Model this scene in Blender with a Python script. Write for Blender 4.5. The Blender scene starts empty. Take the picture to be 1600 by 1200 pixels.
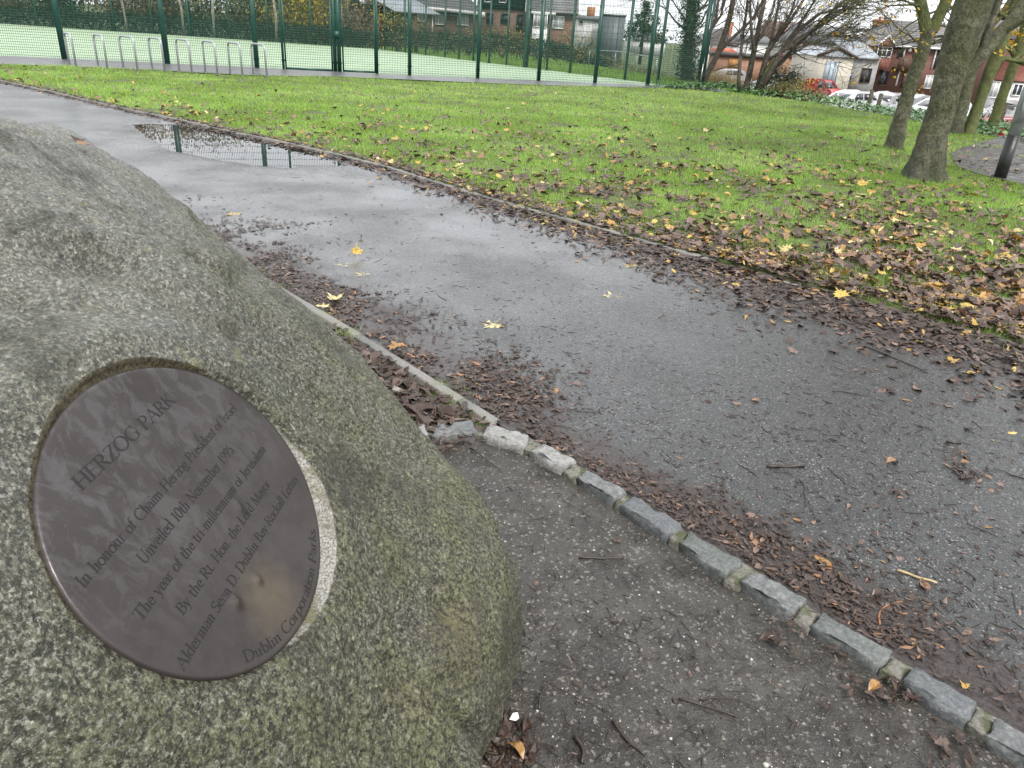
import bpy, bmesh, math, random
import numpy as np
from mathutils import Vector, Matrix
R = math.radians
S = bpy.context.scene
C = S.collection
random.seed(11)
RNG = np.random.default_rng(7)

# ------------------------------------------------------------------ camera, sky, sun, exposure
FPX, EYE, PITCH, ROLL = 1159.0, 1.55, R(25.5), math.atan(.065)
EYEP = np.array([0, 0, EYE])
_f = np.array([0, math.cos(PITCH), -math.sin(PITCH)])
_u0 = np.array([0, math.sin(PITCH), math.cos(PITCH)])
_r0 = np.array([1., 0, 0])
_r = math.cos(ROLL) * _r0 + math.sin(ROLL) * _u0
_u = -math.sin(ROLL) * _r0 + math.cos(ROLL) * _u0
cam = bpy.data.cameras.new('camera')
cam.sensor_fit = 'HORIZONTAL'
cam.sensor_width = 36.0
cam.lens = 36.0 * FPX / 1600.0
cam.clip_start = 0.05
cam.clip_end = 2000
camo = bpy.data.objects.new('camera', cam)
C.objects.link(camo)
camo.matrix_world = Matrix(((_r[0], _u[0], -_f[0], 0), (_r[1], _u[1], -_f[1], 0), (_r[2], _u[2], -_f[2], EYE), (0, 0, 0, 1)))
S.camera = camo

SUN_EL, SUN_AZ = R(50), R(150)      # azimuth clockwise from +Y: behind the camera, to the right
W = bpy.data.worlds.new('World')
S.world = W
W.use_nodes = True
nt = W.node_tree
bg = nt.nodes['Background']
sky = nt.nodes.new('ShaderNodeTexSky')
sky.sky_type = 'NISHITA'
sky.sun_disc = False
sky.sun_elevation = SUN_EL
sky.sun_rotation = SUN_AZ
sky.air_density = 1.0
sky.dust_density = 6.0
sky.ozone_density = 1.0
ov = nt.nodes.new('ShaderNodeMix')      # a closed, even cloud deck over the clear sky
ov.data_type = 'RGBA'
ov.inputs[0].default_value = 0.86
ov.inputs[7].default_value = (7.5, 7.65, 7.85, 1)
nt.links.new(sky.outputs[0], ov.inputs[6])
nt.links.new(ov.outputs[2], bg.inputs[0])
bg.inputs[1].default_value = 0.11
sun = bpy.data.lights.new('sun', 'SUN')
sun.energy = 1.5
sun.angle = R(11)
sun.color = (1, .96, .9)
suno = bpy.data.objects.new('sun', sun)
C.objects.link(suno)
sd = Vector((math.sin(SUN_AZ) * math.cos(SUN_EL), math.cos(SUN_AZ) * math.cos(SUN_EL), math.sin(SUN_EL)))
suno.rotation_euler = sd.to_track_quat('Z', 'Y').to_euler()
suno.location = (0, 0, 30)
S.view_settings.view_transform = 'Standard'
S.view_settings.look = 'None'
S.view_settings.gamma = 1
S.view_settings.exposure = 1.14
S.view_settings.use_curve_mapping = False

# ------------------------------------------------------------------ helpers
def ray(x, y):
    d = _f * FPX + _r * (x - 800) - _u * (y - 600)
    return d / np.linalg.norm(d)
def G(x, y, z=0.0):
    """where the line of sight through a photo point meets level z"""
    d = ray(x, y)
    return EYEP + d * ((z - EYE) / d[2])
def AT(x, y, Y):
    """the point on that line of sight at forward distance Y"""
    d = ray(x, y)
    return EYEP + d * (Y / d[1])
def proj(P):
    q = np.asarray(P, float) - EYEP
    z = q @ _f
    return 800 + FPX * (q @ _r) / z, 600 - FPX * (q @ _u) / z, z

def _h(ix, iy, iz, seed):
    h = (ix.astype(np.int64) * 374761393 + iy.astype(np.int64) * 668265263 + iz.astype(np.int64) * 2147483647 + seed * 1274126177) & 0xffffffff
    h = ((h ^ (h >> 13)) * 1274126177) & 0xffffffff
    h = ((h ^ (h >> 16)) * 2246822519) & 0xffffffff
    return ((h ^ (h >> 15)) & 0xffff) / 65535.0
def vnoise(P, scale, seed=0):
    P = np.asarray(P, float)
    if P.shape[-1] == 2:
        P = np.concatenate([P, np.zeros(P.shape[:-1] + (1,))], -1)
    Q = P * scale
    I = np.floor(Q)
    t = Q - I
    t = t * t * (3 - 2 * t)
    out = 0
    for a in (0, 1):
        for b in (0, 1):
            for c in (0, 1):
                w = (t[..., 0] if a else 1 - t[..., 0]) * (t[..., 1] if b else 1 - t[..., 1]) * (t[..., 2] if c else 1 - t[..., 2])
                out = out + w * _h(I[..., 0] + a, I[..., 1] + b, I[..., 2] + c, seed)
    return out
def fbm(P, scale, oct=4, seed=0, gain=.5):
    a, s, tot, o = 1., scale, 0., 0.
    for k in range(oct):
        o = o + a * vnoise(P, s, seed + k * 17)
        tot += a
        a *= gain
        s *= 2.03
    return o / tot
def sstep(a, b, x):
    t = np.clip((x - a) / (b - a), 0, 1)
    return t * t * (3 - 2 * t)

OFF = {}
def _link(o, parent, off):
    C.objects.link(o)
    if parent is not None:
        o.parent = parent
        OFF[o.name] = OFF[parent.name]
    else:
        OFF[o.name] = off
def npobj(name, V, F, mat, parent=None, tint=None, smooth=False, off=None, loc=None):
    """one mesh object from arrays in world coordinates; F holds rows of 3 or 4 corners (or a list of such arrays)"""
    V = np.asarray(V, np.float64)
    off = OFF[parent.name] if parent is not None else (np.zeros(3) if off is None else np.asarray(off, float))
    Fs = F if isinstance(F, list) else [F]
    Fs = [np.asarray(f, np.int32) for f in Fs if len(f)]
    me = bpy.data.meshes.new(name)
    me.vertices.add(len(V))
    me.vertices.foreach_set('co', (V - off).astype(np.float32).ravel())
    nl = sum(f.size for f in Fs)
    npoly = sum(len(f) for f in Fs)
    me.loops.add(nl)
    me.loops.foreach_set('vertex_index', np.concatenate([f.ravel() for f in Fs]))
    me.polygons.add(npoly)
    tot = np.concatenate([np.full(len(f), f.shape[1], np.int32) for f in Fs])
    me.polygons.foreach_set('loop_start', np.r_[0, np.cumsum(tot)[:-1]].astype(np.int32))
    me.polygons.foreach_set('loop_total', tot)
    if smooth:
        me.polygons.foreach_set('use_smooth', np.ones(npoly, bool))
    if tint is not None:
        a = me.attributes.new('tint', 'FLOAT', 'FACE')
        a.data.foreach_set('value', np.asarray(tint, np.float32))
    me.update(calc_edges=True)
    me.validate()
    if mat is not None:
        me.materials.append(mat)
    o = bpy.data.objects.new(name, me)
    _link(o, parent, off)
    if parent is None:
        o.location = off
    return o

class MB:
    """collects simple solids, then becomes ONE mesh object"""
    def __init__(s):
        s.v, s.q, s.t, s.n = [], [], [], 0
    def add(s, V, Q=None, T=None):
        V = np.asarray(V, float)
        if Q is not None and len(Q): s.q.append(np.asarray(Q, np.int64) + s.n)
        if T is not None and len(T): s.t.append(np.asarray(T, np.int64) + s.n)
        s.v.append(V)
        s.n += len(V)
        return s
    def hexa(s, P):
        """eight corners: four below, four above, same order round"""
        return s.add(P, [(3, 2, 1, 0), (4, 5, 6, 7), (0, 1, 5, 4), (1, 2, 6, 5), (2, 3, 7, 6), (3, 0, 4, 7)])
    def box(s, c, size, yaw=0.0):
        sx, sy, sz = [k / 2 for k in size]
        P = np.array([(-sx, -sy, -sz), (sx, -sy, -sz), (sx, sy, -sz), (-sx, sy, -sz), (-sx, -sy, sz), (sx, -sy, sz), (sx, sy, sz), (-sx, sy, sz)])
        ca, sa = math.cos(yaw), math.sin(yaw)
        P = np.stack([P[:, 0] * ca - P[:, 1] * sa, P[:, 0] * sa + P[:, 1] * ca, P[:, 2]], 1) + np.asarray(c, float)
        return s.hexa(P)
    def tube(s, pts, rad, sides=6, cap=True):
        pts = np.asarray(pts, float)
        n = len(pts)
        rad = np.broadcast_to(np.asarray(rad, float), (n,))
        T = np.gradient(pts, axis=0)
        T /= np.linalg.norm(T, axis=1)[:, None] + 1e-12
        ref = np.array([0, 0, 1.]) if abs(T[0][2]) < .9 else np.array([1., 0, 0])
        A = np.cross(T, ref)
        bad = np.linalg.norm(A, axis=1) < 1e-3
        if bad.any(): A[bad] = np.cross(T[bad], [0, 1., 0.1])
        A /= np.linalg.norm(A, axis=1)[:, None]
        for i in range(1, n):                                 # carry the frame along
            a = A[i - 1] - T[i] * (A[i - 1] @ T[i])
            A[i] = a / (np.linalg.norm(a) + 1e-12)
        B = np.cross(T, A)
        th = np.arange(sides) * 2 * np.pi / sides
        V = pts[:, None] + rad[:, None, None] * (np.cos(th)[None, :, None] * A[:, None] + np.sin(th)[None, :, None] * B[:, None])
        V = V.reshape(-1, 3)
        i = np.arange(n - 1)[:, None] * sides
        j = np.arange(sides)[None]
        k = (j + 1) % sides
        Q = np.stack([i + j, i + k, i + sides + k, i + sides + j], -1).reshape(-1, 4)
        Tt = []
        if cap:
            V = np.vstack([V, pts[0], pts[-1]])
            m = n * sides
            Tt = [(m, (q + 1) % sides, q) for q in range(sides)] + [(m + 1, (n - 1) * sides + q, (n - 1) * sides + (q + 1) % sides) for q in range(sides)]
        return s.add(V, Q, Tt)
    def prism(s, poly, z0, z1):
        """a flat outline (x, y) pulled up from z0 to z1"""
        n = len(poly)
        P = np.array([(x, y, z0) for x, y in poly] + [(x, y, z1) for x, y in poly])
        s.add(P, [(i, (i + 1) % n, n + (i + 1) % n, n + i) for i in range(n)])
        s.extra = getattr(s, 'extra', []) + [[s.n - 2 * n + i for i in range(n)][::-1], [s.n - n + i for i in range(n)]]
        return s
    def build(s, name, mat, parent=None, smooth=False, off=None):
        V = np.vstack(s.v)
        Fs = []
        if s.q: Fs.append(np.vstack(s.q))
        if s.t: Fs.append(np.vstack(s.t))
        for e in getattr(s, 'extra', []): Fs.append(np.array([e]))
        if parent is None and off is None:
            off = np.array([V[:, 0].mean(), V[:, 1].mean(), V[:, 2].min()])
        return npobj(name, V, Fs, mat, parent, smooth=smooth, off=off)

def tag(o, label=None, cat=None, group=None, kind=None):
    if label: o['label'] = label
    if cat: o['category'] = cat
    if group: o['group'] = group
    if kind: o['kind'] = kind
    return o
def thing(name, label, cat, loc=(0, 0, 0), group=None):
    o = bpy.data.objects.new(name, None)
    o.empty_display_size = .2
    _link(o, None, np.asarray(loc, float))
    o.location = loc
    return tag(o, label, cat, group)
def copy_tree(o, parent=None):
    c = o.copy()
    C.objects.link(c)
    c.parent = parent
    OFF[c.name] = OFF.get(o.name, np.zeros(3))
    for ch in list(o.children): copy_tree(ch, c)
    return c

# ------------------------------------------------------------------ materials
class NT:
    def __init__(s, name):
        s.m = bpy.data.materials.new(name)
        s.m.use_nodes = True
        s.t = s.m.node_tree
        s.b = s.t.nodes['Principled BSDF']
        s.co = None
    def n(s, kind, **kw):
        nd = s.t.nodes.new('ShaderNode' + kind)
        for k, v in kw.items(): setattr(nd, k, v)
        return nd
    def l(s, a, b):
        s.t.links.new(a, b)
    def coord(s, kind='Object'):
        if s.co is None: s.co = s.n('TexCoord').outputs[kind]
        return s.co
    def noise(s, scale, detail=4, rough=.55, stretch=None, dist=0.0, out=0):
        nd = s.n('TexNoise')
        nd.inputs['Scale'].default_value = scale
        nd.inputs['Detail'].default_value = detail
        nd.inputs['Roughness'].default_value = rough
        nd.inputs['Distortion'].default_value = dist
        if stretch is not None:
            mp = s.n('Mapping')
            mp.inputs['Scale'].default_value = stretch
            s.l(s.coord(), mp.inputs[0])
            s.l(mp.outputs[0], nd.inputs['Vector'])
        else:
            s.l(s.coord(), nd.inputs['Vector'])
        return nd.outputs[out]
    def voro(s, scale, feature='F1', out='Distance', rnd=1.0):
        nd = s.n('TexVoronoi', feature=feature)
        nd.inputs['Scale'].default_value = scale
        nd.inputs['Randomness'].default_value = rnd
        s.l(s.coord(), nd.inputs['Vector'])
        return nd.outputs[out]
    def ramp(s, fac, stops, interp='LINEAR'):
        nd = s.n('ValToRGB')
        nd.color_ramp.interpolation = interp
        e = nd.color_ramp.elements
        while len(e) < len(stops): e.new(.5)
        for q, (p, c) in zip(e, stops):
            q.position = p
            q.color = (c, c, c, 1) if isinstance(c, (int, float)) else (*c, 1)
        s.l(fac, nd.inputs[0])
        return nd.outputs[0]
    def mix(s, fac, a, b, mode='MIX'):
        nd = s.n('Mix', data_type='RGBA', blend_type=mode)
        for sock, v in ((nd.inputs[0], fac), (nd.inputs[6], a), (nd.inputs[7], b)):
            if isinstance(v, (int, float)): sock.default_value = v if sock is nd.inputs[0] else (v, v, v, 1)
            elif isinstance(v, tuple): sock.default_value = (*v, 1)
            else: s.l(v, sock)
        return nd.outputs[2]
    def math(s, op, a, b=None):
        nd = s.n('Math', operation=op)
        for sock, v in zip(nd.inputs, (a, b)):
            if v is None: continue
            if isinstance(v, (int, float)): sock.default_value = v
            else: s.l(v, sock)
        return nd.outputs[0]
    def bump(s, h, strength=.5, dist=.01, prev=None):
        nd = s.n('Bump')
        nd.inputs['Strength'].default_value = strength
        nd.inputs['Distance'].default_value = dist
        s.l(h, nd.inputs['Height'])
        if prev is not None: s.l(prev, nd.inputs['Normal'])
        return nd.outputs[0]
    def set(s, col=None, rough=None, normal=None, metal=None, spec=None):
        for key, v in (('Base Color', col), ('Roughness', rough), ('Normal', normal), ('Metallic', metal), ('Specular IOR Level', spec)):
            if v is None: continue
            if isinstance(v, tuple): s.b.inputs[key].default_value = (*v, 1)
            elif isinstance(v, (int, float)): s.b.inputs[key].default_value = v
            else: s.l(v, s.b.inputs[key])
        return s.m
    def attr(s, name='tint'):
        return s.n('Attribute', attribute_name=name).outputs['Fac']

def plain(name, col, rough=.6, metal=0.0, var=.25, scale=6.0, bump=.15, bscale=40, spec=.5):
    m = NT(name)
    c = tuple(col)
    lo = tuple(k * (1 - var) for k in c)
    hi = tuple(min(1, k * (1 + var)) for k in c)
    nz = m.ramp(m.noise(scale, 5), [(.3, lo), (.7, hi)])
    nrm = m.bump(m.noise(bscale, 3), bump, .01) if bump else None
    return m.set(nz, rough, nrm, metal, spec)
def tinted(name, stops, rough=.6, trans=0.0, spec=.4, interp='LINEAR'):
    """colour per leaf, blade or stone from its own tint value"""
    m = NT(name)
    col = m.ramp(m.attr(), stops, interp)
    m.set(col, rough, None, None, spec)
    if trans:
        tr = m.n('BsdfTranslucent')
        m.l(col, tr.inputs[0])
        mx = m.n('MixShader')
        mx.inputs[0].default_value = trans
        m.l(m.b.outputs[0], mx.inputs[1])
        m.l(tr.outputs[0], mx.inputs[2])
        m.l(mx.outputs[0], m.t.nodes['Material Output'].inputs[0])
    return m.m
# ------------------------------------------------------------------ the lie of the land
def edge_e(x, y): return .95 * x + .31 * y
def zt(x, y):
    """level lawn that falls away towards the road on the right"""
    return -2.15 * sstep(16.2, 27, edge_e(x, y))
def resample(poly, n):
    poly = np.asarray(poly, float)[:, :2]
    d = np.r_[0, np.cumsum(np.linalg.norm(np.diff(poly, axis=0), axis=1))]
    t = np.linspace(0, d[-1], n)
    return np.stack([np.interp(t, d, poly[:, 0]), np.interp(t, d, poly[:, 1])], 1)
def smooth(poly, it=2):
    p = np.asarray(poly, float)[:, :2]
    for _ in range(it):                                     # corner cutting
        a = p[:-1] * .75 + p[1:] * .25
        b = p[:-1] * .25 + p[1:] * .75
        p = np.vstack([p[:1], np.stack([a, b], 1).reshape(-1, 2), p[-1:]])
    return p
def pdist(P, poly):
    """signed distance to a polyline: positive on its right-hand side"""
    P = np.asarray(P, float)[..., :2]
    best = np.full(P.shape[:-1], 1e9)
    sg = np.ones(P.shape[:-1])
    for a, b in zip(poly[:-1], poly[1:]):
        d = b - a
        L = d @ d
        t = np.clip(((P - a) @ d) / L, 0, 1)
        q = P - a - t[..., None] * d
        r = np.hypot(q[..., 0], q[..., 1])
        s = np.where(d[1] * (P[..., 0] - a[0]) - d[0] * (P[..., 1] - a[1]) > 0, 1., -1.)
        m = r < best
        best = np.where(m, r, best)
        sg = np.where(m, s, sg)
    return best * sg
def inside(P, poly):
    x, y = P[..., 0], P[..., 1]
    c = np.zeros(x.shape, bool)
    for a, b in zip(poly, np.roll(poly, -1, 0)):
        c ^= ((a[1] > y) != (b[1] > y)) & (x < (b[0] - a[0]) * (y - a[1]) / (b[1] - a[1] + 1e-12) + a[0])
    return c
def loft(A, B, n, m, zfun):
    A, B = resample(A, n), resample(B, n)
    t = np.linspace(0, 1, m)[None, :, None]
    P = A[:, None] * (1 - t) + B[:, None] * t
    V = np.concatenate([P, zfun(P)[..., None]], -1).reshape(-1, 3)
    i = np.arange(n - 1)[:, None] * m + np.arange(m - 1)[None]
    F = np.stack([i, i + 1, i + m + 1, i + m], -1).reshape(-1, 4)
    return V, F
def up(V, F):
    """make sure a sheet faces the sky"""
    a, b, c = V[F[0, 0]], V[F[0, 1]], V[F[0, 2]]
    return F if np.cross(b - a, c - a)[2] > 0 else F[:, ::-1]
def sheet(name, A, B, n, m, zfun, mat, smooth_=True):
    V, F = loft(A, B, n, m, zfun)
    return tag(npobj(name, V, up(V, F), mat, smooth=smooth_), kind='structure')

kerb_px = [(0, 125), (100, 147), (195, 169), (285, 187), (375, 208), (431, 219), (600, 257), (722, 297), (1184, 423), (1283, 449), (1434, 489)]
FARK = np.array([G(a, b, .03)[:2] for a, b in kerb_px])
d0 = (FARK[0] - FARK[2]); d0 /= np.linalg.norm(d0)
d1 = (FARK[-1] - FARK[-3]); d1 /= np.linalg.norm(d1)
FARK = smooth(np.vstack([FARK[0] + d0 * 25, FARK[0] + d0 * 6, FARK, FARK[-1] + d1 * 4, FARK[-1] + d1 * 10]), 2)
NEARK = smooth(np.array([(-24, 15), (-12, 10.2), (-7, 7.9), (-4, 6.3), (-2.4, 5.25), (-1.25, 4.13), (-.03, 2.80), (1.40, 1.33), (2.6, .1), (5.5, -2.9), (8, -5.5)]), 1)
NEAR_DIR = np.array([.69, -.72])

# materials of the ground
m = NT('rough_ground')
M_ground = m.set(m.ramp(m.noise(.9, 6), [(.35, (.055, .075, .025)), (.6, (.09, .13, .035)), (.75, (.11, .09, .05))]), .9)

m = NT('asphalt')
big = m.noise(.55, 4, .6)
grit = m.voro(170, out='Color')
g1 = m.ramp(grit, [(0, (.010, .010, .010)), (.5, (.029, .029, .0285)), (.82, (.070, .070, .069)), (.95, (.26, .255, .245))])
g2 = m.mix(m.ramp(m.noise(3.2, 5, .65), [(.35, 0.0), (.7, .55)]), g1, (.030, .030, .029))
pale = m.mix(m.ramp(m.noise(420, 2), [(.66, 0.0), (.74, .65)]), g2, (.20, .20, .20))
wet = m.ramp(big, [(.36, .12), (.50, .21), (.68, .34)])
wet = m.mix(m.attr('damp'), wet, .05)
mul = m.ramp(m.math('ADD', m.attr('mulch'), m.math('MULTIPLY', m.math('SUBTRACT', m.noise(9, 6, .7), .5), 1.1)), [(.38, 0.0), (.62, .9)])
pale = m.mix(mul, pale, m.ramp(m.noise(60, 5, .7), [(.35, (.014, .010, .009)), (.65, (.055, .042, .037))]))
pale = m.mix(m.math('MULTIPLY', m.attr('damp'), .55), pale, (.018, .018, .018))
nb = m.bump(m.voro(170), .34, .004)
nb = m.bump(m.noise(26, 4), .16, .01, nb)
M_asphalt = m.set(pale, m.ramp(big, [(.36, .24), (.66, .42)]), nb, 0, .45)
m.l(m.mix(m.attr('damp'), m.mix(mul, m.ramp(m.noise(40, 5, .6), [(.4, .28), (.6, .42)]), .55), .06), m.b.inputs['Roughness'])
film = m.math('MULTIPLY', m.attr('film'), m.ramp(m.noise(1.1, 5, .62), [(.36, .15), (.62, .85)]))     # a thin film of standing wet
m.l(film, m.b.inputs['Coat Weight'])
m.b.inputs['Coat Roughness'].default_value = .21
m.b.inputs['Coat IOR'].default_value = 1.33
m.l(m.bump(m.noise(90, 4), .16, .004), m.b.inputs['Coat Normal'])

m = NT('muddy_gravel')
base = m.ramp(m.noise(5, 6, .65), [(.3, (.022, .020, .0175)), (.52, (.048, .0445, .0385)), (.75, (.082, .077, .068))])
st = m.voro(120, out='Color')
c = m.mix(m.ramp(st, [(.78, 0.0), (.86, .7)]), base, (.22, .20, .18))
c = m.mix(m.ramp(m.noise(230, 2), [(.64, 0.0), (.72, .7)]), c, (.30, .28, .25))
c = m.mix(m.ramp(m.noise(55, 4), [(.58, 0.0), (.66, .7)]), c, (.03, .024, .02))
nb = m.bump(m.noise(90, 6, .7), .8, .008)
nb = m.bump(m.voro(120), .5, .004, nb)
M_mud = m.set(c, m.ramp(m.noise(7, 4), [(.35, .30), (.65, .7)]), nb, 0, .5)

m = NT('lawn_soil')
M_lawn = m.set(m.ramp(m.noise(2.2, 6, .6), [(.25, (.05, .04, .022)), (.5, (.075, .095, .026)), (.75, (.085, .125, .03))]), .85, m.bump(m.noise(60, 5), .6, .02))

m = NT('court_carpet')
ln = m.ramp(m.noise(1.6, 6, .6), [(.3, (.29, .40, .25)), (.7, (.35, .46, .30))])
ln = m.mix(m.ramp(m.noise(.35, 6, .65), [(.42, 0.0), (.66, .45)]), ln, (.22, .30, .19))
M_court = m.set(ln, .6, m.bump(m.noise(300, 2), .2, .004))
M_pave = plain('wet_tarmac', (.12, .12, .125), .3, var=.3, scale=2.5, bump=.3, bscale=120)
M_line = plain('faded_line', (.62, .72, .60), .7)
m = NT('puddle_water')
m.set((.012, .012, .013), .015, m.bump(m.noise(9, 2), .012, .004), 0, .5)
M_water = m.m
m.b.inputs['IOR'].default_value = 1.33

# base ground, reaching the horizon
gx = np.unique(np.r_[np.linspace(-400, -30, 14), np.linspace(-30, 60, 61), np.linspace(60, 500, 14)])
gy = np.unique(np.r_[np.linspace(-120, -10, 8), np.linspace(-10, 90, 61), np.linspace(90, 900, 14)])
X, Y = np.meshgrid(gx, gy, indexing='ij')
V = np.stack([X, Y, zt(X, Y) - .06], -1).reshape(-1, 3)
i = np.arange(len(gx) - 1)[:, None] * len(gy) + np.arange(len(gy) - 1)[None]
F = np.stack([i, i + len(gy), i + len(gy) + 1, i + 1], -1).reshape(-1, 4)
tag(npobj('ground', V, up(V, F), M_ground, smooth=True), kind='structure')

# the puddle along the far kerb lies in a shallow dip of the path
pud = [(213, 196), (240, 193), (285, 197), (330, 204), (378, 214), (430, 226), (480, 238), (512, 246), (527, 254), (516, 262), (478, 258), (440, 261), (400, 256), (350, 250), (300, 240), (262, 231), (246, 222), (228, 210)]
pp = np.array([G(a, b)[:2] for a, b in pud])
pp = smooth(np.vstack([pp, pp[:1]]), 2)[:-1]
ppc = np.vstack([pp, pp[:1]])
def pud_depth(P):
    d = np.abs(pdist(P, ppc))
    return np.where(inside(P, pp), d, -d)
def zpath(P):
    z = .0045 + .004 * (fbm(P, 1.3, 3, 3) - .5)
    d = pud_depth(P)
    n = (fbm(P, 4.5, 4, 33, .6) - .5)
    return np.where(d > -.5, z - .014 * sstep(-.20, .20, d + .26 * n) + .0022 * n, z)
V, F = loft(NEARK, FARK, 900, 110, zpath)
path = tag(npobj('path', V, up(V, F), M_asphalt, smooth=True), kind='structure')
dmp = sstep(-.55, .05, pud_depth(V[:, :2]) + .5 * (fbm(V[:, :2], 3.0, 4, 35, .6) - .5))
_fk, _nk = np.abs(pdist(V[:, :2], FARK)), np.abs(pdist(V[:, :2], NEARK))
_wf = np.interp(V[:, 0], [-12, -2, 0, 2, 4], [.14, .22, .38, .85, 1.1]); _wn = np.interp(V[:, 0], [-4, -.5, .3, 2], [.5, .55, .38, .30])
mulch = np.clip(np.maximum(1.05 - .75 * _fk / _wf, 1.05 - .75 * _nk / _wn), 0, 1)
flm = np.clip(1.05 - sstep(-1.2, 2.6, V[:, 0] - .25 * (V[:, 1] - 4)), .12, 1)
for nm_, vv in (('mulch', mulch), ('film', flm)):
    at_ = path.data.attributes.new(nm_, 'FLOAT', 'POINT'); at_.data.foreach_set('value', vv.astype(np.float32))
at_ = path.data.attributes.new('damp', 'FLOAT', 'POINT'); at_.data.foreach_set('value', dmp.astype(np.float32))
pc = pp.mean(0)
ring = pp + (pp - pc) / np.linalg.norm(pp - pc, axis=1)[:, None] * .28
ring = ring[np.abs(pdist(ring, FARK)) > .0]
kk = pdist(ring, FARK) * np.sign(pdist(np.array([[0., 6.]]), FARK)[0])
ring = ring[kk > .04]
V = np.c_[ring, np.full(len(ring), .0002)]
tag(npobj('puddle', V, np.arange(len(ring))[None], M_water), kind='structure')

# lawn between the far kerb and the court / the bank on the right
lawn_px = [(-260, 92), (0, 103), (150, 107), (260, 113), (400, 120), (500, 121), (640, 126), (800, 134), (1000, 139), (1095, 140), (1140, 146), (1250, 160), (1400, 185), (1500, 207), (1620, 232)]
LAWN_FAR = np.array([G(a, b)[:2] for a, b in lawn_px])
LAWN_FAR = np.vstack([[-45, 16.], LAWN_FAR, [14.5, 9], [18, 0], [20, -6]])
def zlawn(P):
    x, y = P[..., 0], P[..., 1]
    k = np.abs(pdist(P, FARK))
    return zt(x, y) + .012 + .07 * (fbm(P, .35, 4, 5) - .45) * sstep(.1, 2.5, k) + .02 * sstep(0, .6, k)
sheet('lawn', smooth(FARK, 0), smooth(LAWN_FAR, 1), 240, 60, zlawn, M_lawn)

# muddy apron round the boulder, up to the stone edging and the near kerb
inner = np.array([(-24, 4.), (-12, 2.5), (-7, 1.2), (-4, .2), (-3, -.6), (-2.6, -1.), (-2.2, -1.4), (-1.6, -1.8), (-.8, -2.2), (1.5, -5), (4, -8)])
def zmud(P): return -.012 + .022 * (fbm(P, 3.5, 3, 9) - .5) + .016 * (fbm(P, 16, 4, 10, .6) - .5)
sheet('muddy_apron', NEARK, inner, 620, 240, zmud, M_mud)

# kerb blocks
m = NT('kerb_concrete')
M_kerb = m.set(m.mix(m.ramp(m.noise(14, 5), [(.55, 0.0), (.75, .6)]), m.ramp(m.noise(120, 4), [(.3, (.12, .117, .107)), (.7, (.225, .22, .205))]), (.10, .11, .06)), .6, m.bump(m.noise(160, 4), .4, .004))
def kerb_run(name, line, unit, wdt, ztop, z0=-.10):
    d = np.r_[0, np.cumsum(np.linalg.norm(np.diff(line, axis=0), axis=1))]
    n = int(math.ceil(d[-1] / unit - .15))
    par = None
    root = bpy.data.objects.new(name, None)
    _link(root, None, np.zeros(3))
    tag(root, kind='structure')
    for k in range(n):
        a, b = k * unit + .004, min((k + 1) * unit, d[-1]) - .004
        pa = np.array([np.interp(a, d, line[:, 0]), np.interp(a, d, line[:, 1])])
        pb = np.array([np.interp(b, d, line[:, 0]), np.interp(b, d, line[:, 1])])
        t = (pb - pa) / np.linalg.norm(pb - pa)
        nn = np.array([t[1], -t[0]])
        dz = random.uniform(-.005, .005) - (.022 * sstep(.6, 1.6, pa[0]) if name == 'kerb' and ztop > .03 else 0)
        c = .006
        rows = []
        for w, z in ((-wdt / 2, z0), (-wdt / 2, ztop - c), (-wdt / 2 + c, ztop), (wdt / 2 - c, ztop), (wdt / 2, ztop - c), (wdt / 2, z0)):
            rows.append((w, z + dz))
        P = np.array([(*(pa + nn * w), z) for w, z in rows] + [(*(pb + nn * w), z) for w, z in rows])
        q = [(j, j + 1, j + 7, j + 6) for j in range(5)] + [(0, 6, 11, 5)]
        mb = MB().add(P, q)
        mb.extra = [[0, 5, 4, 3, 2, 1], [6, 7, 8, 9, 10, 11]]
        mb.build('kerb_block', M_kerb, root)
    return root
seg = FARK[(FARK[:, 0] > -16) & (FARK[:, 0] < 6)]
kerb_run('kerb', seg, .915, .06, .035)
ksel = resample(np.array([(-8.5, 8.55), (-7, 7.9), (-4, 6.3), (-2.4, 5.25), (-1.25, 4.14), (-.06, 2.83)]), 90)
kerb_run('kerb', ksel, .915, .055, .022)

# stone edging: long squared setts with low mossy joint stones between them
m = NT('sett_granite')
sg = m.ramp(m.noise(55, 6, .7), [(.3, (.06, .064, .065)), (.5, (.125, .13, .13)), (.72, (.25, .25, .243))])
sg = m.mix(m.ramp(m.noise(11, 4), [(.5, 0.0), (.75, .7)]), sg, (.085, .10, .105))
M_sett = m.set(sg, m.ramp(m.noise(16, 3), [(.35, .25), (.7, .6)]), m.bump(m.noise(70, 6, .7), .8, .006))
def sett_var(name, lo, mid, hi):
    m = NT(name)
    g = m.ramp(m.noise(70, 7, .75), [(.3, lo), (.5, mid), (.74, hi)])
    g = m.mix(m.ramp(m.noise(9, 5, .65), [(.52, 0.0), (.72, .6)]), g, (.06, .075, .05))
    return m.set(g, m.ramp(m.noise(16, 3), [(.35, .22), (.7, .55)]), m.bump(m.noise(70, 6, .7), .9, .006))
M_sett2 = sett_var('sett_greenish', (.052, .058, .056), (.105, .115, .11), (.21, .22, .21))
M_sett3 = sett_var('sett_slate', (.05, .056, .06), (.10, .108, .113), (.20, .21, .215))
m = NT('sett_pale')
M_settp = m.set(m.ramp(m.noise(60, 6, .7), [(.3, (.13, .13, .127)), (.55, (.26, .26, .25)), (.75, (.38, .375, .36))]), .55, m.bump(m.noise(70, 6, .7), .9, .007))
m = NT('mossy_mortar')
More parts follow.
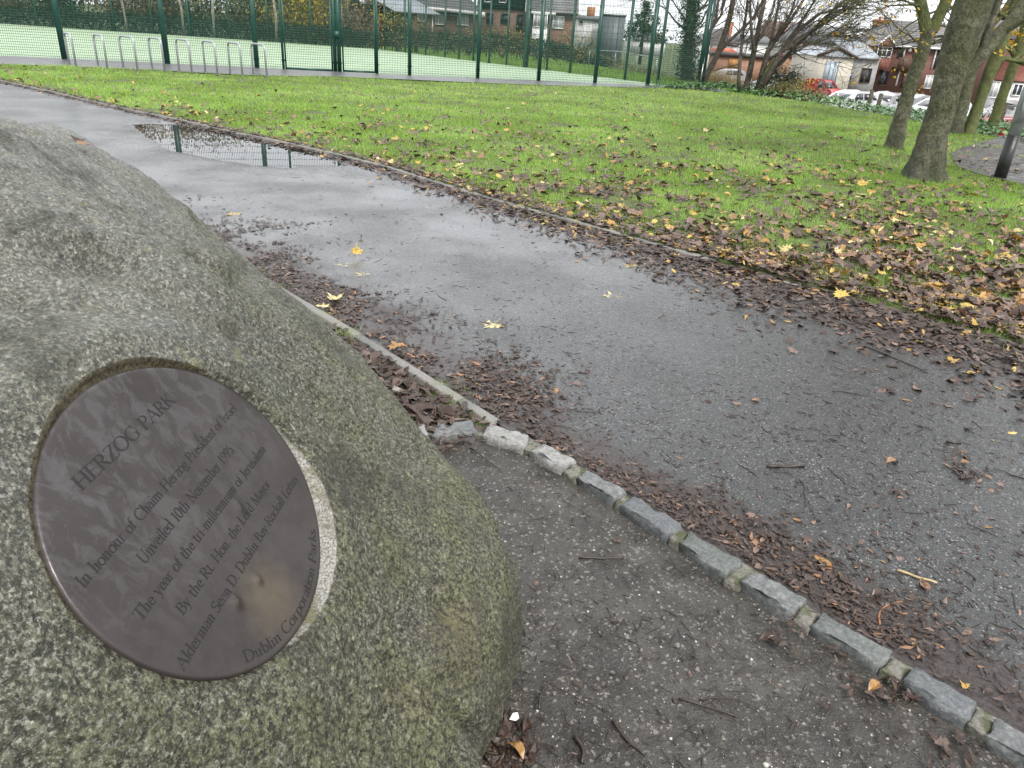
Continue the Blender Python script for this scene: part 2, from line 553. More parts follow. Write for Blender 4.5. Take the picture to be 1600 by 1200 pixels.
M_joint = m.set(m.mix(m.ramp(m.noise(22, 4), [(.45, 0.0), (.6, .9)]), m.ramp(m.noise(90, 4), [(.3, (.10, .095, .08)), (.7, (.20, .19, .165))]), (.045, .055, .018)), .8, m.bump(m.noise(80, 5), .8, .008))

def stone(quad, ztop, zbot, seed, rough=.006, nu=16, nv=7, rnd=.007):
    """a split stone on a four-cornered plan: worn arrises, uneven top and faces"""
    q = np.asarray(quad, float)
    u = np.linspace(0, 1, nu)
    v = np.linspace(0, 1, nv)
    U, Vv = np.meshgrid(u, v, indexing='ij')
    top = (q[0] * ((1 - U) * (1 - Vv))[..., None] + q[1] * (U * (1 - Vv))[..., None] + q[2] * (U * Vv)[..., None] + q[3] * ((1 - U) * Vv)[..., None])
    rng = np.random.default_rng(seed)
    layers = []
    levels = [(ztop, rnd), (ztop - rnd, 0), (ztop * .5 + zbot * .5, -.001), (zbot, -.003)]
    c = q.mean(0)
    ring = [(i, 0) for i in range(nu)] + [(nu - 1, j) for j in range(1, nv)] + [(i, nv - 1) for i in range(nu - 2, -1, -1)] + [(0, j) for j in range(nv - 2, 0, -1)]
    T = top.copy()
    L = np.linalg.norm(q[1] - q[0])
    Wd = np.linalg.norm(q[3] - q[0])
    for i, j in ring:                                          # draw the top in from the arris
        T[i, j] = top[i, j] + (c - top[i, j]) * np.array([1, 1]) * (rnd / max(.02, np.linalg.norm(c - top[i, j])))
    P = np.concatenate([T, np.full(T.shape[:2] + (1,), ztop)], -1).reshape(-1, 3)
    tilt = rng.uniform(-.03, .03, 2)
    P[:, 2] += (P[:, :2] - c) @ tilt
    P += (np.stack([fbm(P + seed, 22, 3, seed), fbm(P + seed, 22, 3, seed + 5), fbm(P + seed, 26, 4, seed + 9, .6)], 1) - .5) * np.array([rough, rough, rough * 3.0])
    Vs = [P]
    Fq = []
    ii = np.arange(nu - 1)[:, None] * nv + np.arange(nv - 1)[None]
    Fq += np.stack([ii, ii + nv, ii + nv + 1, ii + 1], -1).reshape(-1, 4).tolist()
    prev = [i * nv + j for i, j in ring]
    n0 = len(P)
    for z, ins in levels[1:]:
        Rr = np.array([top[i, j] for i, j in ring])
        Rr = Rr + (Rr - c) / np.linalg.norm(Rr - c, axis=1)[:, None] * (-ins)
        Q = np.c_[Rr, np.full(len(Rr), z)]
        Q[:, 2] += (Q[:, :2] - c) @ tilt
        Q += (np.stack([fbm(Q + seed, 18, 3, seed + 2), fbm(Q + seed, 18, 3, seed + 3), fbm(Q + seed, 20, 2, seed + 4)], 1) - .5) * np.array([rough * 3, rough * 3, rough * 1.0])
        Vs.append(Q)
        m_ = len(ring)
        for k in range(m_):
            Fq.append((prev[k], n0 + k, n0 + (k + 1) % m_, prev[(k + 1) % m_]))
        prev = [n0 + k for k in range(m_)]
        n0 += m_
    return np.vstack(Vs), np.array(Fq)

setts_px = [  # near-left, far-left, far-right, near-right corner of each top face, in order along the row
    [(630, 681), (634, 663), (664, 662), (668, 681)],
    [(677, 678), (682, 660), (740, 658), (744, 674)],
    [(753, 677), (768, 664), (827, 679), (817, 695)],
    [(830, 702), (850, 693), (899, 717), (880, 731)],
    [(901, 745), (918, 733), (977, 766), (961, 779)],
    [(972, 788), (990, 776), (1067, 819), (1044, 834)],
    [(1060, 846), (1077, 830), (1159, 876), (1134, 898)],
    [(1161, 908), (1181, 892), (1260, 934), (1240, 958)],
    [(1268, 974), (1283, 955), (1398, 1020), (1376, 1040)],
    [(1411, 1057), (1428, 1038), (1529, 1098), (1513, 1124)],
    [(1543, 1147), (1559, 1121), (1660, 1180), (1640, 1212)],
    [(1660, 1225), (1680, 1200), (1775, 1262), (1750, 1292)],
    [(1768, 1302), (1795, 1275), (1890, 1340), (1862, 1374)],
    [(1880, 1388), (1908, 1354), (2010, 1424), (1980, 1464)]]
edging = thing('stone_edging', 'row of squared grey stone setts edging the muddy patch beside the boulder', 'edging', (*G(1050, 830)[:2], 0))
ZS = .027
prevq = None
for k, q in enumerate(setts_px):
    Q = np.array([G(a, b, ZS)[:2] for a, b in q])
    V, F = stone(Q, ZS, -.03, 100 + k, .016 if k in (1, 2, 3) else .011)
    o = npobj('sett', V, F[:, ::-1] if False else F, M_settp if k in (0, 2, 3) else (M_sett2 if k in (6, 8) else M_sett3 if k in (9, 5) else M_sett), edging, smooth=False)
    if prevq is not None:
        J = np.array([prevq[1] * .0 + prevq[3] + (prevq[3] - prevq[2]) * 0, prevq[2], Q[1], Q[0]])
        c = J.mean(0)
        J = c + (J - c) * np.array(.97)
        J = np.array([J[0], J[3], J[2], J[1]])
        V, F = stone(J, ZS - .016, -.03, 200 + k, .006, 6, 5, .005)
        npobj('joint_stone', V, F, M_joint, edging)
    prevq = Q
bl = np.array([np.mean([G(a, b, .0)[:2] for a, b in q], 0) for q in setts_px])
bn = np.array([.72, .69]) * .036
V, F = loft(bl + bn, bl - bn, 60, 4, lambda P: .004 + .004 * (fbm(P, 30, 3, 66) - .5))
npobj('mortar_bed', V, up(V, F), M_joint, edging, smooth=True)
# ------------------------------------------------------------------ the boulder (surface run through measured points and directions)
PD = 1.15
PC = EYEP + ray(321.3, 793.6) * PD
PU = np.array([.05361, .99856, 0]); PU /= np.linalg.norm(PU)
PN = np.array([.79206, -.04252, .60896]); PN /= np.linalg.norm(PN)
PV = np.cross(PN, PU)
RX, RY = .21767 * PD, .19602 * PD
def rock_constraints():
    P, N = [], []
    rim = [(-150, 200, 1.95), (0, 185, 2.0), (60, 190, 2.02), (110, 206, 2.02), (180, 250, 2.0), (230, 302, 1.97), (280, 345, 1.95), (340, 395, 1.92), (400, 440, 1.88), (500, 520, 1.82),
           (560, 575, 1.78), (640, 670, 1.70), (700, 745, 1.63), (770, 850, 1.53), (797, 935, 1.45), (800, 1004, 1.38), (790, 1060, 1.31), (783, 1115, 1.26), (752, 1190, 1.16)]
    for i, (a, b, y) in enumerate(rim):
        p, q = rim[max(i - 1, 0)], rim[min(i + 1, len(rim) - 1)]
        nn = np.cross(ray(q[0], q[1]), ray(p[0], p[1]))
        P.append(AT(a, b, y)); N.append(nn / np.linalg.norm(nn))
    for k in range(8):                                           # flat seat round the plaque
        a = k * math.pi / 4
        P.append(PC + PU * RX * 1.22 * math.cos(a) + PV * RY * 1.22 * math.sin(a) + PN * (.004 + .010 * math.cos(a + .5)))
        N.append(PN)
    for x, y, t in [(0, 500, 1.26), (150, 330, 1.72), (0, 330, 1.5), (300, 450, 1.47), (600, 900, 1.43), (700, 1100, 1.46), (600, 1190, 1.30), (300, 1200, 1.045), (0, 1200, .95), (430, 560, 1.56)]:
        P.append(EYEP + ray(x, y) * t); N.append(None)
    for p, nrm in [((-.35, .1, .55), (.5, -.85, .1)), ((-1.0, -.1, .6), (-.1, -1, .1)), ((-1.8, .3, .6), (-.8, -.6, 0)), ((-2.2, 1.3, .5), (-1, 0, 0)), ((-1.9, 2.2, .5), (-.6, .8, 0)),
                   ((-1.1, 2.55, .4), (.2, 1, 0)), ((-.5, 2.25, .25), (.6, .8, 0)), ((-1.5, 1.1, 1.3), (-.2, 0, 1)), ((-.9, 1.2, -.45), (0, 0, -1)), ((0, .85, .05), (.95, -.3, -.1)), ((-.1, .5, .1), (.8, -.6, 0))]:
        P.append(np.array(p)); N.append(np.array(nrm) / np.linalg.norm(nrm))
    return P, N
def rock_field():
    P, N = rock_constraints()
    A, val = [], []
    e = .04
    for p, n in zip(P, N):
        A.append(p); val.append(0.)
        if n is not None:
            A.append(p + n * e); val.append(e)
            A.append(p - n * e); val.append(-e)
    A = np.array(A); val = np.array(val)
    n = len(A)
    K = np.linalg.norm(A[:, None] - A[None], axis=2) ** 3
    B = np.c_[np.ones(n), A]
    Mx = np.block([[K + np.eye(n) * 1e-5, B], [B.T, np.zeros((4, 4))]])
    w = np.linalg.solve(Mx, np.r_[val, np.zeros(4)])
    def f(X):
        d2 = np.maximum((X ** 2).sum(1)[:, None] + (A ** 2).sum(1)[None] - 2 * X @ A.T, 0)
        return (d2 * np.sqrt(d2)) @ w[:n] + w[n] + X @ w[n + 1:]
    return f
field = rock_field()
RC = np.array([-.85, 1.2, .45])
NA, NB = 240, 120
axis = PC - RC; axis /= np.linalg.norm(axis)
ax = np.cross(axis, [0, 0, 1.]); ax /= np.linalg.norm(ax)
ay = np.cross(axis, ax)
def rock_dirs(th, ph): return np.cos(th)[..., None] * axis + np.sin(th)[..., None] * (np.cos(ph)[..., None] * ax + np.sin(ph)[..., None] * ay)
th = np.linspace(0, math.pi, NB); ph = np.arange(NA) * 2 * math.pi / NA
TH, PH = np.meshgrid(th, ph, indexing='ij')
Dr = rock_dirs(TH, PH).reshape(-1, 3)
steps = np.linspace(.12, 2.2, 40)
lo = np.full(len(Dr), .12); hi = np.full(len(Dr), 2.2); found = np.zeros(len(Dr), bool)
for a, b in zip(steps[:-1], steps[1:]):
    todo = ~found
    if not todo.any(): break
    idx = np.where(todo)[0]
    s = field(RC + Dr[idx] * b) > 0
    lo[idx[s]] = a; hi[idx[s]] = b; found[idx[s]] = True
for _ in range(11):
    mid = (lo + hi) / 2
    s = field(RC + Dr * mid[:, None]) > 0
    hi = np.where(s, mid, hi); lo = np.where(s, lo, mid)
RAD = ((lo + hi) / 2).reshape(NB, NA)
def cub(t): return np.stack([(-t + 2 * t * t - t ** 3) / 2, (2 - 5 * t * t + 3 * t ** 3) / 2, (t + 4 * t * t - 3 * t ** 3) / 2, (-t * t + t ** 3) / 2])
FA = 1100
fth = np.r_[np.linspace(0, R(115), 420), np.linspace(R(115), math.pi, 60)[1:]]
ft = fth / math.pi * (NB - 1)
i0 = np.minimum(np.floor(ft).astype(int), NB - 2)
wts = cub(ft - i0)
rows = sum(wts[k][:, None] * RAD[np.clip(i0 + k - 1, 0, NB - 1)] for k in range(4))
fa = np.arange(FA) / FA * NA
j0 = np.floor(fa).astype(int); wa = cub(fa - j0)
rad = sum(wa[k][None] * rows[:, (j0 + k - 1) % NA] for k in range(4))
TH, PH = np.meshgrid(fth, np.arange(FA) * 2 * math.pi / FA, indexing='ij')
DD = rock_dirs(TH, PH)
V = (RC + DD * rad[..., None])
# relief: broad dents, then granular granite
dsp = .055 * (fbm(V, 3.1, 3, 41) - .5) + .032 * (fbm(V, 9, 4, 42, .55) - .5) + .010 * (fbm(V, 55, 3, 43, .65) - .5) + .008 * (vnoise(V, 130, 44) - .5) + .014 * (fbm(V, 24, 3, 50, .6) - .5) + .035 * sstep(.85, 1.2, V[..., 2]) * (fbm(V * np.array([1, .7, 1.4]), 6.5, 4, 48, .6) - .5) - .05 * sstep(.60, .72, fbm(V, 4.2, 3, 49)) * sstep(1.5, 2.2, np.linalg.norm((V - PC) / .25, axis=-1))
q = V - PC
a_, b_, c_ = q @ PU, q @ PV, q @ PN
ang = np.arctan2(b_ / RY, a_ / RX)
rho = np.hypot(a_ / RX, b_ / RY) * (1 + .012 * np.sin(3 * ang + 1))
calm = .12 + .88 * sstep(1.15, 1.8, rho)
rim_far = sstep(1.45, 2.2, rho)
sil = 1 - .75 * np.clip(1 - np.abs(rho - 3.0) / 1.5, 0, 1) * 0
V = V + DD * (dsp * np.where(rho < 2.2, calm, 1.0))[..., None]
q = V - PC
c_ = q @ PN
near = (rho < 1.4) & (c_ > -.15)
up_ = .02 + .9 * 0
seat = .004 + .010 * np.cos(ang + .5)
ws = np.where((rho < 1.6) & (c_ > -.12), 1 - sstep(1.12, 1.5, rho), 0)
V = V + PN * (ws * (seat + .006 * (fbm(V, 55, 3, 43, .65) - .5) - c_))[..., None]
q = V - PC
c_ = q @ PN
w = 1 - sstep(1.004, 1.032 + .065 * np.clip(np.cos(ang + .8), 0, 1), rho)
tgt = -.007 + .003 * (fbm(V, 90, 2, 45) - .5)
V = V + PN * (np.where(near, w * (tgt - c_), 0))[..., None]
n = len(fth)
ii = np.arange(n - 1)[:, None] * FA + np.arange(FA)[None]
jj = np.arange(n - 1)[:, None] * FA + (np.arange(FA)[None] + 1) % FA
Fq = np.stack([ii, jj, jj + FA, ii + FA], -1).reshape(-1, 4)
VV = V.reshape(-1, 3)
keep = ~((VV[Fq][:, :, 2] < -.12).all(1))                      # drop what lies well under the ground
Fq = Fq[keep]

m = NT('granite')
n1 = m.noise(95, 5, .68)
n2 = m.noise(170, 5, .72)
n3 = m.noise(330, 3, .65)
cry = m.voro(270, out='Color')
g = m.ramp(cry, [(0, (.020, .020, .015)), (.35, (.062, .062, .050)), (.62, (.145, .142, .12)), (.85, (.31, .303, .265)), (1, (.58, .57, .51))])
g = m.mix(m.ramp(n1, [(.42, .94), (.49, .6), (.56, 0.0)]), g, (.020, .021, .014))
g = m.mix(m.ramp(n2, [(.55, 0.0), (.64, .7)]), g, (.46, .45, .41))
g = m.mix(m.ramp(n3, [(.60, 0.0), (.70, .55)]), g, (.55, .54, .50))
topz = m.n('SeparateXYZ'); m.l(m.coord(), topz.inputs[0])
crown_skylit = m.ramp(m.math('ADD', m.math('SUBTRACT', topz.outputs[2], .45), m.math('MULTIPLY', m.math('SUBTRACT', m.noise(5, 5, .65), .5), .7)), [(.52, 0.0), (.80, .34)])   # paler crown: sky light on the wet top put into the colour
g = m.mix(crown_skylit, g, m.ramp(cry, [(0, (.14, .14, .135)), (.6, (.38, .38, .37)), (1, (.62, .62, .61))]))
alg = m.ramp(m.noise(4.5, 6, .65), [(.33, .10), (.60, .80)])
algc = m.mix(m.ramp(n1, [(.43, 0.0), (.56, 1.0)]), (.016, .019, .007), (.15, .155, .06))
algc = m.mix(m.ramp(m.noise(140, 5, .7), [(.54, 0.0), (.64, .8)]), algc, (.27, .27, .14))
sepz = m.n('SeparateXYZ'); m.l(m.coord(), sepz.inputs[0])
hgt = m.ramp(m.math('MULTIPLY', m.math('ADD', sepz.outputs[2], m.math('MULTIPLY', m.noise(2.5, 4), .35)), .6), [(.30, 1.0), (.82, .30)])   # algae thins out towards the rain-washed top
g = m.mix(m.math('MULTIPLY', alg, hgt), g, algc)
dk = m.ramp(m.noise(3.6, 7, .72, dist=.5), [(.50, 0.0), (.60, .85)])
g = m.mix(dk, g, m.mix(m.ramp(n2, [(.45, 0.0), (.6, 1.0)]), (.018, .018, .012), (.11, .11, .08)))
br = m.ramp(m.noise(1.7, 4, .6, stretch=(1.2, 1.2, .35)), [(.66, 0.0), (.76, .3)])
g = m.mix(br, g, (.10, .066, .036))
yl = m.ramp(m.noise(13, 6, .7), [(.60, 0.0), (.70, .55)])
g = m.mix(yl, g, (.22, .215, .10))
cut = m.n('Attribute', attribute_name='cut').outputs['Fac']
soil_shade = m.n('Attribute', attribute_name='silt').outputs['Fac']
cg = m.ramp(m.noise(260, 5, .7), [(.34, (.09, .085, .075)), (.5, (.33, .32, .29)), (.66, (.60, .585, .55))])
cg = m.mix(m.ramp(m.noise(16, 5), [(.50, 0.0), (.64, .8)]), cg, (.13, .125, .05))
cutn = m.ramp(m.math('ADD', cut, m.math('MULTIPLY', m.math('SUBTRACT', m.noise(55, 4, .7), .5), .7)), [(.40, 0.0), (.62, 1.0)])
g = m.mix(cutn, g, cg)
silt_shade_n = m.ramp(m.math('ADD', soil_shade, m.math('MULTIPLY', m.math('SUBTRACT', m.noise(70, 4, .7), .5), .6)), [(.42, 0.0), (.60, 1.0)])
g = m.mix(silt_shade_n, g, m.ramp(n2, [(.4, (.022, .017, .009)), (.6, (.10, .085, .04))]))  # dark groove colour: soil together with the shade under the overhang
nb = m.bump(n1, 1.0, .012)
nb = m.bump(n2, .8, .005, nb)
M_granite = m.set(g, m.ramp(m.noise(30, 4), [(.3, .28), (.7, .6)]), nb, 0, .5)
boulder = npobj('boulder', VV, Fq, M_granite, smooth=True, off=np.array([-.85, 1.2, 0]))
tag(boulder, 'large lichened granite boulder set in mud, with an oval bronze plaque let into its side', 'boulder')
# freshly cut stone round the plaque on its lower right, silt and painted-in shade in the groove on its upper left
me = boulder.data
_lo = np.exp(-((ang - (-.95)) / .72) ** 2)
_wid = 1.030 + .062 * _lo
cutv = np.where(near, np.clip((_wid + .02 - rho) / .04, 0, 1) * np.clip(.25 + 1.1 * _lo, 0, 1), 0).reshape(-1)
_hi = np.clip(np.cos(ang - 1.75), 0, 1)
silt_shade_v = np.where(near, np.clip((1.02 + .045 * _hi - rho) / .03, 0, 1) * np.clip(_hi * 2.2, 0, 1), 0).reshape(-1)
for nm_, vv in (('cut', cutv), ('silt', silt_shade_v)):
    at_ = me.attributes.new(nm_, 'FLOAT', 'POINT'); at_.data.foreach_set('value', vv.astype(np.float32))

# ------------------------------------------------------------------ bronze plaque
k = 110
rr = np.linspace(0, 1, 70); aa = np.arange(220) * 2 * math.pi / 220
RR, AA = np.meshgrid(rr, aa, indexing='ij')
outl = 1 + .008 * np.sin(3 * AA + .6) + .006 * np.sin(2 * AA + 2) - .01 * np.exp(-((AA - 4.55) / .35) ** 2)
Uu, Vv = RR * np.cos(AA) * RX * outl, RR * np.sin(AA) * RY * outl
def puv(x, y):
    d = ray(x, y); t = ((PC - EYEP) @ PN) / (d @ PN); X = EYEP + d * t - PC
    return X @ PU, X @ PV
H = .0012 * (fbm(np.stack([Uu, Vv], -1), 9, 3, 51) - .5)
for x, y, s, h in [(366, 941, .010, .0075), (401, 906, .007, .006), (371, 794, .011, .006), (299, 684, .009, .0045), (250, 668, .012, -.002), (232, 806, .008, .0012)]:
    bu, bv = puv(x, y)
    H = H + h * np.exp(-(((Uu - bu) / (s * .8)) ** 2 + ((Vv - bv) / (s * 1.2)) ** 2))
H = H - .0012 * sstep(.985, 1.0, RR) ** 2
def plaque_pt(u, v, h): return PC + np.asarray(u)[..., None] * PU + np.asarray(v)[..., None] * PV + np.asarray(h)[..., None] * PN
top = plaque_pt(Uu, Vv, H)
rim1 = plaque_pt(Uu[-1:], Vv[-1:], np.full((1, 220), -.012))
P = np.concatenate([top, rim1], 0)
nr = P.shape[0]
ii = np.arange(nr - 1)[:, None] * 220 + np.arange(220)[None]
jj = np.arange(nr - 1)[:, None] * 220 + (np.arange(220)[None] + 1) % 220
Fp = np.stack([ii, ii + 220, jj + 220, jj], -1).reshape(-1, 4)
m = NT('bronze')
mpv = m.n('VectorRotate'); mpv.rotation_type = 'AXIS_ANGLE'
uu = m.n('VectorMath', operation='DOT_PRODUCT'); m.l(m.coord(), uu.inputs[0]); uu.inputs[1].default_value = tuple(PU)
vv_ = m.n('VectorMath', operation='DOT_PRODUCT'); m.l(m.coord(), vv_.inputs[0]); vv_.inputs[1].default_value = tuple(PV)
cbv = m.n('CombineXYZ'); m.l(m.math('MULTIPLY', uu.outputs['Value'], 1.25), cbv.inputs[0]); m.l(m.math('MULTIPLY', vv_.outputs['Value'], .8), cbv.inputs[1])
ns = m.n('TexNoise'); ns.inputs['Distortion'].default_value = .6; ns.inputs['Scale'].default_value = 26; ns.inputs['Detail'].default_value = 8; ns.inputs['Roughness'].default_value = .72; m.l(cbv.outputs[0], ns.inputs['Vector'])
wt = m.ramp(ns.outputs[0], [(.48, 0.0), (.54, .6), (.68, 1.0)])
sx = m.n('SeparateXYZ'); m.l(m.coord(), sx.inputs[0])
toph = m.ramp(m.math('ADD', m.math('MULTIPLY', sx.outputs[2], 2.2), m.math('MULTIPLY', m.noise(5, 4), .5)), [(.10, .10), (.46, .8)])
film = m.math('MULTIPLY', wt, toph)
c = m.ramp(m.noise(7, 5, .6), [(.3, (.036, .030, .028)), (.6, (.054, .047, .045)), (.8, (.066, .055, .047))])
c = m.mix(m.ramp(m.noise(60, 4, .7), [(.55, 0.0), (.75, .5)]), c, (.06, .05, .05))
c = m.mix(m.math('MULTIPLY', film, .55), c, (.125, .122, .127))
pol = m.n('VectorMath', operation='DISTANCE')                  # warm reflection low on the right, painted into the bronze
m.l(m.coord(), pol.inputs[0])
_pu, _pv = puv(425, 935)
pol.inputs[1].default_value = tuple(PU * _pu + PV * _pv)
warm_refl = m.ramp(m.math('ADD', pol.outputs['Value'], m.math('MULTIPLY', m.noise(40, 4), .05)), [(.02, .5), (.10, 0.0)])
c = m.mix(warm_refl, c, (.155, .118, .068))
rg = m.mix(film, m.ramp(m.noise(40, 4), [(.3, .34), (.7, .5)]), .16)
nb = m.bump(m.noise(120, 4, .7), .18, .002)
nb = m.bump(film, .25, .001, nb)
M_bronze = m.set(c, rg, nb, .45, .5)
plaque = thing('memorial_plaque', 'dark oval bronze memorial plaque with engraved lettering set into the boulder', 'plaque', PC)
npobj('plate', P.reshape(-1, 3), Fp, M_bronze, plaque, smooth=True)

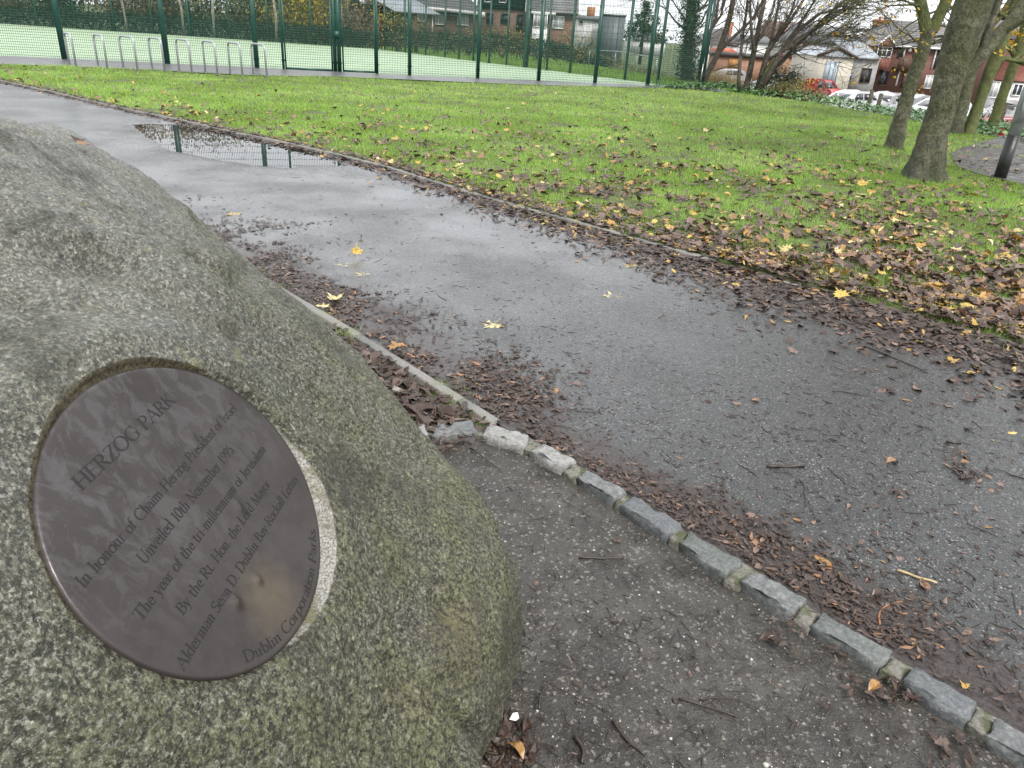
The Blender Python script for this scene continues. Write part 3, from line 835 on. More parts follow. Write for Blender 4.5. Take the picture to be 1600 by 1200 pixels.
# letters: roman strokes, thick on the downstroke, with bracket serifs
def arc(cx, cy, rx, ry, a0, a1, n=14):
    t = np.linspace(R(a0), R(a1), n)
    return [(cx + rx * math.cos(k), cy + ry * math.sin(k)) for k in t]
def sf(x, y, w=.14): return ('s', [(x - w, y), (x + w, y)])
def vs(x, y0, y1, top=True, bot=True, w=.13):
    o = [('k', [(x, y0), (x, y1)])]
    if bot: o.append(sf(x, y0, w))
    if top: o.append(sf(x, y1, w))
    return o
XH = .62
GL = {
 'H': (.86, vs(.16, 0, 1) + vs(.70, 0, 1) + [('s', [(.16, .52), (.70, .52)])]),
 'E': (.66, vs(.15, 0, 1) + [('s', [(.15, 1), (.56, 1), (.57, .86)]), ('s', [(.15, .52), (.48, .52)]), ('s', [(.15, 0), (.58, 0), (.61, .16)])]),
 'R': (.74, vs(.15, 0, 1) + [('c', [(.15, 1), (.33, 1)] + arc(.33, .75, .24, .25, 90, -90) + [(.15, .5)]), ('k', [(.34, .5), (.68, 0)]), sf(.70, 0, .08)]),
 'Z': (.70, [('s', [(.08, .85), (.10, 1), (.60, 1)]), ('k', [(.60, 1), (.07, 0)]), ('s', [(.07, 0), (.60, 0), (.63, .16)])]),
 'O': (.90, [('c', arc(.45, .5, .38, .52, 90, 450, 30))]),
 'G': (.88, [('c', arc(.46, .5, .38, .52, 50, 300, 24)), ('k', [(.74, .42), (.74, .05)]), ('s', [(.56, .42), (.86, .42)]), ('s', [(.65, .02), (.74, .08)])]),
 'P': (.66, vs(.15, 0, 1) + [('c', [(.15, 1), (.31, 1)] + arc(.31, .73, .27, .27, 90, -90) + [(.15, .46)])]),
 'A': (.82, [('s', [(.08, 0), (.41, 1.02)]), ('k', [(.40, 1.02), (.74, 0)]), ('s', [(.20, .36), (.62, .36)]), sf(.08, 0, .10), sf(.74, 0, .12)]),
 'K': (.78, vs(.15, 0, 1) + [('s', [(.17, .46), (.62, 1)]), ('k', [(.30, .6), (.70, 0)]), sf(.63, 1, .10), sf(.71, 0, .10)]),
 'I': (.32, vs(.16, 0, 1)),
 'C': (.80, [('c', arc(.46, .5, .38, .52, 48, 312, 24)), ('s', [(.72, .98), (.72, .80)])]),
 'U': (.82, [('k', [(.17, 1), (.17, .32)]), ('c', arc(.43, .32, .26, .34, 180, 360)), ('s', [(.69, .32), (.69, 1)]), sf(.17, 1), sf(.69, 1, .10)]),
 'N': (.86, [('s', [(.16, 0), (.16, 1)]), ('k', [(.16, 1), (.70, -.02)]), ('s', [(.70, 0), (.70, 1)]), sf(.16, 0, .1), sf(.12, 1, .1), sf(.70, 1, .1)]),
 'T': (.72, [('k', [(.36, 0), (.36, 1)]), sf(.36, 0), ('s', [(.03, .84), (.05, 1), (.67, 1), (.69, .84)])]),
 'B': (.68, vs(.15, 0, 1) + [('c', [(.15, 1), (.30, 1)] + arc(.30, .77, .22, .23, 90, -90) + [(.15, .54)]), ('c', [(.3, .54)] + arc(.32, .27, .28, .27, 90, -90) + [(.15, 0)])]),
 'L': (.62, vs(.15, 0, 1) + [('s', [(.15, 0), (.55, 0), (.58, .18)])]),
 'M': (1.0, [('s', [(.14, 0), (.18, 1)]), ('k', [(.18, 1), (.50, 0)]), ('s', [(.50, 0), (.80, 1)]), ('k', [(.80, 1), (.86, 0)]), sf(.14, 0, .1), sf(.86, 0, .12)]),
 'S': (.58, [('c', arc(.29, .76, .20, .25, 30, 270, 14)), ('c', arc(.29, .25, .22, .26, 90, -150, 14)), ('s', [(.47, .98), (.47, .82)])]),
 'D': (.82, vs(.15, 0, 1) + [('c', [(.15, 1), (.32, 1)] + arc(.32, .5, .42, .5, 90, -90, 20) + [(.15, 0)])]),
 'J': (.36, [('k', [(.20, 1), (.20, .0)]), ('s', [(.20, .0), (.12, -.18), (-.02, -.22)]), sf(.20, 1)]),
 'a': (.48, [('c', arc(.22, .44, .17, .17, 150, 0, 8) + [(.39, .3)]), ('k', [(.39, .44), (.39, .06), (.46, .0)]), ('c', [(.39, .36)] + arc(.21, .17, .16, .17, 90, 330, 12))]),
 'b': (.56, [('k', [(.14, 1.05), (.14, .02)]), ('c', arc(.30, .31, .20, .31, 140, -140, 18)), sf(.08, 1.04, .06)]),
 'c': (.46, [('c', arc(.27, .31, .21, .32, 45, 315, 18))]),
 'd': (.56, [('k', [(.42, 1.05), (.42, 0)]), ('c', arc(.26, .31, .20, .31, 40, 320, 18)), sf(.36, 1.04, .06), sf(.48, 0, .05)]),
 'e': (.48, [('c', [(.08, .34), (.42, .34)] + arc(.25, .34, .18, .28, 5, 180, 10) + arc(.27, .30, .20, .31, 180, 320, 10))]),
 'f': (.34, [('k', [(.15, 0), (.15, .82)]), ('s', [(.15, .82), (.20, 1.0), (.30, 1.05), (.38, 1.0)]), ('s', [(.02, XH), (.32, XH)]), sf(.15, 0, .11)]),
 'g': (.50, [('c', arc(.24, .40, .16, .21, 0, 360, 18)), ('s', [(.36, .56), (.48, .60)]), ('c', [(.14, .22), (.12, .10), (.34, .04)] + arc(.24, -.14, .20, .15, 60, -240, 16))]),
 'h': (.58, [('k', [(.14, 0), (.14, 1.05)]), ('s', [(.14, .45), (.24, .60), (.34, .62)]), ('k', [(.34, .62), (.43, .52), (.43, 0)]), sf(.14, 0, .1), sf(.43, 0, .1), sf(.08, 1.04, .06)]),
 'i': (.28, [('k', [(.14, 0), (.14, XH)]), sf(.14, 0, .1), sf(.08, XH - .01, .06), ('d', (.14, .88))]),
 'k': (.54, [('k', [(.14, 0), (.14, 1.05)]), ('s', [(.15, .28), (.42, .62)]), ('k', [(.24, .38), (.48, 0)]), sf(.14, 0, .1), sf(.49, 0, .08), sf(.43, XH, .07), sf(.08, 1.04, .06)]),
 'l': (.28, [('k', [(.14, 0), (.14, 1.05)]), sf(.14, 0, .1), sf(.08, 1.04, .06)]),
 'm': (.86, [('k', [(.14, 0), (.14, XH)]), ('s', [(.14, .45), (.24, .60), (.33, .62)]), ('k', [(.33, .62), (.42, .52), (.42, 0)]), ('s', [(.42, .45), (.52, .60), (.61, .62)]), ('k', [(.61, .62), (.70, .52), (.70, 0)]), sf(.14, 0, .1), sf(.42, 0, .1), sf(.70, 0, .1), sf(.08, XH - .01, .06)]),
 'n': (.58, [('k', [(.14, 0), (.14, XH)]), ('s', [(.14, .45), (.24, .60), (.34, .62)]), ('k', [(.34, .62), (.43, .52), (.43, 0)]), sf(.14, 0, .1), sf(.43, 0, .1), sf(.08, XH - .01, .06)]),
 'o': (.54, [('c', arc(.27, .31, .22, .32, 90, 450, 22))]),
 'p': (.56, [('k', [(.14, -.30), (.14, XH)]), ('c', arc(.30, .31, .20, .31, 140, -140, 18)), sf(.14, -.30, .1), sf(.08, XH - .01, .06)]),
 'r': (.42, [('k', [(.14, 0), (.14, XH)]), ('s', [(.14, .42), (.22, .58), (.32, .62), (.37, .58)]), sf(.14, 0, .1), sf(.08, XH - .01, .06)]),
 's': (.40, [('c', arc(.20, .46, .12, .16, 40, 270, 10)), ('c', arc(.20, .15, .14, .16, 90, -150, 10))]),
 't': (.34, [('k', [(.15, .82), (.15, .08), (.22, 0), (.32, .04)]), ('s', [(.02, XH), (.32, XH)])]),
 'u': (.58, [('k', [(.14, XH), (.14, .14), (.22, .01)]), ('s', [(.22, .01), (.32, .04), (.43, .16)]), ('k', [(.43, XH), (.43, 0)]), sf(.49, 0, .06), sf(.09, XH - .01, .06), sf(.38, XH - .01, .06)]),
 'v': (.52, [('k', [(.08, XH), (.26, 0)]), ('s', [(.26, 0), (.44, XH)]), sf(.08, XH, .09), sf(.44, XH, .08)]),
 'y': (.52, [('k', [(.08, XH), (.27, .02)]), ('s', [(.44, XH), (.24, -.10), (.12, -.30), (.02, -.28)]), sf(.08, XH, .09), sf(.44, XH, .08)]),
 'z': (.48, [('s', [(.08, .52), (.09, XH), (.40, XH)]), ('k', [(.40, XH), (.06, 0)]), ('s', [(.06, 0), (.41, 0), (.43, .10)])]),
 '1': (.44, [('k', [(.24, 0), (.24, .98)]), ('s', [(.24, .98), (.10, .88)]), sf(.24, 0)]),
 '0': (.54, [('c', arc(.27, .5, .21, .5, 90, 450, 24))]),
 '9': (.54, [('c', arc(.26, .70, .19, .29, 0, 360, 22)), ('s', [(.45, .70), (.42, .30), (.28, .04), (.12, -.02)])]),
 '5': (.52, [('s', [(.44, .99), (.16, .99), (.13, .58)]), ('c', [(.13, .58)] + arc(.24, .29, .22, .31, 100, -140, 16))]),
 '.': (.24, [('d', (.12, .05))]), '-': (.34, [('k2', [(.05, .32), (.29, .32)])]), ' ': (.34, []),
}
THK, THN = .13, .058
def ribbon(pts, kind):
    """left edge, ridge and right edge of one stroke"""
    p = np.asarray(pts, float)
    d = np.gradient(p, axis=0)
    d /= np.linalg.norm(d, axis=1)[:, None] + 1e-9
    nrm = np.stack([-d[:, 1], d[:, 0]], 1)
    if kind == 'k': wd = np.full(len(p), THK)
    elif kind == 'k2': wd = np.full(len(p), .07)
    elif kind == 's': wd = np.full(len(p), THN)
    else: wd = THN + (THK - THN) * np.abs(d[:, 1]) ** 1.3
    return p + nrm * wd[:, None] / 2, p, p - nrm * wd[:, None] / 2
def write(mb, text, place):
    """place(x, y) -> (u, v) on the plate, x and y in cap heights"""
    x0 = 0
    for ch in text:
        adv, strokes = GL[ch]
        for kind, pts in strokes:
            if kind == 'd':
                t = np.linspace(0, 2 * np.pi, 9)[:-1]
                P = np.c_[pts[0] + .065 * np.cos(t) + x0, pts[1] + .065 * np.sin(t)]
                P = np.vstack([P, [[pts[0] + x0, pts[1]]]])
                T = [(k_, (k_ + 1) % 8, 8) for k_ in range(8)]
                uv = place(P[:, 0], P[:, 1])
                mb.add(plaque_pt(uv[0], uv[1], hgt_at(*uv) + np.r_[np.full(8, .0003), .0007]), None, T)
                continue
            a, b, c2 = ribbon(pts, kind)
            P = np.stack([a, b, c2], 1).reshape(-1, 2)
            P[:, 0] += x0
            n_ = len(a)
            Q = []
            for k_ in range(n_ - 1):
                Q += [(3 * k_ + 1, 3 * k_, 3 * k_ + 3, 3 * k_ + 4), (3 * k_ + 2, 3 * k_ + 1, 3 * k_ + 4, 3 * k_ + 5)]
            uv = place(P[:, 0], P[:, 1])
            hh = hgt_at(*uv) + np.tile([.0003, .0008, .0003], n_)
            mb.add(plaque_pt(uv[0], uv[1], hh), Q)
        x0 += adv
def hgt_at(u, v):
    u, v = np.asarray(u), np.asarray(v)
    h = .0012 * (fbm(np.stack([u, v], -1), 9, 3, 51) - .5)
    for x, y, s, hh in [(366, 941, .010, .0075), (401, 906, .007, .006), (371, 794, .011, .006), (299, 684, .009, .0045), (250, 668, .012, -.002), (232, 806, .008, .0012)]:
        bu, bv = puv(x, y)
        h = h + hh * np.exp(-(((u - bu) / (s * .8)) ** 2 + ((v - bv) / (s * 1.2)) ** 2))
    return h
def width(text): return sum(GL[c][0] for c in text)
M_letter = plain('letter_dark', (.006, .005, .005), .6, .0, var=.3, scale=60, bump=0)
M_lip = plain('lit_lip_bronze', (.13, .12, .11), .3, .5, var=.4, scale=70, bump=0)  # lighter bronze painting a lit lower edge on the letters, not built
lines = [('HERZOG PARK', -.1125, .0935, .1150, .1175, .0160), ('In honour of Chaim Herzog President of Israel', -.1935, .1790, .0458, .0526, .0128), ('Unveiled 10th November 1995', -.1245, .1123, .0140, .0174, .0135),
         ('The year of the tri-millennium of Jerusalem', -.1770, .1665, -.0207, -.0172, .0132), ('By the Rt. Hon. the Lord Mayor', -.1365, .1219, -.0541, -.0522, .0132),
         ('Alderman Sean D. Dublin Bay-Rockall Loftus', -.1860, .1754, -.0885, -.0835, .0132)]
for text, ua, ub, va, vb, cap in lines:
    wd = width(text)
    mb = MB()
    ua, ub, va, vb, cap = ua * PD, ub * PD, va * PD, vb * PD, cap * PD
    write(mb, text, lambda x, y, ua=ua, ub=ub, va=va, vb=vb, cap=cap, wd=wd: (ua + (ub - ua) * x / wd, va + (vb - va) * x / wd + y * cap))
    mb.build('lettering', M_letter, plaque)
    THK_, THN_ = THK, THN
    THK, THN = THK * 1.15, THN * 1.5
    lip = MB()
    if False: write(lip, text, lambda x, y, ua=ua, ub=ub, va=va, vb=vb, cap=cap, wd=wd: (ua + (ub - ua) * x / wd + .00045, va + (vb - va) * x / wd + y * cap - .00055))
    THK, THN = THK_, THN_
    for v_ in lip.v: v_ -= PN * .0003
    if False: lip.build('letter_edge', M_lip, plaque)
text = 'Dublin Corporation Parks'
wd = width(text)
mb = MB()
def curved(x, y):
    cap = .0135 * PD
    ts = np.linspace(R(-127), R(-52), 200)
    ex, ey = RX * .945, RY * .945
    d = np.r_[0, np.cumsum(np.hypot(np.diff(ex * np.cos(ts)), np.diff(ey * np.sin(ts))))]
    t = np.interp(np.asarray(x) / wd * d[-1], d, ts)
    px_, py_ = ex * np.cos(t), ey * np.sin(t)
    nx, ny = np.cos(t) / ex, np.sin(t) / ey
    L = np.hypot(nx, ny)
    return px_ - nx / L * y * cap, py_ - ny / L * y * cap
write(mb, text, curved)
mb.build('lettering', M_letter, plaque)
# ------------------------------------------------------------------ sports court, pavement and fences
A0 = G(1090, 137)[:2]
near_px = [(102, 95), (262, 100), (402, 109), (528, 116), (640, 121.5), (746, 125), (841, 129.5), (929, 133), (1011, 136), (1090, 137)]
NEARF = np.array([G(a, b)[:2] for a, b in near_px])
# run the line straight through the measured posts
c0 = NEARF.mean(0)
dv = np.linalg.svd(NEARF - c0)[2][0]
dv = dv if dv[0] > 0 else -dv
NEARF = c0 + ((NEARF - c0) @ dv)[:, None] * dv
# meet each post where its own line of sight crosses the fence line
nn_ = np.array([-dv[1], dv[0]])
def on_line(px, py, p, n):
    d = ray(px, py)[:2]
    t = (p @ n) / (d @ n)
    return d * t
NEARF = np.array([on_line(a, b, c0, nn_) for a, b in near_px])
B0 = G(590, 77)[:2]
far_px = [(1027, 130), (976, 125), (890, 115), (854, 110), (821, 105), (791, 102), (764, 98), (739, 96), (717, 93), (695, 90), (665, 86), (633, 82), (601, 78)]
e_ = (B0 - NEARF[-1]); e_ /= np.linalg.norm(e_)
fn_ = np.array([-e_[1], e_[0]])
FARF = np.array([on_line(a, b, NEARF[-1], fn_) for a, b in far_px])
back_px = [(590, 77), (545, 74), (487, 70), (420, 65.5), (360, 61), (298, 56.5), (240, 52), (180, 48), (120, 44), (60, 40), (0, 35.5)]
BK0, BK1 = G(590, 77)[:2], G(420, 65.5)[:2]
g_ = (BK1 - BK0); g_ /= np.linalg.norm(g_)
gn_ = np.array([-g_[1], g_[0]])
BACKF = np.array([on_line(a, b, BK0, gn_) for a, b in back_px])
BACKF = np.vstack([BACKF, BACKF[-1] + g_ * 12])
leftend = NEARF[0] - dv * 22
tri = np.vstack([leftend, NEARF[0], NEARF[-1], FARF[4], BACKF[0], BACKF[-1], BACKF[-1] + (leftend - BACKF[-1]) * .3])
mb = MB(); cn = tri.mean(0)
Vt = np.c_[np.vstack([tri, cn]), np.full(len(tri) + 1, .012)]
Ft = np.array([(k, (k + 1) % len(tri), len(tri)) for k in range(len(tri))])
Ft = up(Vt, Ft)
court = tag(npobj('sports_court', Vt, Ft, M_court), kind='structure')
# strip of tarmac between lawn and fence, with its tongue beyond the corner post
inn = np.vstack([leftend + [0, -.05], NEARF - nn_ * np.sign((NEARF[0] @ nn_)) * .0])
sheet('pavement', np.array([G(a, b)[:2] for a, b in [(-260, 86), (0, 90), (102, 94.5), (402, 108.5), (640, 121), (841, 129), (1011, 135.5), (1092, 136.5), (1118, 140), (1139, 144)]]), np.array([G(a, b)[:2] for a, b in [(-260, 95), (0, 104), (150, 109), (260, 114), (400, 121.5), (520, 123), (640, 127.5), (800, 134.5), (1000, 139.5), (1095, 142), (1115, 145), (1141, 147)]]), 120, 5, lambda P: .055 + 0 * P[..., 0], M_pave)
def strip(name, pa, pb, w, z, mat, kind='structure'):
    pa, pb = np.asarray(pa), np.asarray(pb)
    d = (pb - pa) / np.linalg.norm(pb - pa)
    n = np.array([-d[1], d[0]]) * w / 2
    V = np.array([(*(pa + n), z), (*(pa - n), z), (*(pb - n), z), (*(pb + n), z)])
    return tag(npobj(name, V, up(V, np.array([[0, 1, 2, 3]])), mat), kind=kind)
strip('court_line', G(630, 108)[:2], G(745, 124)[:2], .08, .018, M_line)
strip('court_line', G(-40, 62)[:2], G(560, 98)[:2], .07, .018, M_line)

m = NT('green_powder_coat')
M_fence = m.set(m.ramp(m.noise(5, 3), [(.3, (.006, .045, .033)), (.7, (.010, .065, .048))]), .38, m.bump(m.noise(200, 2), .1, .002))
def wires(segs, rad):
    """many straight rods as three-sided prisms"""
    P0 = np.array([s[0] for s in segs], float); P1 = np.array([s[1] for s in segs], float)
    d = P1 - P0
    d /= np.linalg.norm(d, axis=1)[:, None]
    ref = np.where(np.abs(d[:, 2:3]) > .9, np.array([[1., 0, 0]]), np.array([[0, 0, 1.]]))
    A = np.cross(d, ref); A /= np.linalg.norm(A, axis=1)[:, None]
    B = np.cross(d, A)
    V = []
    for P in (P0, P1):
        for k in range(3):
            t = k * 2 * np.pi / 3
            V.append(P + rad * (math.cos(t) * A + math.sin(t) * B))
    V = np.stack(V, 1).reshape(-1, 3)
    i = np.arange(len(P0))[:, None] * 6
    Q = np.concatenate([i + np.array([[k, (k + 1) % 3, 3 + (k + 1) % 3, 3 + k]]) for k in range(3)])
    return V, Q
def mesh_panel(pa, pb, parent, z0=.05, z1=2.95, dz_low=.066, low=1.2, dz=.2, dx=.05, rad=.0052):
    pa, pb = np.asarray(pa), np.asarray(pb)
    L = np.linalg.norm(pb - pa)
    segs = []
    n = max(2, int(L / dx))
    for k in range(n + 1):
        p = pa + (pb - pa) * k / n
        segs.append(((*p, z0), (*p, z1)))
    z = z0
    while z < z1 + .01:
        for off in (-.006, .006):
            q = np.array([-(pb - pa)[1], (pb - pa)[0]]) / L * off
            segs.append(((*(pa + q), z), (*(pb + q), z)))
        z += dz_low if z < low else dz
    V, Q = wires(segs, rad)
    return npobj('mesh_panel', V, Q, M_fence, parent)
def post(p, parent, w=.07, h=3.0, dep=None, name='post', yaw=None):
    mb = MB()
    y = math.atan2(dv[1], dv[0]) if yaw is None else yaw
    mb.box((*p, h / 2), (w, dep or w, h), y)
    mb.box((*p, h + .008), (w + .01, (dep or w) + .01, .016), y)
    for z in (.3, 1.0, 1.7, 2.4):                              # clamp bars
        if h > 2.5: mb.box((p[0], p[1], z), (w + .03, (dep or w) * .6, .05), y)
    return mb.build(name, M_fence, parent)
fence1 = thing('court_fence', 'tall green weldmesh fence along the near side of the sports court, behind the bicycle stands', 'fence', (*NEARF[4], 0))
allp = np.vstack([NEARF[0] - dv * 5.0, NEARF[0] - dv * 2.5, NEARF])
gate_i = None
for k in range(len(allp)):
    if k == 5: continue
    w = .135 if k in (2, 3, 4) else .10
    if k == len(allp) - 1: post(allp[k], fence1, .12, 3.05)
    else: post(allp[k], fence1, w)
    if k == len(allp) - 1:
        post(allp[k] + np.array([.17, .12]), fence1, .07, 3.05)
        mb = MB().box((allp[k][0] + .05, allp[k][1] - .09, .45), (.03, .02, .8))
        mb.build('edge_strip', plain('bare_metal', (.5, .52, .52), .35, .8, bump=0), fence1)
for k in range(len(allp) - 1):
    if k in (4, 5): continue
    mesh_panel(allp[k] + dv * .03, allp[k + 1] - dv * .03, fence1)
# the double gate between its stout posts
g1, g2, g3 = on_line(445, 109.5, c0, nn_), allp[5], on_line(588, 117, c0, nn_)
mesh_panel(allp[4] + dv * .03, g1 - dv * .06, fence1)
mesh_panel(g3 + dv * .06, allp[6] - dv * .03, fence1)
post(g1 - dv * .03, fence1, .075)
post(g3 + dv * .03, fence1, .075)
gate = thing('court_gate', 'green mesh double gate in the near court fence, closed on a stout middle post', 'gate', (*g2, 0))
for (a, b) in ((g1, g2 - dv * .13), (g2 + dv * .13, g3)):
    mb = MB()
    zt_ = 2.36
    for q in (a + dv * .045, b - dv * .03): mb.box((*q, zt_ / 2 + .04), (.05, .05, zt_ - .02), math.atan2(dv[1], dv[0]))
    c = (a + b) / 2
    L = np.linalg.norm(b - a) - .08
    for z in (.08, zt_): mb.box((*c, z), (L, .05, .06), math.atan2(dv[1], dv[0]))
    fr = mb.build('gate_leaf', M_fence, gate)
    o = mesh_panel(a + dv * .06, b - dv * .05, fr, .1, zt_ - .02)
    mesh_panel(a + dv * .06, b - dv * .05, fence1, zt_ + .06, 2.95, low=0)
post(g2 - dv * .07, gate, .11, 3.05, name='gate_post')
post(g2 + dv * .06, gate, .12, 3.05, .16, name='gate_post')
mb = MB().box((*(g2 + nn_ * -.12 * np.sign(c0 @ nn_)), 1.1), (.16, .05, .2), math.atan2(dv[1], dv[0]))
mb.build('lock_box', M_fence, gate)

fence2 = thing('court_fence', 'green mesh fence on the far side of the court, facing the brick houses', 'fence', (*FARF[4], 0))
fl = np.vstack([NEARF[-1] + e_ * .3, FARF])
yw = math.atan2(e_[1], e_[0])
for k in range(1, len(fl)):
    post(fl[k], fence2, .17 if k == 5 else .075, 3.0, yaw=yw)
for k in range(len(fl) - 1):
    mesh_panel(fl[k] + e_ * .03, fl[k + 1] - e_ * .03, fence2, rad=.0040)
fence3 = thing('court_fence', 'green mesh fence at the back of the court before the brown and yellow shrubs', 'fence', (*BACKF[3], 0))
yw = math.atan2(g_[1], g_[0])
for k in range(1, len(BACKF)): post(BACKF[k], fence3, .16 if k in (5,) else .08, 3.0, yaw=yw)
for k in range(len(BACKF) - 1): mesh_panel(BACKF[k] + g_ * .03, BACKF[k + 1] - g_ * .03, fence3, rad=.005)

# ------------------------------------------------------------------ bicycle stands
m = NT('galvanised')
M_galv = m.set(m.ramp(m.noise(30, 4), [(.3, (.27, .29, .31)), (.7, (.42, .44, .46))]), .4, None, .35)
M_plate = plain('ground_plate', (.2, .2, .2), .5, .5, bump=0)
racks = [((105, 100.5), (123, 106.5)), ((151, 103.5), (171, 108.5)), ((193, 106), (215, 109.5)), ((237, 108), (258.5, 112)), ((279, 110), (301, 114)), ((319, 112.5), (342, 117)), ((358, 114.5), (381, 119)), ((395, 116), (418, 120))]
names = ['galvanised bicycle stand furthest left, just right of a green fence post', 'galvanised bicycle stand second in the row from the left', 'galvanised bicycle stand third in the row from the left', 'galvanised bicycle stand partly in front of the second green fence post',
         'galvanised bicycle stand just right of the second green fence post', 'galvanised bicycle stand sixth in the row from the left', 'galvanised bicycle stand seventh in the row, just left of the third fence post', 'galvanised bicycle stand at the gate end of the row, crossing the third fence post']
ZP = .055
for (a, b), nm in zip(racks, names):
    pa, pb = G(*a, ZP), G(*b, ZP)
    c = (pa + pb) / 2
    d = (pb - pa); L = min(.75, max(.55, np.linalg.norm(d))); d /= np.linalg.norm(d)
    pa, pb = c - d * L / 2, c + d * L / 2
    t = thing('bicycle_stand', nm, 'bicycle stand', c, 'galvanised bicycle stands in a row beside the court fence')
    hgt, r = .76, .13
    pts = [pa - [0, 0, .05]]
    pts += [pa + np.array([0, 0, hgt - r])]
    for k in range(1, 7):
        q = k / 6 * math.pi / 2
        pts.append(pa + d * (r - r * math.cos(q)) + np.array([0, 0, hgt - r + r * math.sin(q)]))
    for k in range(0, 7):
        q = k / 6 * math.pi / 2
        pts.append(pb - d * (r - r * math.sin(q)) + np.array([0, 0, hgt - r + r * math.cos(q)]))
    pts.append(pb - [0, 0, .05])
    MB().tube(pts, .025, 10).build('hoop', M_galv, t, smooth=True)
    for p in (pa, pb):
        MB().tube([p, p + [0, 0, .008]], .055, 12).build('foot_plate', M_plate, t)

# ------------------------------------------------------------------ lamp post and bollard
M_grey = plain('lamp_grey', (.30, .32, .34), .4, .3, scale=9, bump=.1)
M_blackp = plain('black_paint', (.012, .012, .013), .4, var=.4, scale=14, bump=.2)
lp = G(1561, 281)
lamp = thing('lamp_post', 'grey steel lamp post with a black painted foot beside the dirt path', 'lamp post', lp)
MB().tube([lp + [0, 0, -.1], lp + [0, 0, .62]], [.083, .083], 18).build('painted_foot', M_blackp, lamp, smooth=True)
MB().tube([lp + [0, 0, .62], lp + [0, 0, 1.5], lp + [0, 0, 1.52], lp + [0, 0, 6.5]], [.080, .080, .06, .045], 18).build('column', M_grey, lamp, smooth=True)
MB().tube([lp + [0, 0, 6.4], lp + [.3, -.1, 6.8], lp + [.9, -.3, 6.9]], [.035, .03, .03], 10).build('arm', M_grey, lamp, smooth=True)
MB().box(lp + [1.1, -.36, 6.9], (.6, .22, .12), -.3).build('lantern', M_grey, lamp)
mb = MB().box(lp + [-.02, -.085, 1.0], (.10, .012, .42)); mb.build('service_door', M_grey, lamp)
M_white = plain('white_paint', (.72, .73, .74), .45, bump=0)
M_blue = plain('navy_paint', (.025, .03, .12), .4, bump=0)
bo = G(1202, 146)
bo = np.array([bo[0], bo[1], zt(bo[0], bo[1])])
sc = np.linalg.norm(bo - EYEP) / FPX
bol = thing('bollard', 'slim navy bollard with white bands at the lawn edge beside the bare trees', 'bollard', bo)
h_ = 22 * sc
MB().tube([bo + [0, 0, -.1], bo + [0, 0, h_], bo + [0, 0, h_ + .03]], [.085, .085, .05], 12).build('body', M_blue, bol, smooth=False)
for z in (.30, .55, .78): MB().tube([bo + [0, 0, h_ * z], bo + [0, 0, h_ * (z + .10)]], .089, 12).build('band', M_white, bol)

# dirt side path on the right
def zside(P): return zt(P[..., 0], P[..., 1]) + .012 + .07 * (fbm(P, .35, 4, 5) - .45) + .02 + .012
sp = [(1482, 243), (1500, 234), (1535, 226), (1580, 212), (1640, 196)]
sq = [(1495, 262), (1530, 276), (1560, 283), (1640, 302), (1750, 320)]
sheet('side_path', np.array([G(a, b)[:2] for a, b in sp]), np.array([G(a, b)[:2] for a, b in sq]), 40, 12, zside, M_mud)

# ------------------------------------------------------------------ trees
m = NT('bark_green')
bc = m.ramp(m.noise(9, 7, .68), [(.30, (.034, .033, .022)), (.5, (.115, .115, .068)), (.70, (.25, .245, .18))])
bc = m.mix(m.ramp(m.noise(2.2, 5, .6), [(.42, 0.0), (.62, .7)]), bc, (.075, .085, .022))
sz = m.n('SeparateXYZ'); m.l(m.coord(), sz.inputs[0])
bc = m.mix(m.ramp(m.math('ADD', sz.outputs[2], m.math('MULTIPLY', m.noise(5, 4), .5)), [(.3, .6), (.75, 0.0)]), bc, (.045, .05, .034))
bc = m.mix(m.ramp(m.noise(26, 3, stretch=(1, 1, 3.0)), [(.62, 0.0), (.70, .5)]), bc, (.25, .25, .20))
bc = m.mix(m.ramp(m.noise(45, 5, .7), [(.40, .75), (.50, 0.0)]), bc, (.018, .017, .012))
nb = m.bump(m.noise(38, 6, .7, stretch=(1, 1, .45)), 1.0, .05)
M_bark = m.set(bc, .8, nb)
m = NT('bark_mossy')
bc = m.ramp(m.noise(10, 6, .65), [(.3, (.05, .055, .02)), (.52, (.10, .115, .035)), (.75, (.16, .16, .075))])
bc = m.mix(m.ramp(m.noise(3, 4), [(.55, 0.0), (.7, .7)]), bc, (.06, .052, .04))
M_bark2 = m.set(bc, .85, m.bump(m.noise(38, 6, .7), .8, .03))
m = NT('bark_dark')
M_bark3 = m.set(m.ramp(m.noise(8, 6, .65), [(.3, (.032, .027, .022)), (.55, (.08, .068, .054)), (.75, (.12, .12, .066))]), .85, m.bump(m.noise(40, 5, .7), .8, .03))
M_barkp = plain('bark_pale', (.36, .33, .28), .7, var=.4, scale=8, bump=.4)
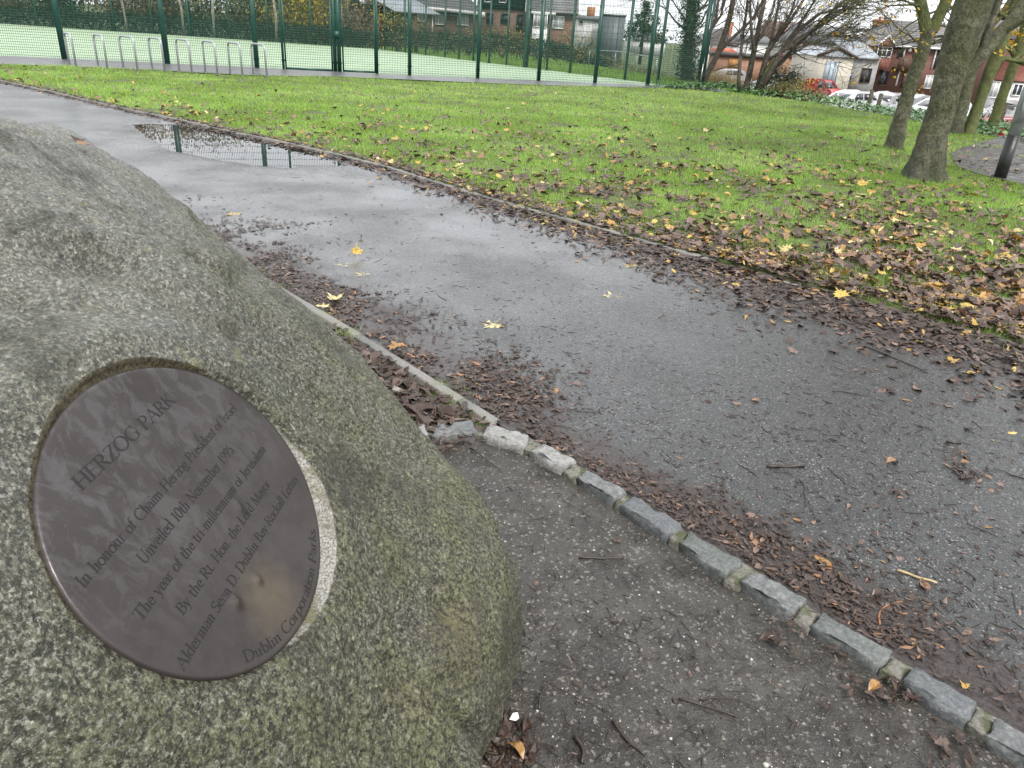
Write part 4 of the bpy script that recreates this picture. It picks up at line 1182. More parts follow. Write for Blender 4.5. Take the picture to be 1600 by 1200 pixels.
def trunk(pts, rads, parent, mat, name='trunk', flare=.0, roots=5, seed=0, rings=70, sides=40, rough=.10):
    pts = np.asarray(pts, float)
    d = np.r_[0, np.cumsum(np.linalg.norm(np.diff(pts, axis=0), axis=1))]
    t = np.linspace(0, d[-1], rings)
    t = d[-1] * (np.linspace(0, 1, rings) ** 1.25)
    C_ = np.stack([np.interp(t, d, pts[:, k]) for k in range(3)], 1)
    for _ in range(3):
        C_[1:-1] = (C_[:-2] + 2 * C_[1:-1] + C_[2:]) / 4
    rr = np.interp(t, d, rads)
    a = np.arange(sides) * 2 * np.pi / sides
    z = t[:, None]
    fl = flare * np.exp(-z / .28) * (.55 + .65 * np.maximum(0, np.cos(a[None] * roots / 2 + seed) ** 2) + .35 * np.cos(a[None] * 2 + seed * 1.7))
    rad = rr[:, None] + fl
    V = np.stack([C_[:, None, 0] + rad * np.cos(a), C_[:, None, 1] + rad * np.sin(a), np.broadcast_to(C_[:, None, 2], rad.shape)], -1)
    nz = (fbm(V + seed, 2.2, 3, seed) - .5) * rough * rr[:, None] * 3 + (fbm(V * np.array([1, 1, .5]) + seed, 14, 5, seed + 3, .65) - .5) * .06
    V[..., 0] += nz * np.cos(a); V[..., 1] += nz * np.sin(a)
    i = np.arange(rings - 1)[:, None] * sides + np.arange(sides)[None]
    j = np.arange(rings - 1)[:, None] * sides + (np.arange(sides)[None] + 1) % sides
    F = np.stack([i, j, j + sides, i + sides], -1).reshape(-1, 4)
    return npobj(name, V.reshape(-1, 3), F, mat, parent, smooth=True)
def grow(mb, p, d, length, rad, depth, rng, spread=.6, kids=3, lift=.12, tips=None, minr=.004, wig=.18, sides=5):
    n = 5
    pts = [p]
    dd = d / np.linalg.norm(d)
    for k in range(n):
        dd = dd + rng.normal(0, wig, 3) + np.array([0, 0, lift])
        dd /= np.linalg.norm(dd)
        pts.append(pts[-1] + dd * length / n)
    rads = np.linspace(rad, max(minr, rad * .45), n + 1)
    mb.tube(pts, rads, sides if depth > 1 else 3, cap=False)
    if depth <= 0:
        if tips is not None: tips.append(pts[-1]); tips.append(pts[3])
        return
    for k in range(kids):
        f = rng.uniform(.35, 1.0)
        i = min(n - 1, int(f * n))
        b = pts[i] + (pts[i + 1] - pts[i]) * (f * n - i)
        nd = dd + rng.normal(0, spread, 3)
        grow(mb, b, nd, length * rng.uniform(.55, .8), max(minr, rads[i] * .6), depth - 1, rng, spread, kids, lift, tips, minr, wig, sides)
    grow(mb, pts[-1], dd, length * .7, rads[-1], depth - 1, rng, spread, kids, lift, tips, minr, wig, sides)
def maple_outline():
    P = [(0, 0), (.16, .02), (.42, -.10), (.40, .10), (.62, .16), (.44, .30), (.52, .50), (.28, .46), (.24, .66), (.10, .62), (0, .98)]
    return P + [(-x, y) for x, y in P[-2:0:-1]]
MAPLE = np.array(maple_outline()) - [0, .3]
M_yleaf = tinted('yellow_foliage', [(0, (.30, .16, .02)), (.5, (.55, .34, .03)), (1, (.62, .45, .07))], .5, .3)
def leafcloud(name, centres, n, size, spread, mat, parent, rng, lo=0., hi=1., flat=1.0, kind=None):
    centres = np.asarray(centres)
    c = centres[rng.integers(0, len(centres), n)] + rng.normal(0, 1, (n, 3)) * np.asarray(spread)
    ax = rng.normal(0, 1, (n, 3)); ax[:, 2] *= flat
    ax /= np.linalg.norm(ax, axis=1)[:, None]
    bx = np.cross(ax, rng.normal(0, 1, (n, 3))); bx /= np.linalg.norm(bx, axis=1)[:, None]
    s = size * rng.uniform(.6, 1.4, n)[:, None]
    fold = np.cross(ax, bx) * s * .25
    V = np.stack([c - ax * s, c + bx * s * .45 + fold, c + ax * s, c - bx * s * .45 + fold], 1).reshape(-1, 3)
    i = np.arange(n)[:, None] * 4
    F = np.concatenate([i + [[0, 1, 2]], i + [[0, 2, 3]]], 1).reshape(-1, 3)
    tint = np.repeat(rng.uniform(lo, hi, n), 2)
    o = npobj(name, V, F, mat, parent, tint=tint)
    if kind: o['kind'] = kind
    return o

def vert_line(px, py, tx, ty, h, n=8):
    """a stem standing at a ground point, heading for a second photo point at the same depth"""
    p = G(px, py); p[2] = zt(p[0], p[1]) - .1
    q = AT(tx, ty, p[1])
    return p, q
# great tree
p1 = G(1444, 284); Y1 = p1[1]
tr1 = thing('tree', 'thick grey green tree trunk with flared roots, largest and nearest of the trees', 'tree', p1, 'trees in a row along the dirt path')
cpx = [(1446, 290), (1447, 262), (1456, 225), (1471, 170), (1485, 120), (1503, 60), (1523, 0), (1545, -90), (1565, -190)]
cp = [AT(a, b, Y1 + .0) for a, b in cpx]
cp[0][2] = -.15
sc1 = Y1 / FPX * 1.06
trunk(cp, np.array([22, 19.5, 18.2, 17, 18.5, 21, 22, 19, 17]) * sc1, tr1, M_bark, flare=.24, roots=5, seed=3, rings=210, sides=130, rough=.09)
mb = MB(); tips = []
rng = np.random.default_rng(5)
l0 = AT(1498, 128, Y1)
limb = [l0, AT(1535, 85, Y1), AT(1560, 55, Y1 + .1), AT(1590, 22, Y1 + .2), AT(1630, -40, Y1 + .3), AT(1690, -120, Y1 + .5)]
mb.tube(limb, np.array([8, 9, 8.5, 8, 7.5, 7]) * sc1, 18, cap=False)
for k in (2, 3, 4, 5):
    grow(mb, limb[k], np.array([.6, .2, .35]) + rng.normal(0, .4, 3), 1.0, .035, 2, rng, .6, 2, .05, tips)
grow(mb, AT(1535, 84, Y1), np.array([.25, .3, .9]), 1.6, .06, 2, rng, .5, 2, .1, tips)
for k in range(5):
    grow(mb, cp[-1], np.array([math.cos(k * 1.3), math.sin(k * 1.3), 1.0]), 2.4, .17, 3, rng, .5, 2, .05, tips)
mb.build('branches', M_bark, tr1, smooth=True)
yl = [t for t in tips]
sel = np.array(yl)[rng.permutation(len(yl))[:46]]
cl = np.vstack([sel, [AT(a, b, Y1 + .5) for a, b in [(1488, 40), (1478, 47), (1570, 62), (1590, 44), (1580, 60), (1597, 40), (1565, 72), (1572, 28)]]])
leafcloud('foliage', cl, 760, .036, (.11, .11, .09), M_yleaf, tr1, rng)
# second tree, forking
p2 = G(1396, 237); Y2 = p2[1]
tr2 = thing('tree', 'slimmer mossy tree trunk forking high up, just left of the thickest trunk', 'tree', p2, 'trees in a row along the dirt path')
cpx = [(1394, 242), (1398, 222), (1409, 180), (1424, 130), (1440, 84), (1452, 46)]
cp2 = [AT(a, b, Y2) for a, b in cpx]; cp2[0][2] = -.15
s2 = Y2 / FPX * 1.06
trunk(cp2, np.array([11.5, 9.6, 8.8, 8.6, 8.4, 9.4]) * s2, tr2, M_bark, flare=.13, roots=4, seed=9, rings=130, sides=80)
mb = MB(); tips = []
for arm in ([(1449, 52), (1443, 26), (1437, -4), (1428, -60), (1424, -130)], [(1455, 48), (1468, 24), (1482, -6), (1500, -60), (1520, -140)]):
    L = [AT(a, b, Y2) for a, b in arm]
    mb.tube(L, np.array([8.4, 7.4, 7, 6.6, 5.4]) * s2, 14, cap=False)
    for k in range(4): grow(mb, L[-1], np.array([math.cos(k * 1.7), math.sin(k * 1.7), .9]), 1.8, .09, 3, rng, .5, 2, .05, tips)
for (a, b), d_ in {(1439, 8): (-1, 0, .16), (1434, -22): (-1, -.1, .0), (1472, 15): (.6, .2, .5)}.items():
    for q in range(3): grow(mb, AT(a, b, Y2), np.array(d_) + rng.normal(0, .18, 3), .85, .018, 3, rng, .42, 2, -.01, tips, .0035)
mb.build('branches', M_bark2, tr2, smooth=True)
tp = np.array(tips); tp = tp[rng.permutation(len(tp))[:60]]
leafcloud('foliage', np.vstack([tp, [AT(1408, 16, Y2), AT(1418, 18, Y2), AT(1352, 4, Y2)]]), 260, .032, (.09, .09, .07), M_yleaf, tr2, rng)
# trees further down the row
for nm, base, line_, wd, seed, mt, fork in (('mossy tree trunk standing between the thickest trunk and the pair at the far right', (1512, 213), [(1512, 216), (1517, 196), (1530, 160), (1545, 118), (1560, 80), (1578, 30), (1592, -30)], [10.5, 10, 9.5, 10, 11, 8, 7], 21, M_bark2, [(1553, 100), (1585, 95)]),
                                       ('slender tree trunk with a low side branch, furthest right beside the parked cars', (1547, 205), [(1547, 208), (1552, 190), (1566, 150), (1581, 110), (1592, 76), (1604, 30), (1616, -30)], [9, 8, 8, 8.5, 8, 7, 6], 27, M_bark2, [(1588, 88), (1560, 70)]),
                                       ('grey tree trunk half hidden behind the right side of the thickest trunk', (1492, 212), [(1492, 214), (1497, 190), (1507, 150), (1518, 105), (1532, 60), (1548, 0)], [11, 10, 10, 10, 9, 8], 33, M_bark, [(1528, 70), (1560, 30)])):
    p = G(*base); Yk = p[1]
    z0 = zt(p[0], p[1])
    t = thing('tree', nm, 'tree', (p[0], p[1], z0), 'trees in a row along the dirt path')
    L = [AT(a, b, Yk) for a, b in line_]; L[0][2] = z0 - .2
    s_ = Yk / FPX * .82
    trunk(L, np.array(wd) * s_, t, mt, flare=.08, roots=4, seed=seed, rings=50, sides=26)
    mb = MB(); tips = []
    f0, f1 = AT(*fork[0], Yk), AT(*fork[1], Yk)
    mb.tube([f0, (f0 + f1) / 2 + [0, 0, .08], f1, f1 + (f1 - f0) * .8 + [0, 0, .3]], np.array([6, 4.5, 4, 3]) * s_, 8, cap=False)
    for q in range(3): grow(mb, f1, (f1 - f0) / np.linalg.norm(f1 - f0) + rng.normal(0, .4, 3), 1.4, .04, 3, rng, .5, 2, .04, tips)
    for q in range(5): grow(mb, L[-1], np.array([math.cos(q * 1.3), math.sin(q * 1.3), .8]), 2.0, .1, 3, rng, .5, 2, .05, tips)
    for q in range(3): grow(mb, L[-2], rng.normal(0, 1, 3) * [1, 1, .3] + [0, 0, .3], 1.6, .05, 3, rng, .5, 2, .02, tips)
    mb.build('branches', mt, t, smooth=True)
    tp = np.array(tips); tp = tp[rng.permutation(len(tp))[:70]]
    leafcloud('foliage', tp, 520, .042, (.13, .13, .1), M_yleaf, t, rng)

# bare trees by the far corner of the court
M_ivy = tinted('ivy_leaf', [(0, (.012, .03, .012)), (.6, (.03, .065, .022)), (1, (.07, .11, .045))], .4)
def stem(base_px, line_px, wpx, Yk, zb):
    L = [AT(a, b, Yk) for a, b in line_px]
    L[0][2] = min(L[0][2], zb - .1)
    return L, np.array(wpx) * Yk / FPX / 2
rng = np.random.default_rng(77)
# ivy clad trunk behind the fence
b = G(1072, 131); Yk = b[1] + 3.0; zb = zt(b[0], Yk)
ti = thing('tree', 'ivy covered bare tree rising behind the end of the green court fence', 'tree', (AT(1072, 131, Yk)[0], Yk, zb))
L, w = stem(None, [(1073, 136), (1073, 110), (1076, 70), (1079, 30), (1082, -20), (1086, -80)], [26, 24, 22, 20, 17, 12], Yk, zb)
trunk(L, w * .62, ti, M_bark3, seed=5, rings=30, sides=14)
mb = MB(); tips = []
for k in range(16):
    f = rng.uniform(.25, 1)
    p = AT(1073 + 10 * f, 125 - 170 * f, Yk)
    grow(mb, p, np.array([rng.choice([-1, 1]) * rng.uniform(.4, 1.2), rng.uniform(-.3, .5), rng.uniform(.1, .8)]), rng.uniform(1.2, 2.2), .05, 3, rng, .45, 2, .06, tips, .005)
mb.build('branches', M_bark3, ti)
ivc = np.array([AT(1073 + 10 * f, 128 - 150 * f, Yk) for f in np.linspace(0, 1, 40)])
leafcloud('ivy', ivc, 5200, .055, (.24, .24, .12), M_ivy, ti, rng)
# dark slanting tree beside the corner post
b = G(1094, 136); Yk = b[1] + 1.2
td = thing('tree', 'dark bare tree slanting up to the right beside the court corner post', 'tree', (b[0], Yk, zt(b[0], Yk)))
mb = MB(); tips = []
L, w = stem(None, [(1093, 138), (1104, 118), (1120, 88), (1132, 55), (1142, 20), (1150, -30)], [10, 9, 8.5, 8, 8, 6], Yk, 0)
trunk(L, w, td, M_bark3, seed=15, rings=40, sides=12, rough=.04)
for a_, wd in (([(1119, 88), (1135, 68), (1160, 45), (1178, 28), (1192, 0)], 6), ([(1104, 64), (1112, 45), (1126, 25), (1134, -5)], 5), ([(1128, 68), (1150, 72), (1170, 60), (1190, 58)], 3), ([(1100, 90), (1104, 60), (1118, 30), (1124, -10)], 6)):
    LL = [AT(x, y, Yk) for x, y in a_]
    mb.tube(LL, np.linspace(wd, wd * .55, len(LL)) * Yk / FPX / 2, 6, cap=False)
    for q in range(1, len(LL)):
        for r_ in range(3): grow(mb, LL[q], (LL[q] - LL[q - 1]) / np.linalg.norm(LL[q] - LL[q - 1]) + rng.normal(0, .5, 3), 1.1, .02, 2, rng, .5, 2, .08, tips, .005)
mb.build('branches', M_bark3, td)
# the many stemmed tree, sweeping right
b = G(1172, 147); Yk = b[1]
tm = thing('tree', 'bare many stemmed tree with mossy stems fanning out to the right behind the lawn', 'tree', (b[0], Yk, zt(b[0], Yk)))
mb = MB(); tips = []
stems = [([(1158, 146), (1154, 125), (1156, 100), (1160, 60), (1166, 20), (1170, -20)], 6, (0, .3)), ([(1163, 146), (1170, 120), (1178, 80), (1186, 40), (1196, -5)], 10, (.1, .4)), ([(1180, 149), (1190, 118), (1200, 80), (1212, 62), (1222, 40)], 10, (.3, .5)),
         ([(1182, 149), (1204, 112), (1222, 78), (1246, 48), (1280, 22)], 9, (.9, .3)), ([(1186, 144), (1210, 108), (1236, 80), (1262, 54), (1292, 24)], 7, (1, .35)), ([(1204, 92), (1236, 72), (1272, 46), (1300, 20), (1330, -10)], 5, (1, .35)),
         ([(1212, 110), (1232, 88), (1262, 70), (1290, 56)], 3, (1, .15)), ([(1188, 60), (1206, 20), (1216, -20)], 5, (.4, .8)), ([(1178, 80), (1173, 40), (1172, -20)], 5, (.0, .9)), ([(1190, 118), (1206, 60), (1218, 0), (1224, -30)], 6, (.2, .9)), ([(1212, 62), (1236, 20), (1250, -25)], 5, (.3, .9)), ([(1222, 78), (1252, 34), (1280, -10)], 5, (.6, .7)), ([(1212, 62), (1236, 30), (1262, -10)], 6, (.7, .6)), ([(1222, 78), (1250, 58), (1286, 38), (1322, 16)], 4, (1, .3))]
for a_, wd, (dx, dz) in stems:
    LL = [AT(x, y, Yk + rng.uniform(-.5, .6) * (i > 0)) for i, (x, y) in enumerate(a_)]
    if a_[0][1] > 140: LL[0][2] = min(LL[0][2], zt(LL[0][0], Yk) - .1)
    (MB().tube(LL, np.linspace(wd, wd * .5, len(LL)) * Yk / FPX / 2, 8).build('stem', M_bark3, tm, smooth=True) if a_[0][1] > 140 else mb.tube(LL, np.linspace(wd, wd * .5, len(LL)) * Yk / FPX / 2, 8, cap=False))
    for q in range(2, len(LL)):
        for r_ in range(4): grow(mb, LL[q], np.array([dx, 0, dz]) + rng.normal(0, .26, 3), rng.uniform(.7, 1.3), .020, 3, rng, .35, 2, .03, tips, .0055)
mb.build('branches', M_bark3, tm)
tp = np.array(tips); tp = tp[rng.permutation(len(tp))[:50]]
leafcloud('foliage', tp, 120, .035, (.09, .09, .06), M_yleaf, tm, rng)
MB().tube([AT(1186, 146, Yk - .05), AT(1200, 110, Yk - .05), AT(1216, 84, Yk - .05)], np.array([5, 4.6, 3.5]) * Yk / FPX, 10).build('stem', M_bark2, tm, smooth=True)
# ------------------------------------------------------------------ buildings
def brick_map(m, bt):
    sp_ = m.n('SeparateXYZ'); m.l(m.coord(), sp_.inputs[0])
    cb = m.n('CombineXYZ')
    m.l(m.math('ADD', sp_.outputs[0], sp_.outputs[1]), cb.inputs[0]); m.l(sp_.outputs[2], cb.inputs[1])
    m.l(cb.outputs[0], bt.inputs['Vector'])
m = NT('red_brick')
bt = m.n('TexBrick'); brick_map(m, bt)
bt.inputs['Scale'].default_value = 4.4
bt.inputs['Color1'].default_value = (.15, .052, .036, 1); bt.inputs['Color2'].default_value = (.10, .036, .028, 1); bt.inputs['Mortar'].default_value = (.26, .22, .19, 1)
bt.inputs['Mortar Size'].default_value = .012
M_brick = m.set(m.mix(m.ramp(m.noise(1.5, 5), [(.35, 0.0), (.75, .4)]), bt.outputs[0], (.10, .05, .04)), .85)
m = NT('brown_brick')
bt = m.n('TexBrick'); brick_map(m, bt)
bt.inputs['Scale'].default_value = 4.4
bt.inputs['Color1'].default_value = (.22, .12, .085, 1); bt.inputs['Color2'].default_value = (.15, .08, .06, 1); bt.inputs['Mortar'].default_value = (.22, .18, .16, 1)
bt.inputs['Mortar Size'].default_value = .012
M_brick2 = m.set(m.mix(m.ramp(m.noise(1.5, 5), [(.35, 0.0), (.75, .4)]), bt.outputs[0], (.12, .08, .07)), .85)
M_tile = plain('dark_tile', (.075, .068, .068), .55, var=.35, scale=5, bump=.3, bscale=12)
M_tile2 = plain('grey_tile', (.17, .165, .165), .5, var=.3, scale=6, bump=.3, bscale=12)
M_redtile = plain('red_tile', (.17, .06, .042), .7, var=.3, scale=6, bump=.3, bscale=14)
M_slate = plain('slate', (.12, .125, .13), .5, var=.3, scale=4, bump=.3, bscale=10)
M_metal = plain('roof_sheet', (.27, .30, .33), .5, var=.15, scale=2, bump=.1)
M_rend = plain('cream_render', (.48, .45, .38), .85, var=.15, scale=3)
M_rendw = plain('white_render', (.66, .66, .65), .8, var=.1, scale=3)
M_rendg = plain('grey_render', (.26, .26, .25), .85, var=.25, scale=3)
M_tan = plain('tan_boarding', (.42, .25, .15), .8, var=.25, scale=4)
M_timber = plain('brown_timber', (.075, .04, .028), .7, var=.35, scale=8)
M_blackclad = plain('black_cladding', (.018, .02, .024), .6, var=.3, scale=8)
M_upvc = plain('white_upvc', (.74, .74, .73), .4, var=.05, bump=0)
M_bluedoor = plain('pale_blue_door', (.36, .44, .50), .6, var=.2, scale=3)
m = NT('window_glass')
M_glass = m.set((.03, .035, .04), .06, None, 0, .6)
M_curtain = plain('net_curtain', (.42, .43, .43), .5, var=.15, scale=5, bump=0)

class Facade:
    """a house front through two points; u runs along it, w back from it"""
    def __init__(s, px0, px1, Y0, Y1, py=120):
        s.p0 = AT(px0, py, Y0)[:2]; s.p1 = AT(px1, py, Y1)[:2]
        s.L = np.linalg.norm(s.p1 - s.p0)
        s.d = (s.p1 - s.p0) / s.L
        s.n = np.array([-s.d[1], s.d[0]])
        if s.n @ s.p0 < 0: s.n = -s.n                       # away from the viewer
        s.yaw = math.atan2(s.d[1], s.d[0])
    def hit(s, px, py, w=0):
        d = ray(px, py)
        q = s.p0 + s.n * w
        t = (q @ s.n) / (d[:2] @ s.n)
        P = EYEP + d * t
        return (P[:2] - s.p0) @ s.d, P[2]
    def pt(s, u, w, z): return np.array([*(s.p0 + s.d * u + s.n * w), z])
    def box(s, mb, u0, u1, w0, w1, z0, z1):
        return mb.hexa([s.pt(u0, w0, z0), s.pt(u1, w0, z0), s.pt(u1, w1, z0), s.pt(u0, w1, z0), s.pt(u0, w0, z1), s.pt(u1, w0, z1), s.pt(u1, w1, z1), s.pt(u0, w1, z1)])
    def pbox(s, mb, a, b, w0, w1):
        """box whose front is seen between two photo points (bottom left, top right)"""
        u0, z0 = s.hit(*a, w0); u1, z1 = s.hit(*b, w0)
        return s.box(mb, u0, u1, w0, w1, z0, z1)
    def window(s, root, a, b, bars=1, w=0, frame=None, pane=None, t=.06, trans=0):
        u0, z0 = s.hit(*a, w); u1, z1 = s.hit(*b, w)
        s.window_uv(root, u0, u1, z0, z1, bars, w, frame, pane, t, trans)
    def window_uv(s, root, u0, u1, z0, z1, bars=1, w=0, frame=None, pane=None, t=.06, trans=0):
        mb = MB()
        s.box(mb, u0 - t, u0, w - .06, w - .002, z0 - t, z1 + t); s.box(mb, u1, u1 + t, w - .06, w - .002, z0 - t, z1 + t)
        s.box(mb, u0, u1, w - .06, w - .002, z1, z1 + t); s.box(mb, u0, u1, w - .10, w - .002, z0 - t, z0)
        for k in range(bars):
            c = u0 + (u1 - u0) * (k + 1) / (bars + 1)
            s.box(mb, c - .03, c + .03, w - .05, w - .004, z0, z1)
        if trans: s.box(mb, u0, u1, w - .048, w - .005, z0 + (z1 - z0) * .68 - .025, z0 + (z1 - z0) * .68 + .025)
        f = mb.build('window', frame or M_upvc, root)
        mb = MB(); s.box(mb, u0, u1, w - .022, w - .008, z0, z1)
        mb.build('pane', pane or M_glass, f)
    def gable_roof(s, mb, u0, u1, w0, w1, ze, zr, over=.3, hip0=0, hip1=0, th=.12):
        """ridge runs along u"""
        wm = (w0 + w1) / 2
        a, b, c, d = s.pt(u0 - over, w0 - over, ze), s.pt(u1 + over, w0 - over, ze), s.pt(u1 + over, w1 + over, ze), s.pt(u0 - over, w1 + over, ze)
        e, f = s.pt(u0 - over + hip0, wm, zr), s.pt(u1 + over - hip1, wm, zr)
        mb.add([a, b, c, d, e, f], [(0, 1, 5, 4), (2, 3, 4, 5), (3, 2, 1, 0)], [(1, 2, 5), (3, 0, 4)])
        return mb
    def cross_roof(s, mb, u0, u1, w0, w1, ze, zr, over=.25):
        """ridge runs back, gable to the front"""
        um = (u0 + u1) / 2
        a, b, c, d = s.pt(u0 - over, w0 - over, ze), s.pt(u1 + over, w0 - over, ze), s.pt(u1 + over, w1, ze), s.pt(u0 - over, w1, ze)
        e, f = s.pt(um, w0 - over, zr), s.pt(um, w1, zr)
        mb.add([a, b, c, d, e, f], [(3, 0, 4, 5), (1, 2, 5, 4)], [(0, 1, 4), (2, 3, 5)])
        return mb
    def rows(s, root, mat, u0, u1, w0, w1, z0, z1, n):
        """courses of tiles as shallow steps up a roof slope"""
        mb = MB()
        for k in range(n):
            t0, t1 = k / n, (k + 1) / n
            A = [s.pt(u0, w0 + (w1 - w0) * t0, z0 + (z1 - z0) * t0 + .015), s.pt(u1, w0 + (w1 - w0) * t0, z0 + (z1 - z0) * t0 + .015),
                 s.pt(u1, w0 + (w1 - w0) * t1, z0 + (z1 - z0) * t1 + .02), s.pt(u0, w0 + (w1 - w0) * t1, z0 + (z1 - z0) * t1 + .02)]
            B = [p + [0, 0, .05] for p in A[:2]] + [A[2] + [0, 0, .012], A[3] + [0, 0, .012]]
            mb.hexa(A + B)
        return tag(mb.build('roof_tiles', mat, root), kind='stuff')

ZR = -2.15
# --- red brick house on the right
H = Facade(1362, 1520, 79, 79)
hs = thing('brick_house', 'red brick house with bay window and timber balcony across the road, behind the forked tree', 'house', H.pt(0, 0, ZR))
zev = H.hit(1400, 71)[1]; uR = H.L
mb = MB(); H.box(mb, 0, uR, 0, 7, ZR - .2, zev); mb.build('wall', M_brick, hs)
zrg = H.hit(1424, 33, 3.5)[1]
mb = MB(); H.gable_roof(mb, 0, uR, 0, 7, zev + .003, zrg, .35, 2.2, 0); mb.build('roof', M_tile2, hs)
H.rows(hs, M_tile2, 1.2, uR + .3, -.35, 3.3, zev + .03, zrg - .05, 12)
mb = MB(); H.box(mb, -.35, uR + .3, -.46, -.36, zev - .12, zev + .04); mb.build('gutter', M_upvc, hs)
# bay with its little gable
u0, z0 = H.hit(1363, 108, -.9); u1, _ = H.hit(1388, 108, -.9)
zb1 = H.hit(1380, 90, -.9)[1]; zb2 = H.hit(1380, 72, -.9)[1]
bay = MB(); H.box(bay, u0, u1, -.9, -.003, z0, zb1); b_ = bay.build('bay', M_redtile, hs)
mb = MB(); H.box(mb, u0 + .05, u1 - .05, -.85, -.003, zb1, zb2); mb.build('bay_post', M_timber, b_)
H.window_uv(hs, u0 + .12, u1 - .12, zb1 + .1, zb2 - .1, 2, -.852, M_upvc, M_glass, .06, 1)
mb = MB(); H.cross_roof(mb, u0, u1, -.9, 2.5, zb2, H.hit(1383, 55, -.9)[1], .12); mb.build('bay_roof', M_tile2, hs)
a, b, c = H.pt(u0 - .14, -1.09, zb2), H.pt(u1 + .14, -1.09, zb2), H.pt((u0 + u1) / 2, -1.09, H.hit(1383, 55, -.9)[1])
mb = MB()
for p, q in ((a, c), (b, c)):
    mb.tube([p, q], .09, 4)
mb.build('bargeboard', M_upvc, hs)
mb = MB(); mb.add([H.pt(u0, -1.06, zb2), H.pt(u1, -1.06, zb2), H.pt((u0 + u1) / 2, -1.06, H.hit(1383, 58, -.9)[1]), H.pt(u0, -1.02, zb2), H.pt(u1, -1.02, zb2), H.pt((u0 + u1) / 2, -1.02, H.hit(1383, 58, -.9)[1])], [(0, 1, 4, 3), (1, 2, 5, 4), (2, 0, 3, 5)], [(0, 2, 1), (3, 4, 5)])
mb.build('gable', M_redtile, hs)
H.window(hs, (1371, 132), (1389, 112), 1, 0, M_timber)
H.window(hs, (1402, 89), (1411, 75), 0, 0, M_timber)
H.window(hs, (1426, 91), (1436, 77), 0, 0, M_timber, M_curtain)
mb = MB(); H.pbox(mb, (1401, 108), (1428, 91), -1.0, -.95); u0, z0 = H.hit(1401, 108, -1); u1, _ = H.hit(1428, 108, -1)
H.box(mb, u0, u1, -.95, -.003, z0, z0 + .15); mb.build('balcony', M_timber, hs)
mb = MB(); H.pbox(mb, (1406, 137), (1421, 112), -.06, -.003); d_ = mb.build('door', M_timber, hs)
for a, b in (((1410, 91), (1413, 71)), ((1361, 135), (1364, 108)), ((1399, 134), (1402, 110)), ((1455, 107), (1458, 76)), ((1471, 122), (1475, 80))):
    u0, z0 = H.hit(*a); _, z1 = H.hit(*b)
    MB().tube([H.pt(u0, -.08, z0), H.pt(u0, -.08, z1)], .07, 6).build('downpipe', M_upvc, hs)
H.window(hs, (1459, 106), (1470, 78), 0, 0, M_timber, None, .06, 1)
H.window(hs, (1443, 137), (1458, 119), 1, 0, M_upvc, M_curtain)
H.window(hs, (1482, 135), (1500, 116), 1)
H.window(hs, (1484, 104), (1500, 82), 1)
mb = MB(); u0, z0 = H.hit(1421, 78); mb.tube([H.pt(u0, -.2, z0), H.pt(u0, -.01, z0)], .16, 10); mb.build('alarm_box', M_upvc, hs)

# --- grey slated house with its brick stack, further back
H = Facade(1240, 1385, 96, 96)
hs = thing('slate_house', 'grey slated house with skylights and a tall brick chimney, behind the cream garage', 'house', H.pt(0, 0, ZR))
zev = H.hit(1340, 71)[1]; zrg = H.hit(1330, 43, 4)[1]
mb = MB(); H.box(mb, 0, H.L - 1.2, 0, 8, ZR - .2, zev); mb.build('wall', M_rendg, hs)
mb = MB(); H.gable_roof(mb, 0, H.L - 1.2, 0, 8, zev + .003, zrg, .2); mb.build('roof', M_slate, hs)
for a in (1320, 1336, 1345):
    u0 = H.hit(a, 55, 2)[0]
    t0, t1 = .42, .72
    P = [H.pt(u0 + q, -.2 + 4.2 * t, zev + (zrg - zev) * t + .06) for q, t in ((0, t0), (.75, t0), (.75, t1), (0, t1))]
    mb = MB().hexa(P + [p + [0, 0, .08] for p in P]); mb.build('skylight', M_rendw, hs)
u0, zc0 = H.hit(1366, 60, 1.0); u1, _ = H.hit(1384, 60, 1.0)
zc1 = H.hit(1376, 35, 1.0)[1]
M_stack = plain('orange_brick', (.34, .15, .07), .85, var=.35, scale=6)
mb = MB(); H.box(mb, u0, u1, 1.0, 2.4, zev - 1.6, zc1); H.box(mb, u0 - .12, u1 + .12, .88, 2.52, zc1 + .002, zc1 + .3)
ch = mb.build('chimney', M_stack, hs)
mb = MB(); H.box(mb, u0 - .05, u1 + .05, .9, 2.45, zev - 3.5, zev - .2); mb.build('chimney_breast', M_rendg, ch)
for k in range(2): MB().tube([H.pt(u0 + .35 + .6 * k, 1.7, zc1 + .3), H.pt(u0 + .35 + .6 * k, 1.7, zc1 + .62)], .13, 8).build('chimney_pot', M_stack, ch)

# --- cream garage
H = Facade(1272, 1328, 70, 70)
hs = thing('garage', 'cream garage with pale blue door and grey sheet roof beside the red brick house', 'garage', H.pt(0, 0, ZR))
zev = H.hit(1327, 90)[1]; zrg = H.hit(1300, 74)[1]
mb = MB(); H.box(mb, 0, H.L, 0, 7, ZR - .2, zev)
mb.add([H.pt(0, 0, zev), H.pt(H.L, 0, zev), H.pt(H.L / 2, 0, zrg - .1), H.pt(0, .1, zev), H.pt(H.L, .1, zev), H.pt(H.L / 2, .1, zrg - .1)], [(0, 1, 4, 3), (1, 2, 5, 4), (2, 0, 3, 5)], [(0, 2, 1), (3, 4, 5)])
mb.build('wall', M_rend, hs)
mb = MB(); H.cross_roof(mb, 0, H.L, .02, 7, zev + .004, zrg, .2); mb.build('roof', M_metal, hs)
mb = MB()
for s_ in (0, 1): mb.tube([H.pt(-.2 if s_ == 0 else H.L + .2, -.24, zev), H.pt(H.L / 2, -.24, zrg)], .11, 4)
mb.build('bargeboard', M_timber, hs)
